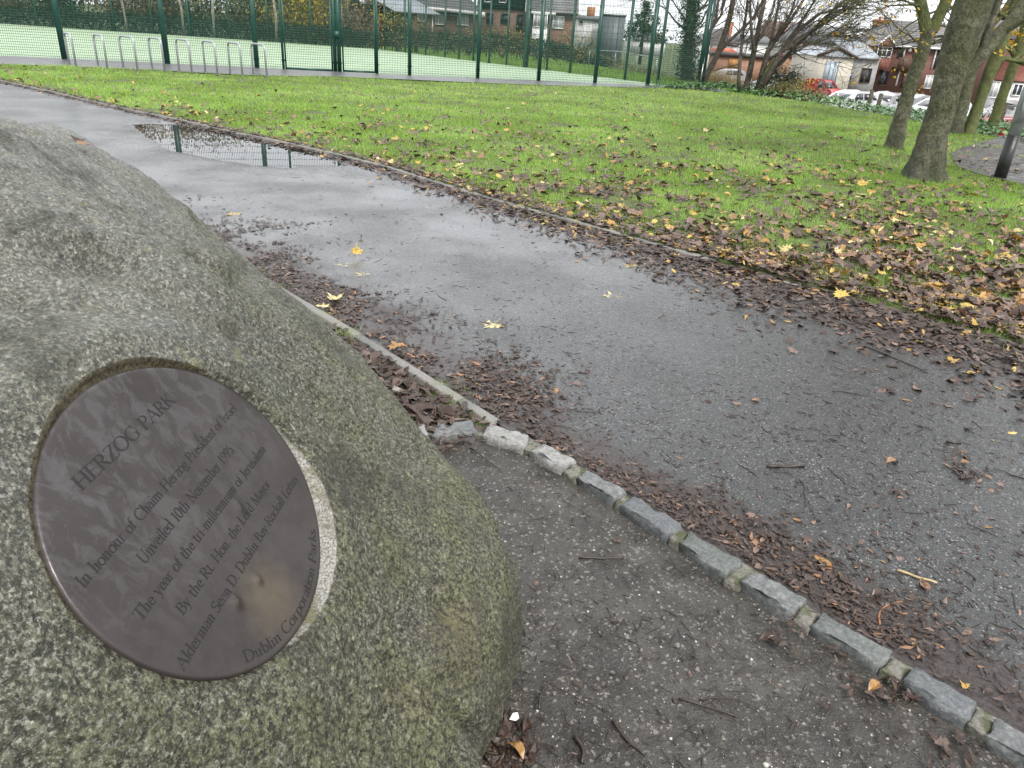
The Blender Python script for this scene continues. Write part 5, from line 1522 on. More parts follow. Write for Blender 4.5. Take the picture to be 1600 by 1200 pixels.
mb = MB(); H.pbox(mb, (1283, 133), (1312, 96), -.05, -.003); d_ = mb.build('door', M_bluedoor, hs)
mb = MB(); u0, z0 = H.hit(1283, 133); u1, z1 = H.hit(1312, 96)
for f in (.0, .33, .66, .98): H.box(mb, u0 + (u1 - u0) * f, u0 + (u1 - u0) * f + .05, -.08, -.052, z0, z1)
mb.build('door_rail', M_rendg, d_)
H2 = Facade(1326, 1368, 72, 72)
mb = MB(); H2.box(mb, .02, H2.L, 0, 5, ZR - .2, H2.hit(1340, 92)[1]); mb.build('side_wing', M_rendg, hs)
zz = H2.hit(1340, 91)[1]
mb = MB(); P = [H2.pt(0, -.3, zz + .003), H2.pt(H2.L, -.3, zz + .003), H2.pt(H2.L, 4.6, zz + 1.3), H2.pt(-.6, 4.6, zz + 1.3)]; mb.hexa(P + [p + [0, 0, .1] for p in P]); mb.build('wing_roof', M_metal, hs)
H2.window(hs, (1343, 128), (1362, 108), 1, 0, M_timber)
sg_p = H2.pt(*[H2.hit(1321, 132, -1)[0]], -1.0, ZR)
sgn = thing('sign_post', 'small dark sign board on a post in front of the cream garage', 'sign', sg_p)
MB().tube([sg_p, sg_p + [0, 0, 1.9]], .04, 6).build('post', M_blackp, sgn)
MB().box(sg_p + [0.1, -.05, 1.75], (.5, .04, .55)).build('board', M_blue, sgn)
MB().box(sg_p + [0.1, -.075, 1.86], (.34, .008, .1)).build('panel', M_white, sgn)
bw = AT(1324, 131, 66)
wl = tag(MB().box((bw[0] + .2, 66, ZR + .38), (1.3, .3, .9)).build('garden_wall', M_brick, None), 'low red brick garden wall with a pier in front of the cream garage', 'wall')
bw = AT(1352, 132, 66)
wl = tag(MB().box((bw[0], 66.2, ZR + .22), (1.9, .25, .55)).build('garden_wall', M_brick, None), 'lower red brick garden wall under the grey garage wing window', 'wall')

# --- outbuildings seen through the bare trees
H = Facade(1116, 1226, 84, 84)
hs = thing('brick_outbuilding', 'long low brick outbuilding with a timber gate seen through the bare tree stems', 'outbuilding', H.pt(0, 0, ZR))
zt1 = H.hit(1170, 90)[1]
mb = MB(); H.box(mb, 0, H.L, 0, 4, ZR - .2, zt1); mb.build('wall', plain('salmon_brick', (.27, .15, .10), .85, var=.25, scale=3), hs)
mb = MB(); H.box(mb, -.2, H.L + .1, -.25, 4.2, zt1 + .003, zt1 + .35); mb.build('roof', M_tile, hs)
mb = MB(); H.pbox(mb, (1137, 106), (1155, 92), -.06, -.003); mb.build('gate', plain('orange_timber', (.33, .17, .06), .8, var=.3), hs)
H = Facade(1230, 1272, 80, 80)
hs = thing('boarded_shed', 'tan boarded shed with a small oval white sign, left of the cream garage', 'shed', H.pt(0, 0, ZR))
zt1 = H.hit(1250, 92)[1]
mb = MB(); H.box(mb, 0, H.L, 0, 4, ZR - .2, zt1); mb.build('wall', M_tan, hs)
mb = MB(); H.box(mb, -.1, H.L + .1, -.2, 4.2, zt1 + .003, zt1 + .35); mb.build('roof', M_redtile, hs)
u0, z0 = H.hit(1243, 106)
t = np.linspace(0, 2 * np.pi, 25)[:-1]
V = np.array([H.pt(u0 + .35 * math.cos(k), -.03, z0 + .2 * math.sin(k)) for k in t] + [H.pt(u0 + .35 * math.cos(k), -.004, z0 + .2 * math.sin(k)) for k in t])
mb = MB().add(V, [(k, (k + 1) % 24, 24 + (k + 1) % 24, 24 + k) for k in range(24)]); mb.extra = [list(range(24))[::-1]]
mb.build('oval_sign', M_white, hs)
mb = MB(); H.box(mb, u0 - .2, u0 + .2, -.036, -.031, z0 - .05, z0 + .05); mb.build('sign_panel', M_blue, hs)
def simple_house(name, label, px0, px1, Y, eave_px, ridge_px, wall, roof, depth=7, wins=(), chim=None, cross=False, lean=0):
    H = Facade(px0, px1, Y, Y + lean, 70)
    zg = ZR if px0 > 1000 else 0
    h = thing('house', label, 'house', H.pt(0, 0, zg))
    ze = H.hit(*eave_px)[1]; zr = H.hit(ridge_px[0], ridge_px[1], 0 if cross else depth / 2)[1]
    mb = MB(); H.box(mb, 0, H.L, 0, depth, zg - .2, ze)
    if cross: mb.add([H.pt(0, 0, ze), H.pt(H.L, 0, ze), H.pt(H.L / 2, 0, zr - .1), H.pt(0, .1, ze), H.pt(H.L, .1, ze), H.pt(H.L / 2, .1, zr - .1)], [(0, 1, 4, 3), (1, 2, 5, 4), (2, 0, 3, 5)], [(0, 2, 1), (3, 4, 5)])
    mb.build('wall', wall, h)
    mb = MB()
    if cross: H.cross_roof(mb, 0, H.L, .02, depth, ze + .003, zr, .25)
    else: H.gable_roof(mb, 0, H.L, 0, depth, ze + .003, zr, .3)
    mb.build('roof', roof, h)
    for w_ in wins: H.window(h, *w_)
    if chim:
        u, z = H.hit(chim[0], chim[1], depth / 2)
        c_ = MB(); H.box(c_, u - .4, u + .4, depth / 2 - .35, depth / 2 + .35, ze, z); c_.build('chimney', M_stack, h)
    return H, h
simple_house('house', 'white gabled house with an orange lean-to, behind the slanting dark tree', 1098, 1152, 108, (1120, 70), (1124, 44), M_rendw, M_tile, 8, [((1108, 82), (1114, 72), 0), ((1128, 84), (1136, 74), 0)], (1141, 34), True)
simple_house('house', 'small house with a dark slate roof glimpsed between the bare stems', 1160, 1204, 112, (1180, 67), (1182, 56), M_rendw, M_slate, 7, [((1170, 78), (1178, 71), 0)])
simple_house('house', 'brown tiled house glimpsed through the fan of bare branches', 1206, 1262, 115, (1230, 62), (1232, 34), M_rendg, plain('brown_tile', (.16, .10, .08), .7, var=.3), 9, [((1216, 76), (1226, 66), 1), ((1240, 78), (1250, 68), 1)])
simple_house('lean_to', 'orange roofed shed behind the slanting dark tree', 1128, 1150, 90, (1140, 82), (1140, 75), M_rendw, plain('orange_roof', (.33, .09, .04), .6), 5)
# --- right hand house
H = Facade(1536, 1640, 56, 56)
hs = thing('brick_house', 'brick house with white windows under a red tiled bay roof, far right behind parked cars', 'house', H.pt(0, 0, ZR))
zev = H.hit(1560, 126)[1]
mb = MB(); H.box(mb, 0, H.L, 0, 6, ZR - .2, zev + 2.6); mb.build('wall', M_brick, hs)
mb = MB(); H.gable_roof(mb, 0, H.L, 0, 6, zev + 2.603, zev + 4.6, .3); mb.build('roof', M_tile2, hs)
P = [H.pt(.3, -.9, zev), H.pt(H.L, -.9, zev), H.pt(H.L, -.003, zev + 1.15), H.pt(1.1, -.003, zev + 1.15)]
mb = MB().hexa(P + [p + [0, 0, .1] for p in P]); mb.build('bay_roof', M_redtile, hs)
mb = MB(); H.box(mb, .5, H.L, -.8, -.003, ZR - .1, zev - .001); b_ = mb.build('bay', M_rendw, hs)
H.window(hs, (1543, 151), (1569, 129), 2, -.802, None, M_curtain)
H.window(hs, (1580, 148), (1598, 133), 1, -.802)

# --- houses beyond the court
H = Facade(560, 748, 58, 76, 40)
zg = 0
hs = thing('bungalow', 'brown brick bungalow with a dark tiled roof and white fascia beyond the court', 'bungalow', H.pt(0, 0, 0))
zev = H.hit(680, 14)[1]
mb = MB(); H.box(mb, 0, H.L, 0, 9, -.2, zev); mb.build('wall', M_brick2, hs)
mb = MB(); H.gable_roof(mb, 0, H.L, 0, 9, zev + .003, zev + 3.3, .5); mb.build('roof', M_tile, hs)
H.rows(hs, M_tile, 0, H.L + .3, -.5, 4.3, zev + .03, zev + 3.2, 14)
mb = MB(); H.box(mb, -.5, H.L + .5, -.62, -.5, zev - .16, zev + .1); mb.build('fascia', M_upvc, hs)
for (a, b, k, pn) in (((602, 32), (611, 12), 0, None), ((652, 32), (663, 17), 1, M_curtain), ((679, 37), (695, 19), 2, M_curtain), ((714, 38), (731, 22), 2, M_curtain)): H.window(hs, a, b, k, 0, None, pn)
for px in (674, 588):
    u0 = H.hit(px, 30)[0]; MB().tube([H.pt(u0, -.1, 0), H.pt(u0, -.1, zev - .17)], .06, 6).build('downpipe', M_upvc, hs)
mb = MB(); P = [H.pt(-.3, -3.2, zev - .55), H.pt(H.hit(632, 8)[0], -3.2, zev - .55), H.pt(H.hit(632, 8)[0], -.63, zev + .5), H.pt(-.3, -.63, zev + .5)]; mb.hexa(P + [p + [0, 0, .1] for p in P]); mb.build('lean_to_roof', M_metal, hs)
H = Facade(746, 829, 63, 61.5, 40)
hs = thing('clad_house', 'house with black cladding over a brown brick ground floor, beyond the court', 'house', H.pt(0, 0, 0))
zev = H.hit(790, 14.5)[1]
mb = MB(); H.box(mb, 0, H.L, 0, 8, -.2, zev); mb.build('wall', M_brick2, hs)
mb = MB(); H.box(mb, -.02, H.L + .02, -.12, 8, zev + .003, zev + 2.6)
b_ = mb.build('cladding', M_blackclad, hs)
mb = MB()
for k in range(int(H.L / .3)): H.box(mb, .1 + k * .3, .14 + k * .3, -.15, -.122, zev + .02, zev + 2.55)
tag(mb.build('batten', M_blackclad, b_), kind='stuff')
mb = MB(); H.gable_roof(mb, 0, H.L, 0, 8, zev + 2.61, zev + 4.6, .3); mb.build('roof', M_tile, hs)
for a, b in (((758, 2), (768, -12)), ((781, 3), (791, -11))): H.window(hs, a, b, 0, -.12)
for a, b in (((761, 36), (770, 22)), ((784, 35), (796, 23)), ((808, 46), (816, 24))): H.window(hs, a, b, 0, 0, M_blackclad)
mb = MB(); u0, z0 = H.hit(756, 23); H.box(mb, u0 - .1, u0 + .1, -.15, -.003, z0 - .18, z0 + .18); mb.build('wall_light', M_upvc, hs)
H = Facade(829, 898, 60, 60, 40)
hs = thing('gabled_house', 'brown brick house with a grey tiled roof and white bay window, beyond the court', 'house', H.pt(0, 0, 0))
zev = H.hit(850, 20)[1]; zrg = H.hit(850, -30, 4)[1]
mb = MB(); H.box(mb, .02, H.L, 0, 8, -.2, zev); mb.build('wall', M_brick2, hs)
mb = MB(); H.gable_roof(mb, .02, H.L - .1, 0, 8, zev + .003, zrg, .35); mb.build('roof', M_tile2, hs)
H.rows(hs, M_tile2, -.3, H.L + .2, -.35, 3.9, zev + .03, zrg - .05, 12)
mb = MB(); H.box(mb, -.35, H.L * .55, -.47, -.36, zev - .12, zev + .05); mb.build('gutter', M_upvc, hs)
mb = MB(); mb.tube([H.pt(-.36, -.38, zev), H.pt(-.36, 4, zrg)], .11, 4); mb.tube([H.pt(H.L + .26, -.38, zev), H.pt(H.L + .26, 4, zrg)], .11, 4); mb.build('bargeboard', M_upvc, hs)
u0, z0 = H.hit(832, 42, -.5); u1, z1 = H.hit(857, 23, -.5)
mb = MB(); H.box(mb, u0, u1, -.5, -.003, -.1, z0); H.box(mb, u0, u1, -.5, -.003, z1, zev - .125); mb.build('bay', M_upvc, hs)
mb = MB(); H.box(mb, u0 + .03, u1 - .03, -.45, -.004, z0 + .002, z1 - .002); mb.build('bay_core', M_curtain, hs)
H.window_uv(hs, u0 + .1, u1 - .1, z0 + .05, z1 - .05, 3, -.452, None, M_curtain)
H.window(hs, (864, 43), (881, 27), 1, 0, None, M_curtain)
u0 = H.hit(831, 30)[0]; MB().tube([H.pt(u0 - .15, -.1, 0), H.pt(u0 - .15, -.1, zev)], .06, 6).build('downpipe', M_upvc, hs)
simple_house('house', 'white walled house with a slate roof and slim chimney, right of the gabled brick house', 900, 938, 85, (915, 30), (915, 24), M_rendw, M_slate, 7, [((905, 37), (911, 32), 0)], (924, 11))
H = Facade(942, 976, 80, 80, 40)
bx = thing('grey_block', 'plain grey flat roofed block rising over the hedge beyond the court', 'building', H.pt(0, 0, 0))
zz = H.hit(960, 25)[1]
mb = MB(); H.box(mb, 0, H.L, 0, 4, -1, zz); mb.build('wall', plain('grey_panel', (.13, .15, .16), .5, var=.15), bx)
mb = MB(); H.box(mb, -.08, H.L + .08, -.08, 4.08, zz + .003, zz + .15); mb.build('roof', M_slate, bx)
mb = MB()
for k in range(1, 4): H.box(mb, H.L * k / 4 - .03, H.L * k / 4 + .03, -.03, -.003, -1, zz - .01)
mb.build('panel_joint', M_slate, bx)
simple_house('house', 'white gable ended house low behind the hedge, left of the ivy clad tree', 988, 1040, 92, (1000, 62), (1014, 42), M_rendw, M_slate, 8, [((998, 74), (1004, 66), 0)], None, True)

# ------------------------------------------------------------------ hedges and shrubs
def tint_mat(name, stops): return tinted(name, stops, .55, .15)
M_hedge = tint_mat('hedge_leaf', [(0, (.012, .02, .013)), (.6, (.03, .048, .023)), (1, (.075, .09, .035))])
M_brownleaf = tint_mat('russet_leaf', [(0, (.09, .06, .04)), (.5, (.21, .14, .08)), (1, (.36, .26, .13))])
M_olive = tint_mat('olive_leaf', [(0, (.075, .075, .03)), (.5, (.18, .165, .068)), (1, (.32, .28, .11))])
M_yellow = tint_mat('yellow_leaf', [(0, (.20, .16, .03)), (.5, (.42, .33, .05)), (1, (.56, .47, .10))])
M_twigc = plain('hedge_wood', (.03, .024, .02), .9, bump=0)
def hedge(name, label, cat, pts, h, w, mat, n, size, seed, core=True, zbase=None, group=None, top_var=.12):
    rng = np.random.default_rng(seed)
    pts = np.asarray(pts, float)[:, :2]
    zf = lambda p: zt(p[..., 0], p[..., 1])
    c = pts.mean(0)
    t = thing(name, label, cat, (*c, float(zf(c))), group)
    d = np.r_[0, np.cumsum(np.linalg.norm(np.diff(pts, axis=0), axis=1))]
    s_ = rng.uniform(0, d[-1], n)
    P = np.stack([np.interp(s_, d, pts[:, 0]), np.interp(s_, d, pts[:, 1])], 1)
    hh = h * (1 + top_var * 2 * (vnoise(P, .9, seed) - .5) + top_var * (vnoise(P, 3.3, seed + 1) - .5))
    f = rng.random(n) ** .7
    a = rng.uniform(-1, 1, n)
    P = P + np.stack([rng.normal(0, .05, n) + a * w / 2, rng.normal(0, .05, n) + a * w / 2 * .8], 1)
    cc = np.c_[P, zf(P) + hh * f]
    ax = rng.normal(0, 1, (n, 3)); ax /= np.linalg.norm(ax, axis=1)[:, None]
    bx = np.cross(ax, rng.normal(0, 1, (n, 3))); bx /= np.linalg.norm(bx, axis=1)[:, None]
    sz = size * rng.uniform(.6, 1.4, n)[:, None]
    V = np.stack([cc - ax * sz, cc + bx * sz * .5, cc + ax * sz, cc - bx * sz * .5], 1).reshape(-1, 3)
    F = np.arange(4 * n).reshape(-1, 4)
    npobj('foliage', V, F, mat, t, tint=np.clip(rng.normal(.5, .25, n), 0, 1))
    if core:
        mb = MB()
        q = resample(pts, max(3, int(d[-1] / 1.2)))
        for k, p in enumerate(q):
            for j in range(3):
                b = np.array([p[0] + rng.normal(0, w * .2), p[1] + rng.normal(0, w * .2), float(zf(p)) - .1])
                hb = h * rng.uniform(.6, .98)
                tip = b + np.array([rng.normal(0, .25), rng.normal(0, .25), hb])
                mb.tube([b, (b + tip) / 2 + rng.normal(0, .06, 3), tip], [.03, .02, .006], 4, cap=False)
                for j2 in range(3):
                    s0 = b + (tip - b) * rng.uniform(.3, .9)
                    mb.tube([s0, s0 + np.array([rng.normal(0, .3), rng.normal(0, .3), hb * .25])], [.012, .004], 3, cap=False)
        tag(mb.build('stems', M_twigc, t), kind='stuff')
    return t
off3 = gn_ * (1 if gn_ @ BK0 > 0 else -1)
def back(px, py, dist): return on_line(px, py, BK0 + off3 * dist, gn_)
hedge('hedge', 'long dark clipped hedge behind the back fence of the court', 'hedge', [back(-70, 30, 1.0), back(150, 46, 1.0), back(360, 61, 1.0), back(588, 77, 1.0)], 1.05, .9, M_hedge, 15000, .075, 61)
hedge('hedge', 'dark hedge along the far side of the court under the brick houses', 'hedge', [G(588, 73), G(700, 80), G(800, 86), G(900, 92), G(950, 96)], 1.15, .9, M_hedge, 12000, .07, 62)
hedge('hedge', 'yellow green straggling hedge beyond the metal rail, under the grey block', 'hedge', [G(880, 90), G(960, 96), G(1040, 103)], 1.55, 1.0, M_olive, 5200, .055, 63)
def bush(label, px, py, h, w, mat, n, seed, size=.06, Y=None, name='shrub', group='shrubs behind the court hedge', zb=None):
    p = G(px, py) if Y is None else AT(px, py, Y)
    zb = zt(p[0], p[1]) if zb is None else zb
    rng = np.random.default_rng(seed)
    t = thing(name, label, 'shrub', (p[0], p[1], zb), group)
    mb = MB(); tips = []
    for k in range(9):
        a = rng.uniform(0, 6.28)
        b = np.array([p[0] + rng.normal(0, w * .15), p[1] + rng.normal(0, w * .12), zb - .1])
        tip = np.array([p[0] + math.cos(a) * w * .42, p[1] + math.sin(a) * w * .42, zb + h * rng.uniform(.65, 1)])
        mid = (b + tip) / 2 + [0, 0, h * .12]
        mb.tube([b, mid, tip], [.035, .022, .008], 5, cap=False)
        for j in range(6):
            f = rng.uniform(.3, 1)
            s0 = b + (mid - b) * f if f < .6 else mid + (tip - mid) * f
            e = s0 + np.array([rng.normal(0, w * .16), rng.normal(0, w * .16), h * rng.uniform(.05, .25)])
            mb.tube([s0, e], [.012, .004], 3, cap=False)
            tips += [s0, e]
        tips += [tip, mid]
    tag(mb.build('stems', M_twigc, t), kind='stuff')
    leafcloud('foliage', tips, n, size, (w * .10, w * .10, h * .07), mat, t, rng)
    return t
for i, (px, d_, h, w, mt, n, lb) in enumerate([(-45, 3.0, 4.0, 6, M_brownleaf, 5200, 'dull brown shrub cut by the left edge, behind the dark hedge'), (45, 3.2, 4.2, 6, M_brownleaf, 5200, 'brown leafed shrub second from the left behind the dark hedge'), (118, 2.6, 3.2, 5, M_hedge, 4800, 'dark green shrub between two brown ones behind the dark hedge'),
                                               (192, 2.8, 4.6, 5.5, M_brownleaf, 6000, 'tawny shrub behind the hedge, left of the pale sapling'), (262, 3.2, 4.4, 5, M_brownleaf, 5000, 'reddish brown shrub behind the hedge near the second post'), (330, 2.8, 4.5, 5, M_olive, 4800, 'olive brown shrub behind the hedge between pale saplings'),
                                               (392, 2.6, 4.0, 4.5, M_olive, 4800, 'green brown shrub just left of the bright yellow one'), (468, 2.4, 3.3, 3.4, M_yellow, 2900, 'bright yellow shrub behind the hedge left of the gate post'), (506, 2.2, 2.3, 2.4, M_yellow, 1100, 'low yellow shrub directly left of the stout gate post'), (556, 2.4, 3.4, 3.8, M_brownleaf, 1700, 'twiggy brown shrub between the gate post and the bungalow')]):
    q = back(px, 60, d_ + 1)
    bush(lb, px, 60, h * 1.3, w * 1.1, mt, int(n * 1.5), 300 + i, .10, Y=q[1], zb=0)
for i, (px, h, w, mt, lb, n) in enumerate([(612, 2.5, 2.6, M_yellow, 'yellow green shrub against the bungalow window, right of the gate', 900), (648, 2.2, 1.6, M_olive, 'green shrub under the bungalow fascia', 500), (690, 1.9, 3.0, M_olive, 'buff grassy shrub in front of the bungalow windows', 700), (738, 1.7, 2.6, M_olive, 'low shrub at the corner of the bungalow', 600), (784, 2.0, 3.0, M_yellow, 'straw yellow shrub in front of the black clad house', 700), (850, 1.6, 4.0, M_olive, 'low olive shrub under the white bay window', 800), (905, 2.0, 2.0, M_yellow, 'yellow flowering shrub right of the gabled house', 500)]):
    q = G(px, 80 + (px - 600) * .065)
    bush(lb, px, 70, h * .8, w, mt, int(n * .8), 330 + i, .045, Y=q[1] + 1.6, zb=0, group='shrubs in the gardens beyond the court')
# pale saplings behind the back fence
for i, (px, tilt) in enumerate([(201, 2), (256, 4), (288, -2), (335, 0), (432, -3)]):
    q = back(px, 56, .6)
    b = np.array([*q, 0.])
    t = thing('sapling', ['pale slim sapling stem left of the second post, behind the back fence', 'pale slim sapling stem close beside the second fence post', 'thickest pale sapling stem behind the back fence', 'pale twin sapling stem left of the third fence post', 'pale sapling stem just left of the gate, behind the back fence'][i], 'tree', b)
    rng = np.random.default_rng(400 + i)
    MB().tube([b - [0, 0, .1], b + [rng.normal(0, .1), 0, 1.5], b + [rng.normal(0, .2), 0, 3.2], b + [rng.normal(0, .3), 0, 5]], [.09, .08, .06, .03], 8).build('trunk', M_barkp, t)
    mb = MB()
    for k in range(6): grow(mb, b + [0, 0, 2.4 + k * .4], np.array([rng.normal(), rng.normal(), .8]), 1.2, .02, 2, rng, .5, 2, .1, None, .005)
    mb.build('branches', M_twigc, t)
# conifer
p = AT(1004, 60, 86)
t = thing('conifer', 'dark evergreen tree beside the white gable ended house', 'tree', (p[0], p[1], 0))
MB().tube([(p[0], p[1], -1), (p[0], p[1], 5)], [.2, .06], 6).build('trunk', M_bark3, t)
rng = np.random.default_rng(8)
cc = [np.array([p[0] + rng.normal(0, 1) * (1.0 - f) * 1.6, p[1] + rng.normal(0, 1) * (1 - f) * 1.4, 1.2 + f * 3.6]) for f in rng.random(90)]
leafcloud('crown', cc, 3200, .12, (.25, .25, .16), M_ivy, t, rng)
# metal rail beyond the far fence
rl = [(920, 97, 78.5), (960, 100, 80), (993, 105, 85), (1024, 111, 92)]
P = [G(a, b) for a, b, _ in rl]
t = thing('barrier_rail', 'low galvanised tube rail on the rough grass beyond the court corner', 'railing', P[0])
tops = [AT(a, c, p[1]) for (a, b, c), p in zip(rl, P)]
for p, q in zip(P, tops): MB().tube([p - [0, 0, .1], np.array([p[0], p[1], q[2]])], .035, 8).build('post', M_galv, t)
mb = MB()
for a, b in zip(P[:-1], P[1:]):
    za = 1.0
mb.tube([np.array([p[0], p[1], q[2]]) for p, q in zip(P, tops)], .03, 8); mb.build('rail', M_galv, t)
# shrubs, undergrowth and dry grass on the right
bush('tangled brown and green shrub beside the navy bollard', 1232, 158, 1.0, 1.7, M_olive, 3200, 351, .035, Y=27.6, group='shrubs along the bank', zb=-.55)
bush('reddish brown shrub right of the tangled green one, below the red van', 1264, 160, .95, 1.5, M_brownleaf, 2600, 352, .035, Y=27.2, group='shrubs along the bank', zb=-.75)
bush('dark green bush close behind the navy bollard', 1216, 150, 1.15, 1.0, M_hedge, 1400, 353, .04, Y=28, group='shrubs along the bank', zb=-.4)
bush('thin brown shrub in front of the parked white cars', 1330, 165, .8, 1.2, M_brownleaf, 300, 354, .03, Y=26.5, group='shrubs along the bank', zb=-.9)
bush('sparse bramble against the forked tree, in front of the cars', 1402, 175, .85, 1.2, M_olive, 300, 355, .03, Y=25, group='shrubs along the bank', zb=-.95)
bush('orange leafed shrub between the two slender right hand trees', 1535, 190, 1.2, 1.0, M_brownleaf, 420, 356, .035, Y=24, group='shrubs along the bank', zb=-1.0)
bush('straw coloured bush against the tan boarded shed', 1250, 120, 1.7, 2.0, M_yellow, 500, 357, .06, Y=60, group='shrubs along the bank', zb=-2.15)
for i, (a, b, c) in enumerate([(1362, 168, 140), (1376, 172, 146), (1572, 196, 160)]):
    Yp = 24.5 - i * .4
    q = AT(a, c, Yp); zb = zt(q[0], Yp)
    h = q[2] - zb
    o = MB().tube([np.array([q[0], Yp, zb - .2]), np.array([q[0] + .03, Yp, q[2]])], [.07, .06], 8).build('fence_post', M_bark3, None)
    tag(o, ['dark wooden fence post in front of the parked cars, left of a pair', 'dark wooden fence post in front of the parked cars, right of a pair', 'dark leaning wooden post by the red car at far right'][i], 'post', 'old fence posts on the bank')
M_ivyg = tinted('ground_ivy', [(0, (.03, .07, .025)), (.5, (.085, .19, .065)), (1, (.22, .34, .14))], .35, .1)
rng = np.random.default_rng(91)
n = 15000
lf = smooth(LAWN_FAR[9:18], 1)
d = np.r_[0, np.cumsum(np.linalg.norm(np.diff(lf, axis=0), axis=1))]
s_ = rng.uniform(0, d[-1], n)
P = np.stack([np.interp(s_, d, lf[:, 0]), np.interp(s_, d, lf[:, 1])], 1)
wv = rng.uniform(-.15, 1, n) ** 1.0 * (2.4 + 1.6 * vnoise(P, .6, 5))
P = P + np.array([.93, .36]) * wv[:, None]
hz = (.10 + .34 * fbm(P, 1.6, 3, 15)) * np.clip(wv + .3, 0, 1) * rng.uniform(.4, 1, n)
cc = np.c_[P, zt(P[:, 0], P[:, 1]) + hz]
ax = rng.normal(0, 1, (n, 3)); ax[:, 2] *= .45; ax /= np.linalg.norm(ax, axis=1)[:, None]
bx = np.cross(ax, [0, 0, 1.] + rng.normal(0, .35, (n, 3))); bx /= np.linalg.norm(bx, axis=1)[:, None]
sz = .045 * rng.uniform(.6, 1.5, n)[:, None]
V = np.stack([cc - ax * sz, cc + bx * sz * .7, cc + ax * sz, cc - bx * sz * .7], 1).reshape(-1, 3)
tag(npobj('ground_ivy', V, np.arange(4 * n).reshape(-1, 4), M_ivyg, None, tint=np.clip(rng.normal(.5, .25, n), 0, 1), off=np.array([10, 22, 0])), 'green ivy and nettles covering the bank along the lawn edge', 'ground cover', kind='stuff')
def blades(name, P, Z, h, w, mat, seed, lean=.35, tint=None, label=None, cat=None):
    rng = np.random.default_rng(seed)
    n = len(P)
    a = rng.uniform(0, 2 * np.pi, n)
    dx = np.stack([np.cos(a), np.sin(a)], 1)
    b = rng.uniform(0, 2 * np.pi, n)
    ln = np.stack([np.cos(b), np.sin(b)], 1) * (rng.uniform(.1, 1, n) * lean)[:, None]
    hh = h * rng.uniform(.55, 1.3, n)
    ww = w * rng.uniform(.7, 1.3, n)
    base = np.c_[P, Z]
    V = np.stack([base - np.c_[dx * ww[:, None] / 2, np.zeros(n)], base + np.c_[dx * ww[:, None] / 2, np.zeros(n)],
                  base + np.c_[ln * hh[:, None], hh * np.sqrt(np.clip(1 - (ln ** 2).sum(1), .1, 1))]], 1).reshape(-1, 3)
    o = npobj(name, V, np.arange(3 * n).reshape(-1, 3), mat, None, tint=np.clip(rng.normal(.5, .22, n), 0, 1) if tint is None else tint, off=np.array([P[:, 0].mean(), P[:, 1].mean(), 0]))
    return tag(o, label, cat, kind='stuff')
M_dry = tinted('dry_grass', [(0, (.10, .08, .04)), (.5, (.25, .19, .09)), (1, (.38, .31, .16))], .7, .2)
P = np.vstack([np.stack([AT(a, 130, Y_)[:2] for a, Y_ in zip(RNG.uniform(1096, 1160, 3500), RNG.uniform(33, 40, 3500))])])
blades('dry_grass', P, zt(P[:, 0], P[:, 1]), .75, .016, M_dry, 5, .4, None, 'tall straw coloured dry grass beside the court corner', 'grass')

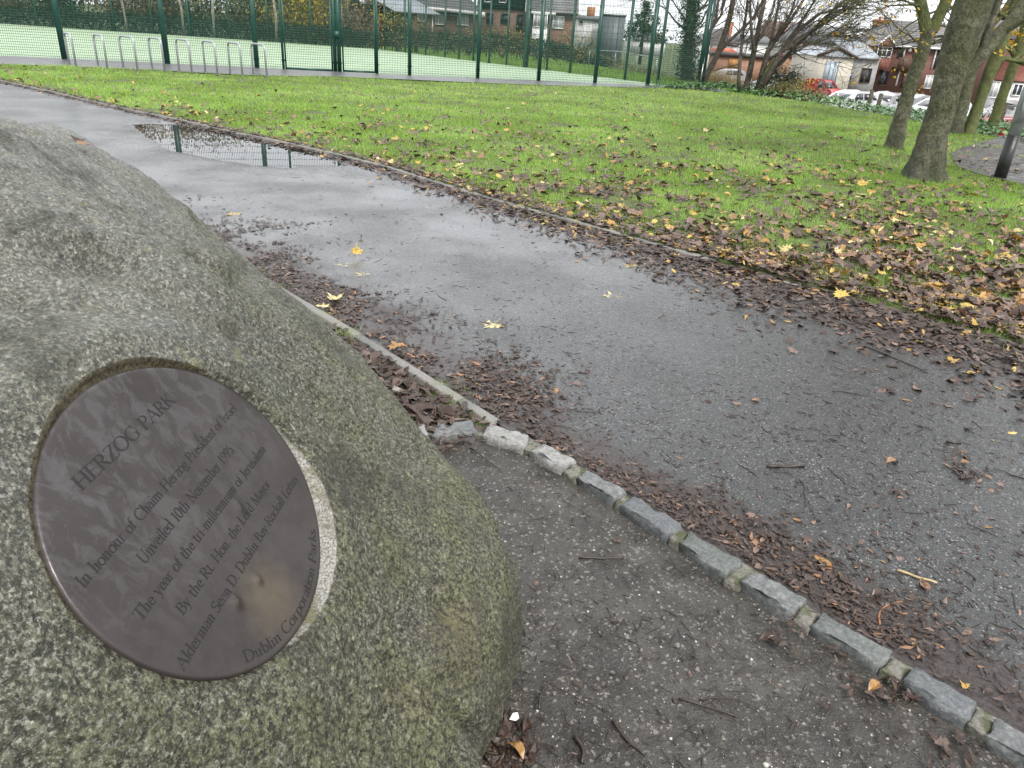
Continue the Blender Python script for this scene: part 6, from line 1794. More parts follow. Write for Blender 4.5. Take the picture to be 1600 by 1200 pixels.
# ------------------------------------------------------------------ vehicles
M_tyre = plain('tyre', (.015, .015, .016), .8, bump=0)
M_rim = plain('alloy', (.35, .36, .38), .35, .6, bump=0)
m = NT('car_glass'); M_cglass = m.set((.015, .018, .02), .05, None, 0, .7)
m = NT('lamp_glass'); M_lampg = m.set((.55, .56, .58), .1)
m = NT('lamp_red'); M_lampr = m.set((.35, .02, .015), .15)
def car(label, px, Y, yaw, col, van=False, cat='car', zg=None, scale=1.0, group='cars parked across the road'):
    p = AT(px, 150, Y)
    zg = zt(p[0], p[1]) if zg is None else zg
    name = 'van' if van else 'parked_car'
    t = thing(name, label, 'van' if van else 'car', (p[0], p[1], zg), group)
    m = NT('paint'); mt = m.set(col, .25, None, .1); m.b.inputs['Coat Weight'].default_value = .6
    ca, sa = math.cos(yaw), math.sin(yaw)
    def T(x, y, z): return np.array([p[0] + (x * ca - y * sa) * scale, p[1] + (x * sa + y * ca) * scale, zg + z * scale])
    if van: body = [(-2.05, .35), (-2.08, 1.0), (-2.0, 1.78), (-1.8, 1.86), (.35, 1.86), (.62, 1.76), (1.25, 1.12), (1.95, .92), (2.1, .6), (2.08, .3)]
    else: body = [(-2.05, .35), (-2.1, .75), (-1.98, .98), (-1.75, 1.02), (-1.35, 1.42), (-.9, 1.5), (.1, 1.47), (.55, 1.36), (1.15, .98), (1.85, .84), (2.1, .62), (2.08, .3)]
    st = [(-.86, 0), (-.84, 1), (.84, 1), (.86, 0)]
    rows = []
    for y, k in ((-.80, .94), (-.86, 1.0), (.86, 1.0), (.80, .94)):
        rows.append([])
        for x, z in body:
            tum = max(0, z - .95) * .32
            yy = math.copysign(abs(y) - tum, y)
            zz = z if abs(y) > .81 else z + .0
            rows[-1].append(T(x * (1 if abs(y) > .81 else .985), yy, zz))
    n = len(body)
    V = np.array([q for r_ in (rows[1], rows[2]) for q in r_])
    mb = MB().add(V, [(k, k + 1, n + k + 1, n + k) for k in range(n - 1)] + [(n - 1, 0, n, 2 * n - 1)])
    mb.extra = [list(range(n)), list(range(n, 2 * n))[::-1]]
    b = mb.build('body', mt, t)
    me = b.data
    md = b.modifiers.new('bevel', 'BEVEL'); md.width = .05; md.segments = 2; md.limit_method = 'ANGLE'
    top = 1.74 if van else 1.42
    for s_ in (-1, 1):                                             # side glass
        y0, y1 = s_ * (.862 - .12 * .32 * 0), s_ * (.862 - (top - .95) * .32)
        pts = [(.45, 1.04), (.2, top - .04), (-.25, top), (-.25, 1.04)], [(-.32, 1.04), (-.32, top), (-1.0, top - .02), (-1.35, 1.06)]
        if van: pts = [(1.0, 1.12), (.5, top - .05), (-.1, top - .05), (-.1, 1.12)],
        for q in pts:
            P = [T(x, s_ * (.868 - max(0, z - .95) * .32), z) for x, z in q]
            P2 = [T(x, s_ * (.84 - max(0, z - .95) * .32), z) for x, z in q]
            MB().hexa(P + P2).build('side_window', M_cglass, t)
    def slab(x0, z0, x1, z1, w0, w1, name, mat, off=.012):
        nx, nz = -(z1 - z0), (x1 - x0)
        L = math.hypot(nx, nz); nx, nz = nx / L * off, nz / L * off
        if nz < 0: nx, nz = -nx, -nz
        P = [T(x0 + nx, -w0, z0 + nz), T(x0 + nx, w0, z0 + nz), T(x1 + nx, w1, z1 + nz), T(x1 + nx, -w1, z1 + nz)]
        Q = [T(x0 - nx, -w0, z0 - nz), T(x0 - nx, w0, z0 - nz), T(x1 - nx, w1, z1 - nz), T(x1 - nx, -w1, z1 - nz)]
        MB().hexa(P + Q).build(name, mat, t)
    if van: slab(1.22, 1.15, .66, 1.72, .74, .6, 'windscreen', M_cglass)
    else:
        slab(1.10, 1.01, .58, 1.335, .74, .64, 'windscreen', M_cglass)
        slab(-1.72, 1.05, -1.38, 1.39, .70, .62, 'rear_window', M_cglass)
    for s_ in (-1, 1):
        MB().box(T(2.02, s_ * .62, .70), (.16 * scale, .34 * scale, .13 * scale), yaw).build('headlight', M_lampg, t)
        MB().box(T(-2.07, s_ * .66, .82), (.08 * scale, .22 * scale, .2 * scale), yaw).build('tail_light', M_lampr, t)
        MB().box(T(.62, s_ * .96, 1.0), (.12 * scale, .16 * scale, .12 * scale), yaw).build('mirror', mt, t)
        for x in (-1.3, 1.3):
            a, c = T(x, s_ * .70, .31), T(x, s_ * .885, .31)
            wl = MB().tube([a, c], .31 * scale, 18).build('wheel', M_tyre, t)
            MB().tube([T(x, s_ * .88, .31), T(x, s_ * .90, .31)], .2 * scale, 12).build('rim', M_rim, wl)
    MB().box(T(2.09, 0, .45), (.03 * scale, .5 * scale, .11 * scale), yaw).build('number_plate', M_white, t)
    return t
car('silver hatchback parked below the garage, leftmost of the row behind the bank', 1330, 50, R(200), (.55, .56, .58))
car('white car parked below the red brick house, behind two dark posts', 1388, 51, R(215), (.36, .36, .37))
car('white car partly hidden by the forked tree', 1434, 50, R(195), (.34, .35, .36))
car('pale silver car between the forked tree and the thickest trunk', 1474, 48, R(200), (.6, .62, .64))
car('bright red van parked beside the pale blue garage door', 1284, 66.5, R(-66), (.32, .014, .014), True, scale=.78)
car('silver car half hidden behind the stems of the many stemmed tree', 1186, 49, R(185), (.5, .51, .53))
car('dark car parked by the long brick outbuilding', 1212, 72, R(180), (.02, .022, .03))
car('white car beyond the dry grass by the court corner', 1131, 77, R(180), (.36, .36, .37))
car('white car at the far right behind the slender trees', 1590, 51, R(205), (.36, .36, .37))
car('dark red car low behind the ivy at the far right', 1578, 34, R(190), (.28, .02, .025))
# the road beyond the bank
V = np.array([(-10, 44, ZR + .01), (120, 44, ZR + .01), (120, 58, ZR + .01), (-10, 58, ZR + .01)])
V = np.array([(18, 30, ZR + .01), (60, 24, ZR + .01), (75, 72, ZR + .01), (14, 82, ZR + .01)])
tag(npobj('road', V, up(V, np.array([[0, 1, 2, 3]])), M_pave), kind='structure')
# ------------------------------------------------------------------ grass
M_grass = tinted('grass_blade', [(0, (.14, .15, .04)), (.28, (.21, .34, .055)), (.6, (.31, .51, .095)), (.88, (.43, .60, .17)), (1, (.56, .54, .25))], .42, .45, .4)
rng = np.random.default_rng(17)
def lawn_points(n, y0, y1, seed):
    r = np.random.default_rng(seed)
    px = r.uniform(-250, 1850, n); py = r.uniform(y0, y1, n) + px * .0
    d = _f * FPX + _r * (px[:, None] - 800) - _u * (py[:, None] - 600)
    ok = d[:, 2] < -1e-3 * np.linalg.norm(d, axis=1)
    d = d[ok]
    P = (EYEP + d * ((.0 - EYE) / d[:, 2])[:, None])[:, :2]
    P = P[np.linalg.norm(P, axis=1) < 45]
    k = -pdist(P, FARK) if pdist(np.array([[0., 12.]]), FARK)[0] < 0 else pdist(P, FARK)
    return P, k
LAWN_POLY = np.vstack([FARK, smooth(LAWN_FAR, 1)[::-1]])
SIDE_POLY = np.array([G(a, b)[:2] for a, b in sp] + [G(a, b)[:2] for a, b in sq[::-1]])
def mudness(P, k):
    """1 where the lawn by the path is trodden bare under the leaves"""
    base = sstep(-1.5, 2.5, P[:, 0]) * (1 - sstep(4.5, 7.5, P[:, 1]))
    return np.clip(base * 1.25 * np.exp(-k / 1.1) + .55 * np.exp(-k / .35), 0, 1)
P1, k1 = lawn_points(420000, 60, 560, 1)
P2, k2 = lawn_points(260000, 60, 330, 2)
P3, k3 = lawn_points(150000, 70, 220, 3)
P = np.vstack([P1, P2, P3]); k = np.r_[k1, k2, k3]
sel = (k > .04) & inside(P, LAWN_POLY)
P, k = P[sel], k[sel]
sel = ~(inside(P, SIDE_POLY) & (fbm(P, 2.3, 3, 71) > .36))
P, k = P[sel], k[sel]
patch = fbm(P, 1.9, 4, 72, .6)
md = mudness(P, k)
ok = (patch + rng.normal(0, .045, len(P))) > .335 + .33 * md
P, k, patch = P[ok], k[ok], patch[ok]
dist = np.linalg.norm(P, axis=1)
Z = zlawn(P)
hh = .020 + .036 * fbm(P, 2.6, 4, 73) + .0005 * dist
ww = np.maximum(.0034, .00092 * dist)
tn = np.clip(-.02 + 1.05 * fbm(P, .9, 5, 74, .6) + rng.normal(0, .17, len(P)), 0, 1)
blades('lawn_grass', P, Z - .004, hh, ww, M_grass, 75, .6, tn, 'bright short winter grass of the lawn between path and court', 'grass')
print('grass blades', len(P))
# rough verge beyond the fence and the corner
px = rng.uniform(560, 1180, 60000); py = rng.uniform(74, 150, 60000)
d = _f * FPX + _r * (px[:, None] - 800) - _u * (py[:, None] - 600)
P = (EYEP + d * ((.0 - EYE) / d[:, 2])[:, None])[:, :2]
P = P[(np.linalg.norm(P, axis=1) < 75) & ~inside(P, tri) & ~inside(P, LAWN_POLY)]
P = P[(P @ np.array([-e_[1], e_[0]]) - NEARF[-1] @ np.array([-e_[1], e_[0]])) * np.sign((G(700, 80)[:2] - NEARF[-1]) @ np.array([-e_[1], e_[0]])) > .1]
dist = np.linalg.norm(P, axis=1)
blades('rough_grass', P, zt(P[:, 0], P[:, 1]) - .06, .16, .0012 * dist, M_grass, 76, .5, np.clip(.15 + .6 * fbm(P, .5, 3, 77) + rng.normal(0, .12, len(P)), 0, 1), 'rougher grass beyond the court fence', 'grass')
# tufts by the near kerb, the setts and the tree feet
T = [(545, 526, .09, 170, .06), (430, 452, .07, 90, .045), (508, 498, .08, 80, .045), (598, 566, .06, 60, .04), (652, 602, .12, 170, .035), (690, 612, .13, 220, .045), (712, 632, .08, 120, .045), (736, 650, .06, 80, .04), (1158, 906, .035, 70, .03), (1250, 962, .03, 50, .03), (697, 676, .06, 60, .03), (625, 580, .07, 60, .03), (402, 430, .08, 80, .05), (500, 494, .05, 60, .05), (748, 664, .04, 50, .03),
     (1200, 388, .25, 500, .06), (1260, 410, .25, 400, .06), (1290, 440, .2, 300, .06), (1350, 440, .25, 300, .05), (1505, 470, .2, 260, .06), (1490, 492, .15, 200, .06), (1545, 520, .25, 320, .05), (1585, 522, .15, 200, .05), (830, 318, .35, 500, .06), (880, 338, .35, 500, .06), (930, 345, .3, 400, .06), (1000, 370, .3, 400, .055)]
PT, HT = [], []
for x, y, r_, n, h in T:
    c = G(x, y)[:2]
    q = c + rng.normal(0, 1, (n, 2)) * np.array([r_ * .5, r_ * .5])
    PT.append(q); HT.append(np.full(n, h))
for (x, y), R_ in (((1445, 285), .42), ((1396, 237), .26)):
    c = G(x, y)[:2]
    a = rng.uniform(0, 2 * np.pi, 900)
    q = c + np.stack([np.cos(a), np.sin(a)], 1) * (R_ + rng.normal(0, .10, 900))[:, None]
    PT.append(q); HT.append(np.full(900, .085))
P = np.vstack(PT); HT = np.concatenate(HT)
kk = pdist(P, FARK); kk = kk if pdist(np.array([[0., 12.]]), FARK)[0] > 0 else -kk
blades('grass_tufts', P, np.where(kk > 0, zlawn(P), -.012), HT, .0036, M_grass, 78, .7, np.clip(rng.normal(.55, .2, len(P)), 0, 1), 'longer grass tufts along the kerbs, setts and tree feet', 'grass')

# moss along the inner foot of the setts
M_moss = tinted('moss', [(0, (.03, .035, .008)), (.5, (.07, .08, .018)), (1, (.13, .14, .035))], .8)
ln_ = NEARK[(NEARK[:, 0] > -.2) & (NEARK[:, 0] < 1.9)]
d_ = np.r_[0, np.cumsum(np.linalg.norm(np.diff(ln_, axis=0), axis=1))]
s_ = rng.uniform(0, d_[-1], 9000)
P = np.stack([np.interp(s_, d_, ln_[:, 0]), np.interp(s_, d_, ln_[:, 1])], 1)
sd_ = np.sign(pdist(np.array([[1., 4.]]), NEARK)[0])
P = P - sd_ * np.array([.72, .69]) * (.075 + np.abs(rng.normal(0, .035, len(P))))[:, None]
P = P[fbm(P, 7, 4, 79, .6) > .50]
blades('moss', P, zmud(P) - .002, .010, .006, M_moss, 80, .9, None, 'low olive moss on the mud along the foot of the setts', 'moss')

# ------------------------------------------------------------------ fallen leaves
LEAF_STOPS = [(0, (.016, .012, .011)), (.22, (.042, .029, .026)), (.42, (.088, .064, .056)), (.56, (.20, .14, .115)), (.67, (.30, .155, .07)), (.76, (.40, .235, .06)), (.88, (.52, .38, .085)), (1, (.62, .56, .33))]
M_leaf = tinted('fallen_leaf_skin', LEAF_STOPS, .36, .10, .4)
def spotty(mat):
    nt_ = mat.node_tree
    b_ = nt_.nodes['Principled BSDF']
    src = b_.inputs['Base Color'].links[0].from_socket
    geo = nt_.nodes.new('ShaderNodeNewGeometry')
    for sc_, lo_, hi_, dark, amt in ((55, .54, .66, (.07, .035, .02, 1), .75), (240, .50, .62, (.13, .085, .05, 1), .45)):
        nz = nt_.nodes.new('ShaderNodeTexNoise'); nz.inputs['Scale'].default_value = sc_; nz.inputs['Detail'].default_value = 3
        nt_.links.new(geo.outputs['Position'], nz.inputs['Vector'])
        rp = nt_.nodes.new('ShaderNodeMapRange'); rp.inputs[1].default_value = lo_; rp.inputs[2].default_value = hi_; rp.inputs[4].default_value = amt
        nt_.links.new(nz.outputs[0], rp.inputs[0])
        mx = nt_.nodes.new('ShaderNodeMix'); mx.data_type = 'RGBA'
        nt_.links.new(rp.outputs[0], mx.inputs[0]); nt_.links.new(src, mx.inputs[6]); mx.inputs[7].default_value = dark
        src = mx.outputs[2]
    nt_.links.new(src, b_.inputs['Base Color'])
spotty(M_leaf)
def t_oval(wd, curl, fold, seed):
    r = np.random.default_rng(seed)
    xs = np.linspace(-.5, .5, 6)
    pr = np.array([.04, .75, 1, .92, .6, .03]) * wd / 2
    V = []
    for x, p in zip(xs, pr):
        for s in (-1, 0, 1):
            V.append((x, s * p, curl * (x * x * 1.6) + fold * abs(s) * p * 2 + r.normal(0, .018)))
    V = np.array(V)
    F = [(3 * i + j, 3 * i + 3 + j, 3 * i + 4 + j, 3 * i + 1 + j) for i in range(5) for j in range(2)]
    F = np.array(F)
    return V, np.concatenate([F[:, [0, 1, 2]], F[:, [0, 2, 3]]])
def t_maple(curl, wob, seed):
    r = np.random.default_rng(seed)
    o = MAPLE * np.array([.82, .82]) * (1 + r.normal(0, .05, (len(MAPLE), 1)))
    inner = o * .45
    n = len(o)
    V2 = np.vstack([o, inner, [[0, -.02]]])
    rr = np.hypot(V2[:, 0], V2[:, 1])
    a = np.arctan2(V2[:, 1], V2[:, 0])
    z = curl * rr ** 2 * (1 + .6 * np.cos(2 * a + seed)) + wob * rr * np.sin(5 * a + seed) + r.normal(0, .012, len(V2)) - .02
    V = np.c_[V2, z]
    st = np.array([[-.012, -.26, 0], [.012, -.26, 0], [.03, -.68, .05], [.01, -.68, .05]])   # stalk
    T = [(i, (i + 1) % n, n + (i + 1) % n) for i in range(n)] + [(i, n + (i + 1) % n, n + i) for i in range(n)] + [(n + i, n + (i + 1) % n, 2 * n) for i in range(n)]
    m0 = len(V)
    return np.vstack([V, st]), np.array(T + [(m0, m0 + 1, m0 + 2), (m0, m0 + 2, m0 + 3)])
TPL = [t_oval(.30, .5, .25, 1), t_oval(.36, -.4, .5, 2), t_oval(.26, .9, .1, 3), t_oval(.50, .35, .3, 4), t_oval(.55, -.3, .45, 5), t_oval(.22, .2, .6, 6),
       t_maple(.06, .02, 11), t_maple(.30, .10, 12), t_maple(-.35, .12, 13), t_maple(.55, .16, 14), t_maple(.12, .06, 15)]
NARROW, BROAD, MAPLES = [0, 1, 2, 5], [3, 4], [6, 7, 8, 9, 10]
LV = dict(pos=[], size=[], tpl=[], tint=[], tilt=[], zone=[])
def put(P, Zb, size, tpl, tint, tilt, zone):
    n = len(P)
    LV['pos'].append(np.c_[P, Zb]); LV['size'].append(size); LV['tpl'].append(tpl); LV['tint'].append(tint); LV['tilt'].append(np.full(n, tilt)); LV['zone'].append(np.full(n, zone))
def pick(r, n, wts):
    groups = [NARROW, BROAD, MAPLES]
    g = r.choice(3, n, p=wts)
    return np.array([groups[i][r.integers(len(groups[i]))] for i in g])
def along(line, n, r, cond):
    d = np.r_[0, np.cumsum(np.linalg.norm(np.diff(line, axis=0), axis=1))]
    s = r.uniform(0, d[-1], n)
    P = np.stack([np.interp(s, d, line[:, 0]), np.interp(s, d, line[:, 1])], 1)
    i = np.clip(np.searchsorted(d, s) - 1, 0, len(line) - 2)
    t = line[i + 1] - line[i]; t /= np.linalg.norm(t, axis=1)[:, None]
    nn = np.stack([t[:, 1], -t[:, 0]], 1)
    return P, nn
r = np.random.default_rng(23)
# A: drift against the near kerb and the setts
ln = NEARK[(NEARK[:, 0] > -4.5) & (NEARK[:, 0] < 3.2)]
side = np.sign(pdist(np.array([[1., 4.]]), NEARK)[0])
P, nn = along(ln, 11500, r, None)
nn = nn * side
wA = np.where(P[:, 0] < .1, .40, .24) * (.35 + 1.3 * fbm(P, 1.6, 3, 81))
dd = .035 + np.abs(r.normal(0, 1, len(P))) * wA
P = P + nn * dd[:, None]
keep = fbm(P, 3.0, 4, 82, .6) + r.normal(0, .05, len(P)) > np.where(P[:, 0] < .2, .34, .44) + .20 * np.clip(dd / wA - .5, 0, 1)
P, dd, wA = P[keep], dd[keep], wA[keep]
n = len(P)
pile = .006 * np.exp(-(dd / wA) ** 2) * r.random(n)
tint = np.clip(r.beta(2.0, 3.4, n) * .58, 0, 1); up_t = r.random(n) < .10; tint[up_t] = r.uniform(.48, .69, up_t.sum())
put(P, .008 + pile, r.uniform(.013, .056, n) * np.where(P[:, 0] < .2, 1.0, .72), pick(r, n, [.82, .13, .05]), tint, .09, 0)
# bed between near kerb and boulder
q = np.array([G(a, b)[:2] for a, b in [(520, 530), (560, 560), (620, 615), (700, 650), (640, 640), (590, 590)]])
c = q[r.integers(0, len(q), 1100)] + r.normal(0, .13, (1100, 2))
c = c[pdist(c, NEARK) * side < -.03]
put(c, .004 + .015 * r.random(len(c)), r.uniform(.03, .085, len(c)), pick(r, len(c), [.5, .3, .2]), np.clip(r.beta(2, 3, len(c)) * .62, 0, 1), .25, 0)
# B: drift along the far kerb, widening towards the right
ln = FARK[(FARK[:, 0] > -13) & (FARK[:, 0] < 6.5)]
sideB = np.sign(pdist(np.array([[1., 4.]]), FARK)[0])
P, nn = along(ln, 46000, r, None)
nn = nn * sideB
wB = np.interp(P[:, 0], [-12, -6, -2, 0, 2, 3.2, 6], [.16, .16, .20, .34, .66, .9, 1.2])
ac = r.normal(0, 1, len(P))
dd = np.where(ac > 0, ac * wB * .62, ac * np.interp(P[:, 0], [-12, -3, 0, 1, 3], [.03, .07, .3, .45, .6]))
P = P + nn * dd[:, None]
dens = np.interp(P[:, 0], [-12, -6, -1.5, 1, 3], [.08, .11, .25, .8, 1])
keep = (r.random(len(P)) < dens) & (fbm(P, 2.6, 4, 84, .6) + r.normal(0, .06, len(P)) > .26 + .20 * np.clip(np.abs(dd) / wB - .6, 0, 1))
P, dd, wB = P[keep], dd[keep], wB[keep]
n = len(P)
tint = np.clip(r.beta(2.2, 2.8, n) * .62, 0, 1); up_t = r.random(n) < np.where(dd < 0, .22, .09); tint[up_t] = r.uniform(.56, .90, up_t.sum())
put(P, np.where(dd > 0, .007, .035) + .018 * np.exp(-(dd / (.6 * wB)) ** 2) * r.random(n), r.uniform(.016, .085, n), pick(r, n, [.52, .26, .22]), tint, .16, 1)
# C: over the lawn, thinning out away from the path
n = 44000
px = r.uniform(-200, 1850, n); py = r.uniform(105, 560, n)
d = _f * FPX + _r * (px[:, None] - 800) - _u * (py[:, None] - 600)
P = (EYEP + d * ((.03 - EYE) / d[:, 2])[:, None])[:, :2]
k = pdist(P, FARK) * -sideB
ok = (k > .05) & inside(P, LAWN_POLY)
P, k, px, py = P[ok], k[ok], px[ok], py[ok]
dist = np.linalg.norm(P, axis=1)
den = (1.0 * np.exp(-k / np.interp(P[:, 0], [-10, -3, 0, 3, 7], [1.1, 2.4, 3.5, 4.7, 6.0])) + .035) * np.interp(P[:, 0], [-9, -3, 0], [.35, .8, 1])
den = den * (.25 + 1.5 * sstep(.38, .62, fbm(P, 1.7, 5, 86, .65)))
ok = r.random(len(P)) < den * np.clip((dist / 9) ** .2, .6, 1.2)
P, k = P[ok], k[ok]
n = len(P)
tint = np.where(r.random(n) < .22, r.uniform(.60, .98, n), np.clip(r.beta(3.4, 1.9, n) * .70, 0, 1))
put(P, zlawn(P) + .014 + .012 * r.random(n), r.uniform(.035, .125, n), pick(r, n, [.25, .30, .45]), tint, .32, 2)
# D: scattered over the path
n = 5200
px = r.uniform(150, 1800, n); py = r.uniform(190, 1150, n)
P = np.array([G(a, b)[:2] for a, b in zip(px, py)])
ka, kb = pdist(P, NEARK) * side, pdist(P, FARK) * sideB
ok = (ka > .1) & (kb > .1)
P, ka, kb = P[ok], ka[ok], kb[ok]
den = np.interp(P[:, 1], [0, 2.2, 3.6, 6], [.62, .42, .10, .045]) * (.3 + 1.6 * sstep(.4, .62, fbm(P, 1.7, 4, 88)))
ok = r.random(len(P)) < den
P = P[ok]; n = len(P)
tint = np.where(r.random(n) < .14, r.uniform(.5, .72, n), np.clip(r.beta(1.9, 3, n) * .55, 0, 1))
put(P, np.full(n, .006), r.uniform(.010, .038, n), pick(r, n, [.86, .12, .02]), tint, .12, 3)
for cx, cy, s_, n in ((1515, 742, .05, 60), (1490, 715, .05, 16), (1390, 775, .06, 16), (1160, 640, .06, 5), (1285, 800, .05, 6), (1340, 955, .12, 200), (1450, 985, .10, 130), (1180, 830, .09, 90), (1005, 380, .12, 8), (820, 620, .13, 170), (740, 590, .15, 220), (640, 500, .15, 130), (1090, 425, .22, 200), (1180, 470, .22, 160)):
    P = G(cx, cy)[:2] + r.normal(0, s_, (n, 2))
    put(P, .006 + .010 * r.random(n), r.uniform(.014, .060, n) * (.8 if cy > 650 else 1.0), pick(r, n, [.80, .15, .05]), np.where(r.random(n) < .1, r.uniform(.5, .7, n), np.clip(r.beta(2, 3.4, n) * .55, 0, 1)), .14, 3)
# E: on the muddy apron
n = 900
px = r.uniform(660, 1700, n); py = r.uniform(680, 1230, n)
P = np.array([G(a, b)[:2] for a, b in zip(px, py)])
ka = pdist(P, NEARK) * side
ok = (ka < -.12) & (r.random(n) < .16 + .40 * np.exp(-np.abs(ka + .2) / .12))
P = P[ok]; n = len(P)
put(P, np.full(n, -.004), r.uniform(.010, .036, n), pick(r, n, [.82, .16, .02]), np.where(r.random(n) < .1, r.uniform(.45, .66, n), np.clip(r.beta(1.8, 4, n) * .45, 0, 1)), .2, 4)
for cx, cy, s_, n in ((790, 1165, .035, 46), (775, 1190, .03, 40), (815, 1180, .03, 14), (1395, 1085, .03, 10), (690, 700, .03, 10), (1230, 1010, .04, 12), (1340, 1075, .03, 8), (1500, 1180, .05, 14)):
    P = G(cx, cy)[:2] + r.normal(0, s_, (n, 2))
    put(P, .0 + .008 * r.random(n), r.uniform(.02, .055, n), pick(r, n, [.5, .35, .15]), np.clip(r.beta(2, 3, n) * .55, 0, 1), .2, 4)
LV = {k_: np.concatenate(v) for k_, v in LV.items()}
N = len(LV['pos'])
sub = fbm(LV['pos'][:, :2], 2.5, 2, 97)
yaw = r.uniform(0, 2 * np.pi, N)
nrm = np.c_[r.normal(0, 1, (N, 2)) * LV['tilt'][:, None], np.ones(N)]
nrm /= np.linalg.norm(nrm, axis=1)[:, None]
xa = np.stack([np.cos(yaw), np.sin(yaw), np.zeros(N)], 1)
xa -= nrm * (xa * nrm).sum(1)[:, None]; xa /= np.linalg.norm(xa, axis=1)[:, None]
ya = np.cross(nrm, xa)
flip = np.where(r.random(N) < .5, 1., -1.)
fx, fy, fz = proj(LV['pos'])
area = (LV['size'] * np.where(np.isin(LV['tpl'], MAPLES), 1.0, np.where(np.isin(LV['tpl'], BROAD), .5, .28)) ** .5 / np.maximum(fz, .3)) ** 2 * np.clip(-(LV['pos'] - EYEP)[:, 2] / np.linalg.norm(LV['pos'] - EYEP, axis=1), .1, 1)
rimx = np.interp(fy, [185, 205, 250, 345, 440, 520, 575, 670, 745, 850, 950, 1130, 1200], [0, 110, 180, 280, 400, 500, 560, 640, 700, 770, 808, 790, 750])
vis = (fx > rimx + 6) & (fx < 1595) & (fy > 100) & (fy < 1195)
order = np.argsort(-np.where(vis, area, -1))
SPECIAL = 24
solo = np.zeros(N, bool); solo[order[:300 - SPECIAL]] = True
Vs, Fs, Ts, off_ = [], [], [], 0
for t_i, (tv, tf) in enumerate(TPL):
    idx = np.where((LV['tpl'] == t_i) & ~solo)[0]
    if not len(idx): continue
    s = LV['size'][idx][:, None, None]
    crl = np.where(LV['zone'][idx] == 2, 1.0, .5)[:, None, None]
    V = LV['pos'][idx][:, None] + s * (tv[None, :, 0:1] * xa[idx][:, None] + tv[None, :, 1:2] * ya[idx][:, None] + (tv[None, :, 2:3] * crl * flip[idx][:, None, None] + .02) * nrm[idx][:, None])
    lift = np.maximum(0, (LV['pos'][idx][:, 2] - .004) - V[..., 2].min(1)) * .8
    V[..., 2] += lift[:, None]
    m_ = len(tv)
    Vs.append(V.reshape(-1, 3)); Fs.append((tf[None] + (np.arange(len(idx)) * m_)[:, None, None]).reshape(-1, 3) + off_)
    Ts.append(np.repeat(LV['tint'][idx], len(tf)))
    off_ += m_ * len(idx)
lit = npobj('leaf_litter', np.vstack(Vs), np.vstack(Fs), M_leaf, None, tint=np.concatenate(Ts), off=np.array([1, 4, 0]))
tag(lit, 'smaller and farther wet fallen leaves drifted along kerbs and over grass', 'leaf litter', kind='stuff')
print('leaves', N, 'litter tris', len(np.concatenate(Fs)))
# how to find a small thing again: by the nearest landmark
MARKS = [((1228, 728), 'the straight black stick'), ((1515, 742), 'the debris heap at right'), ((957, 461), 'the large pale yellow leaf'), ((558, 399), 'the folded golden leaf'), ((1434, 902), 'the straw coloured stick'), ((1393, 962), 'the rusty curved twig'),
         ((711, 668), 'the first sett by the boulder'), ((790, 672), 'the pale broken sett'), ((865, 712), 'the second pale sett'), ((938, 756), 'the fourth sett in view'), ((1018, 806), 'the middle slate sett'), ((1110, 862), 'the smooth greenish sett'), ((1208, 920), 'the light speckled sett'), ((1330, 995), 'the longest sett'), ((1470, 1080), 'the bluish sett'), ((1580, 1150), 'the last sett'),
         ((805, 960), 'the bulging edge of the boulder'), ((785, 1140), 'the foot of the boulder'), ((1105, 1105), 'the long dark twig on the mud'), ((985, 1150), 'the bent stick on the mud'), ((940, 872), 'the dark twig below the setts'), ((1445, 275), 'the thickest trunk'), ((1396, 230), 'the forked tree'), ((1562, 275), 'the lamp post'),
         ((1313, 462), 'the yellow leaf on the kerb'), ((1465, 448), 'the broad tan leaf'), ((1346, 292), 'the upright yellow leaf'), ((985, 415), 'the yellow leaf at the drift edge'), ((768, 507), 'the pale leaf by the near drift'), ((620, 542), 'the rusty leaf above the kerb'), ((524, 466), 'the large cream leaf'), ((400, 232), 'the puddle'), ((1400, 562), 'the long thin branch'), ((700, 620), 'the near kerb end'), ((1280, 448), 'the half buried kerb'), ((700, 290), 'the far kerb'), ((1181, 626), 'the lone orange leaf'), ((1450, 640), 'the wide drift at right')]
def beside(px, py):
    (mx_, my_), nm_ = min(MARKS, key=lambda q: (q[0][0] - px) ** 2 + (q[0][1] - py) ** 2)
    dx_, dy_ = px - mx_, py - my_
    far_ = math.hypot(dx_, dy_) > 70
    w_ = ('right of' if dx_ > 0 else 'left of') if abs(dx_) > abs(dy_) else ('below' if dy_ > 0 else 'above')
    return ('well ' if far_ else 'just ') + w_ + ' ' + nm_
# the leaves that show largest, one object each
leaf_meshes = {}
def leaf_mesh(t_i, tint, fl):
    b = int(tint * 11.99)
    key = (t_i, b, fl > 0)
    if key not in leaf_meshes:
        tv, tf = TPL[t_i]
        V = tv * np.array([1, 1, fl])
        me = bpy.data.meshes.new('fallen_leaf')
        me.from_pydata(V.tolist(), [], tf.tolist())
        a = me.attributes.new('tint', 'FLOAT', 'FACE'); a.data.foreach_set('value', np.full(len(tf), (b + .5) / 12, np.float32))
        me.materials.append(M_leaf)
        leaf_meshes[key] = me
    return leaf_meshes[key]
shade = lambda t: 'dark brown' if t < .25 else 'brown' if t < .45 else 'pale brown' if t < .62 else 'orange brown' if t < .72 else 'golden' if t < .84 else 'yellow'
form = lambda t_i: 'narrow curled leaf' if t_i in NARROW else 'broad oval leaf' if t_i in BROAD else 'lobed leaf'
where_ = ['in drift', 'in drift', 'in grass', 'on asphalt', 'on mud']
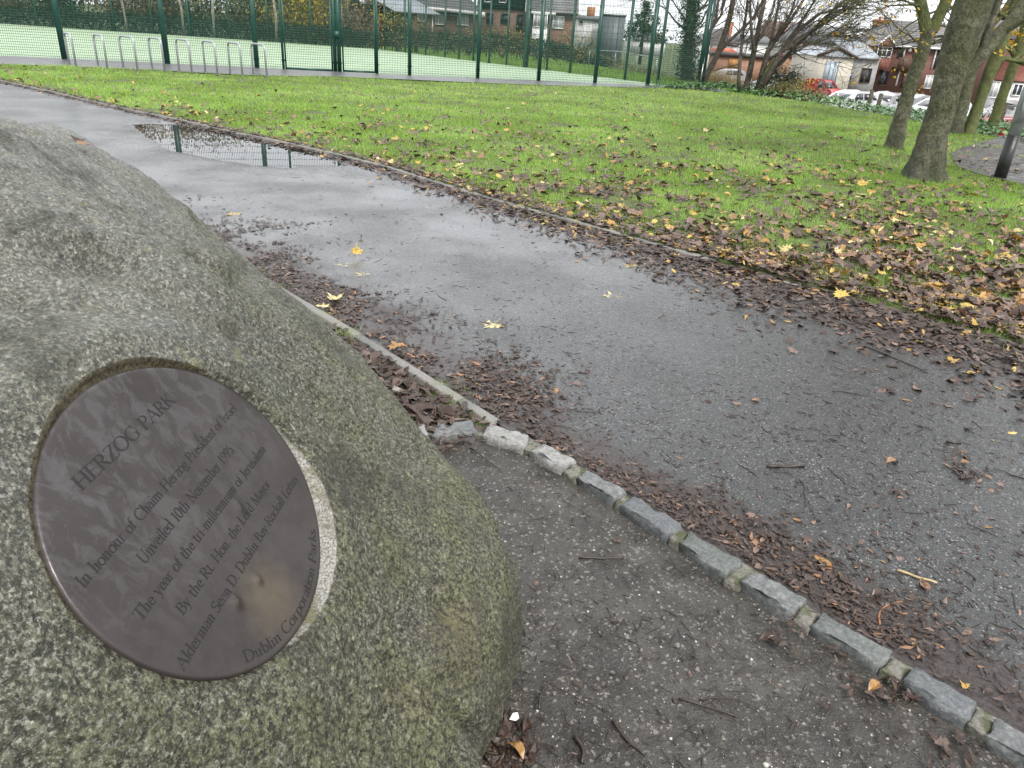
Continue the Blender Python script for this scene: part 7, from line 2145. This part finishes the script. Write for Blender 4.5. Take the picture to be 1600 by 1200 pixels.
def place_leaf(pos, size, t_i, tint, x, y, nz_, fl, label, group):
    o = bpy.data.objects.new('fallen_leaf', leaf_mesh(t_i, tint, fl))
    C.objects.link(o)
    M = Matrix(((x[0], y[0], nz_[0], 0), (x[1], y[1], nz_[1], 0), (x[2], y[2], nz_[2], 0), (0, 0, 0, 1)))
    zmin = min((M @ v.co).z for v in o.data.vertices) * size
    o.matrix_world = Matrix.Translation((pos[0], pos[1], max(pos[2], pos[2] - .004 - zmin * .8))) @ M @ Matrix.Scale(size, 4)
    return tag(o, label, 'leaf', group)
for i in order[:300 - SPECIAL]:
    place_leaf(LV['pos'][i], LV['size'][i], int(LV['tpl'][i]), LV['tint'][i], xa[i], ya[i], nrm[i], flip[i], f"{shade(LV['tint'][i])} {form(int(LV['tpl'][i]))} {where_[int(LV['zone'][i])]} {beside(fx[i], fy[i])}", 'fallen leaves')
def special(px, py, size, t_i, tint, label, z=.006, tilt=(0, 0), yaw=0., grp='fallen leaves'):
    p = G(px, py, z)
    n_ = np.array([tilt[0], tilt[1], 1.]); n_ /= np.linalg.norm(n_)
    x = np.array([math.cos(yaw), math.sin(yaw), 0]); x -= n_ * (x @ n_); x /= np.linalg.norm(x)
    place_leaf(p, size, t_i, tint, x, np.cross(n_, x), n_, 1, label, grp)
special(957, 461, .15, 6, .99, 'large pale yellow maple leaf flat on the open asphalt mid path', yaw=.3)
special(985, 415, .12, 10, .90, 'yellow leaf at the edge of the far drift, on the asphalt', yaw=1.1)
special(558, 399, .10, 9, .84, 'folded golden leaf standing up on the path beyond the boulder', z=.02, tilt=(.5, -.8), yaw=.4)
special(537, 413, .12, 6, 1.0, 'pale cream leaf flat on the path left of the folded golden leaf', yaw=2)
special(566, 428, .11, 6, .97, 'pale leaf with a dark stalk just below the folded golden leaf', yaw=1.2)
special(768, 507, .15, 6, .98, 'pale yellow leaf at the edge of the near drift, mid path', yaw=2.6)
special(524, 466, .12, 9, .97, 'large pale cream leaf in the near drift against the boulder outline', z=.03, yaw=1.0)
special(505, 478, .085, 7, .95, 'yellowish leaf below the large cream one by the boulder', z=.03, yaw=.2)
special(365, 334, .13, 10, .9, 'yellow leaf alone on the path near the boulder crest', yaw=.8)
special(578, 288, .08, 8, .72, 'small orange brown leaf alone on the far part of the path', z=.015, yaw=.8)
special(1346, 292, .15, 9, .88, 'bright yellow leaf standing up in the grass left of the thickest trunk', z=.08, tilt=(-.1, -.9), yaw=.1)
special(1347, 303, .16, 6, .97, 'pale leaf lying under the upright yellow one left of the trunk', z=.05, yaw=.9)
special(1313, 462, .12, 6, .89, 'yellow maple leaf lying on the far kerb edging', z=.05, tilt=(-.1, -.5), yaw=.4)
special(1181, 626, .05, 3, .66, 'small orange leaf alone on the dark asphalt at right', yaw=.4)
special(1394, 722, .06, 4, .64, 'small curled orange leaf on the asphalt left of the debris heap', yaw=.2)
special(1285, 880, .07, 3, .68, 'narrow orange leaf on the asphalt above the light sett', yaw=2.2)
special(1368, 1073, .055, 4, .69, 'orange leaf on the mud beside the setts', z=.0, yaw=.5)
special(1444, 906 + 10, .06, 3, .6, 'pale brown leaf beside the straw coloured stick', yaw=1.5)
special(1508, 1072, .03, 9, .78, 'tiny yellow leaf behind the last setts', z=.02, yaw=.5)
special(806, 1172, .055, 4, .68, 'orange leaf at the foot of the boulder', z=.02, tilt=(.3, .2), yaw=2.4)
special(1465, 448, .15, 3, .76, 'broad tan leaf in the grass right of the yellow maple leaf', z=.06, yaw=.1)
special(620, 542, .11, 8, .70, 'rusty orange leaf in the near drift above the kerb', z=.035, yaw=.7)
# two leaves resting on top of the boulder
def on_rock(px, py):
    d = ray(px, py)
    t0 = None
    ts = np.linspace(.7, 3.2, 900)
    f = field(EYEP + d * ts[:, None])
    i = np.argmax(f < 0)
    return EYEP + d * ts[i]
for (px, py, s_, t_i, tn, lb) in ((121, 228, .034, 4, .30, 'dark brown leaf stuck on the top of the boulder'), (128, 233, .03, 3, .63, 'tan leaf touching the dark one on top of the boulder')):
    p = on_rock(px, py)
    n_ = np.array([.35, .0, .93])
    x = np.array([.8, .5, -.3]); x -= n_ * (x @ n_); x /= np.linalg.norm(x)
    place_leaf(p + n_ * .016, s_, t_i, tn, x, np.cross(n_, x), n_, -1, lb, 'fallen leaves')
# scrap of white litter
sp_ = G(803, 1130)
V = sp_ + np.array([(-.012, 0, .012), (.004, -.006, .016), (.012, .004, .014), (.008, .016, .02), (-.004, .010, .024)])
tag(npobj('paper_scrap', V, [np.array([[0, 1, 2, 3, 4]])], M_white, None, off=sp_), 'torn scrap of white paper at the foot of the boulder', 'litter')

# ------------------------------------------------------------------ twigs
M_twig = plain('wet_twig', (.028, .020, .016), .45, var=.5, scale=30, bump=.3)
M_straw = plain('straw_twig', (.36, .28, .15), .6, var=.3, scale=30, bump=.2)
M_rust = plain('rusty_twig', (.28, .12, .04), .5, var=.3, scale=30, bump=.2)
r = np.random.default_rng(55)
def twig_geo(r, L, rad, bend, fork):
    n = 7
    x = np.linspace(-.5, .5, n) * L
    ph = r.uniform(0, 6)
    y = bend * L * np.sin(np.linspace(0, 1, n) * math.pi * r.uniform(.6, 1.6) + ph) * .3 + r.normal(0, .012 * L, n)
    z = rad * .7 + np.abs(r.normal(0, .02 * L, n)) * .5
    P = np.stack([x, y, z], 1)
    mb = MB().tube(P, np.linspace(rad, rad * .45, n), 5)
    if fork:
        k = r.integers(2, 5); q = P[k]
        mb.tube([q, q + [L * .12, L * .10 * r.choice([-1, 1]), .004], q + [L * .25, L * .17 * r.choice([-1, 1]), .003]], [rad * .6, rad * .4, rad * .25], 4)
    return mb
tw = []
for k in range(14):
    o = twig_geo(r, 1.0, r.uniform(.011, .03), r.uniform(.0, 1.2), k % 3 == 0)
    ob = o.build('twig', M_twig, None, smooth=True, off=np.zeros(3))
    tw.append(ob)
used = set()
cnt = 0
while cnt < 270:
    if cnt < 190: px, py = r.uniform(690, 1600), r.uniform(640, 1195)
    else: px, py = r.uniform(350, 1600), r.uniform(300, 700)
    p = G(px, py)
    ka, kb = pdist(p[None, :2], NEARK)[0] * side, pdist(p[None, :2], FARK)[0] * sideB
    if kb < .1 or -.09 < ka < .05: continue
    if px < np.interp(py, [185, 345, 520, 670, 850, 950, 1130, 1200], [0, 280, 500, 640, 770, 808, 800, 770]) + 25: continue
    j = int(r.integers(14))
    if j in used: o = tw[j].copy(); C.objects.link(o)
    else: o = tw[j]; used.add(j)
    L = r.gamma(2.2, .021) + .02
    o.location = (p[0], p[1], .004 if ka > 0 else -.008)
    o.rotation_euler = (r.normal(0, .04), r.normal(0, .04), r.uniform(0, 6.28))
    o.scale = (L, L * .8, L * .7)
    tag(o, ('tiny' if L < .05 else 'short' if L < .09 else 'long') + ' dark twig ' + ('on mud ' if ka < 0 else 'on asphalt ') + beside(px, py), 'twig', 'small dark twigs on the ground')
    cnt += 1
for j in range(14):
    if j not in used: bpy.data.objects.remove(tw[j])
def stick(pa, pb, rad, mat, label, bend=0.0, z=.008):
    a, b = G(*pa, z), G(*pb, z)
    n_ = np.array([-(b - a)[1], (b - a)[0], 0])
    P = [a + (b - a) * t + n_ * bend * math.sin(t * math.pi) + [0, 0, .002 * math.sin(t * 9)] for t in np.linspace(0, 1, 8)]
    o = MB().tube(P, np.linspace(rad, rad * .7, 8), 7).build('stick', mat, None, smooth=True)
    return tag(o, label, 'twig')
stick((1199, 729), (1257, 728), .0075, M_twig, 'straight thick black stick lying alone on the asphalt')
stick((1402, 891), (1464, 911), .005, M_straw, 'straw coloured straight stick on the asphalt near the setts')
stick((1377, 985), (1409, 940), .0035, M_rust, 'curved rusty orange twig in the leaf drift beside the setts', .18)
stick((1479, 690), (1502, 692), .006, M_twig, 'short black stick on the asphalt above the debris heap')
stick((1060, 1092), (1150, 1120), .004, M_twig, 'long dark twig on the mud in the lower middle', .03, -.004)
stick((958, 1128), (1008, 1180), .005, M_twig, 'bent dark stick on the mud at the bottom edge', -.06, -.004)
stick((842, 1108), (862, 1062), .004, M_twig, 'forked dark twig leaning out from the foot of the boulder', .1, .004)
stick((897, 1152), (908, 1192), .006, M_twig, 'short curved piece of bark on the mud near the bottom edge', .2, -.002)
stick((1350, 541), (1450, 583), .004, M_twig, 'long thin branch at the edge of the far leaf drift', .04)
stick((905, 872), (975, 873), .0045, M_twig, 'dark twig on the mud left of the slate blue sett', .02, -.004)
stick((735, 700), (785, 738), .003, M_twig, 'thin twig running down the mud below the pale setts', .02, -.004)
# fine debris: bits of stalk and crumbs
n = 7000
px = r.uniform(150, 1750, n); py = np.where(r.random(n) < .6, r.uniform(500, 1250, n), r.uniform(220, 700, n))
P = np.array([G(a, b)[:2] for a, b in zip(px, py)])
kb = pdist(P, FARK) * sideB; ka = pdist(P, NEARK) * side
P = P[(kb > .05) & ((ka > .04) | (ka < -.1))]
ka = pdist(P, NEARK) * side
n = len(P)
L = r.gamma(2, .009, n) + .006
a = r.uniform(0, 6.28, n)
D = np.stack([np.cos(a), np.sin(a), r.normal(0, .05, n)], 1) * L[:, None] / 2
c = np.c_[P, np.where(ka > 0, .005, -.004)]
V, Q = wires(list(zip(c - D, c + D)), .0013)
tag(npobj('twig_litter', V, Q, M_twig, None, off=np.array([1, 3, 0])), 'fine dark stalks and bark crumbs strewn over path and mud', 'litter', kind='stuff')
# grit and small stones on the mud
n = 9000
px = r.uniform(640, 1750, n); py = r.uniform(660, 1300, n)
P = np.array([G(a, b)[:2] for a, b in zip(px, py)])
P = P[pdist(P, NEARK) * side < -.08]
n = len(P)
s = np.clip(r.gamma(2.2, .0011, n), .001, .010)[:, None, None]
octa = np.array([(1, 0, 0), (-1, 0, 0), (0, 1, 0), (0, -1, 0), (0, 0, .7), (0, 0, -.7)])
ang_ = r.uniform(0, 6.28, n)
o3 = octa[None] * (1 + r.normal(0, .2, (n, 6, 3)))
x = o3[..., 0] * np.cos(ang_)[:, None] - o3[..., 1] * np.sin(ang_)[:, None]
y = o3[..., 0] * np.sin(ang_)[:, None] + o3[..., 1] * np.cos(ang_)[:, None]
V = np.stack([x, y, o3[..., 2]], -1) * s + np.c_[P, zmud(P)][:, None]
of = np.array([(0, 2, 4), (2, 1, 4), (1, 3, 4), (3, 0, 4), (2, 0, 5), (1, 2, 5), (3, 1, 5), (0, 3, 5)])
F = (of[None] + (np.arange(n) * 6)[:, None, None]).reshape(-1, 3)
M_grit = tinted('grit', [(0, (.035, .03, .027)), (.6, (.10, .09, .08)), (.85, (.24, .22, .19)), (1, (.50, .48, .43))], .55)
tag(npobj('gravel', V.reshape(-1, 3), F, M_grit, None, tint=np.repeat(r.random(n), 8), off=np.array([.7, 1.6, 0])), 'fine grit and small stones in the mud round the boulder', 'gravel', kind='stuff')
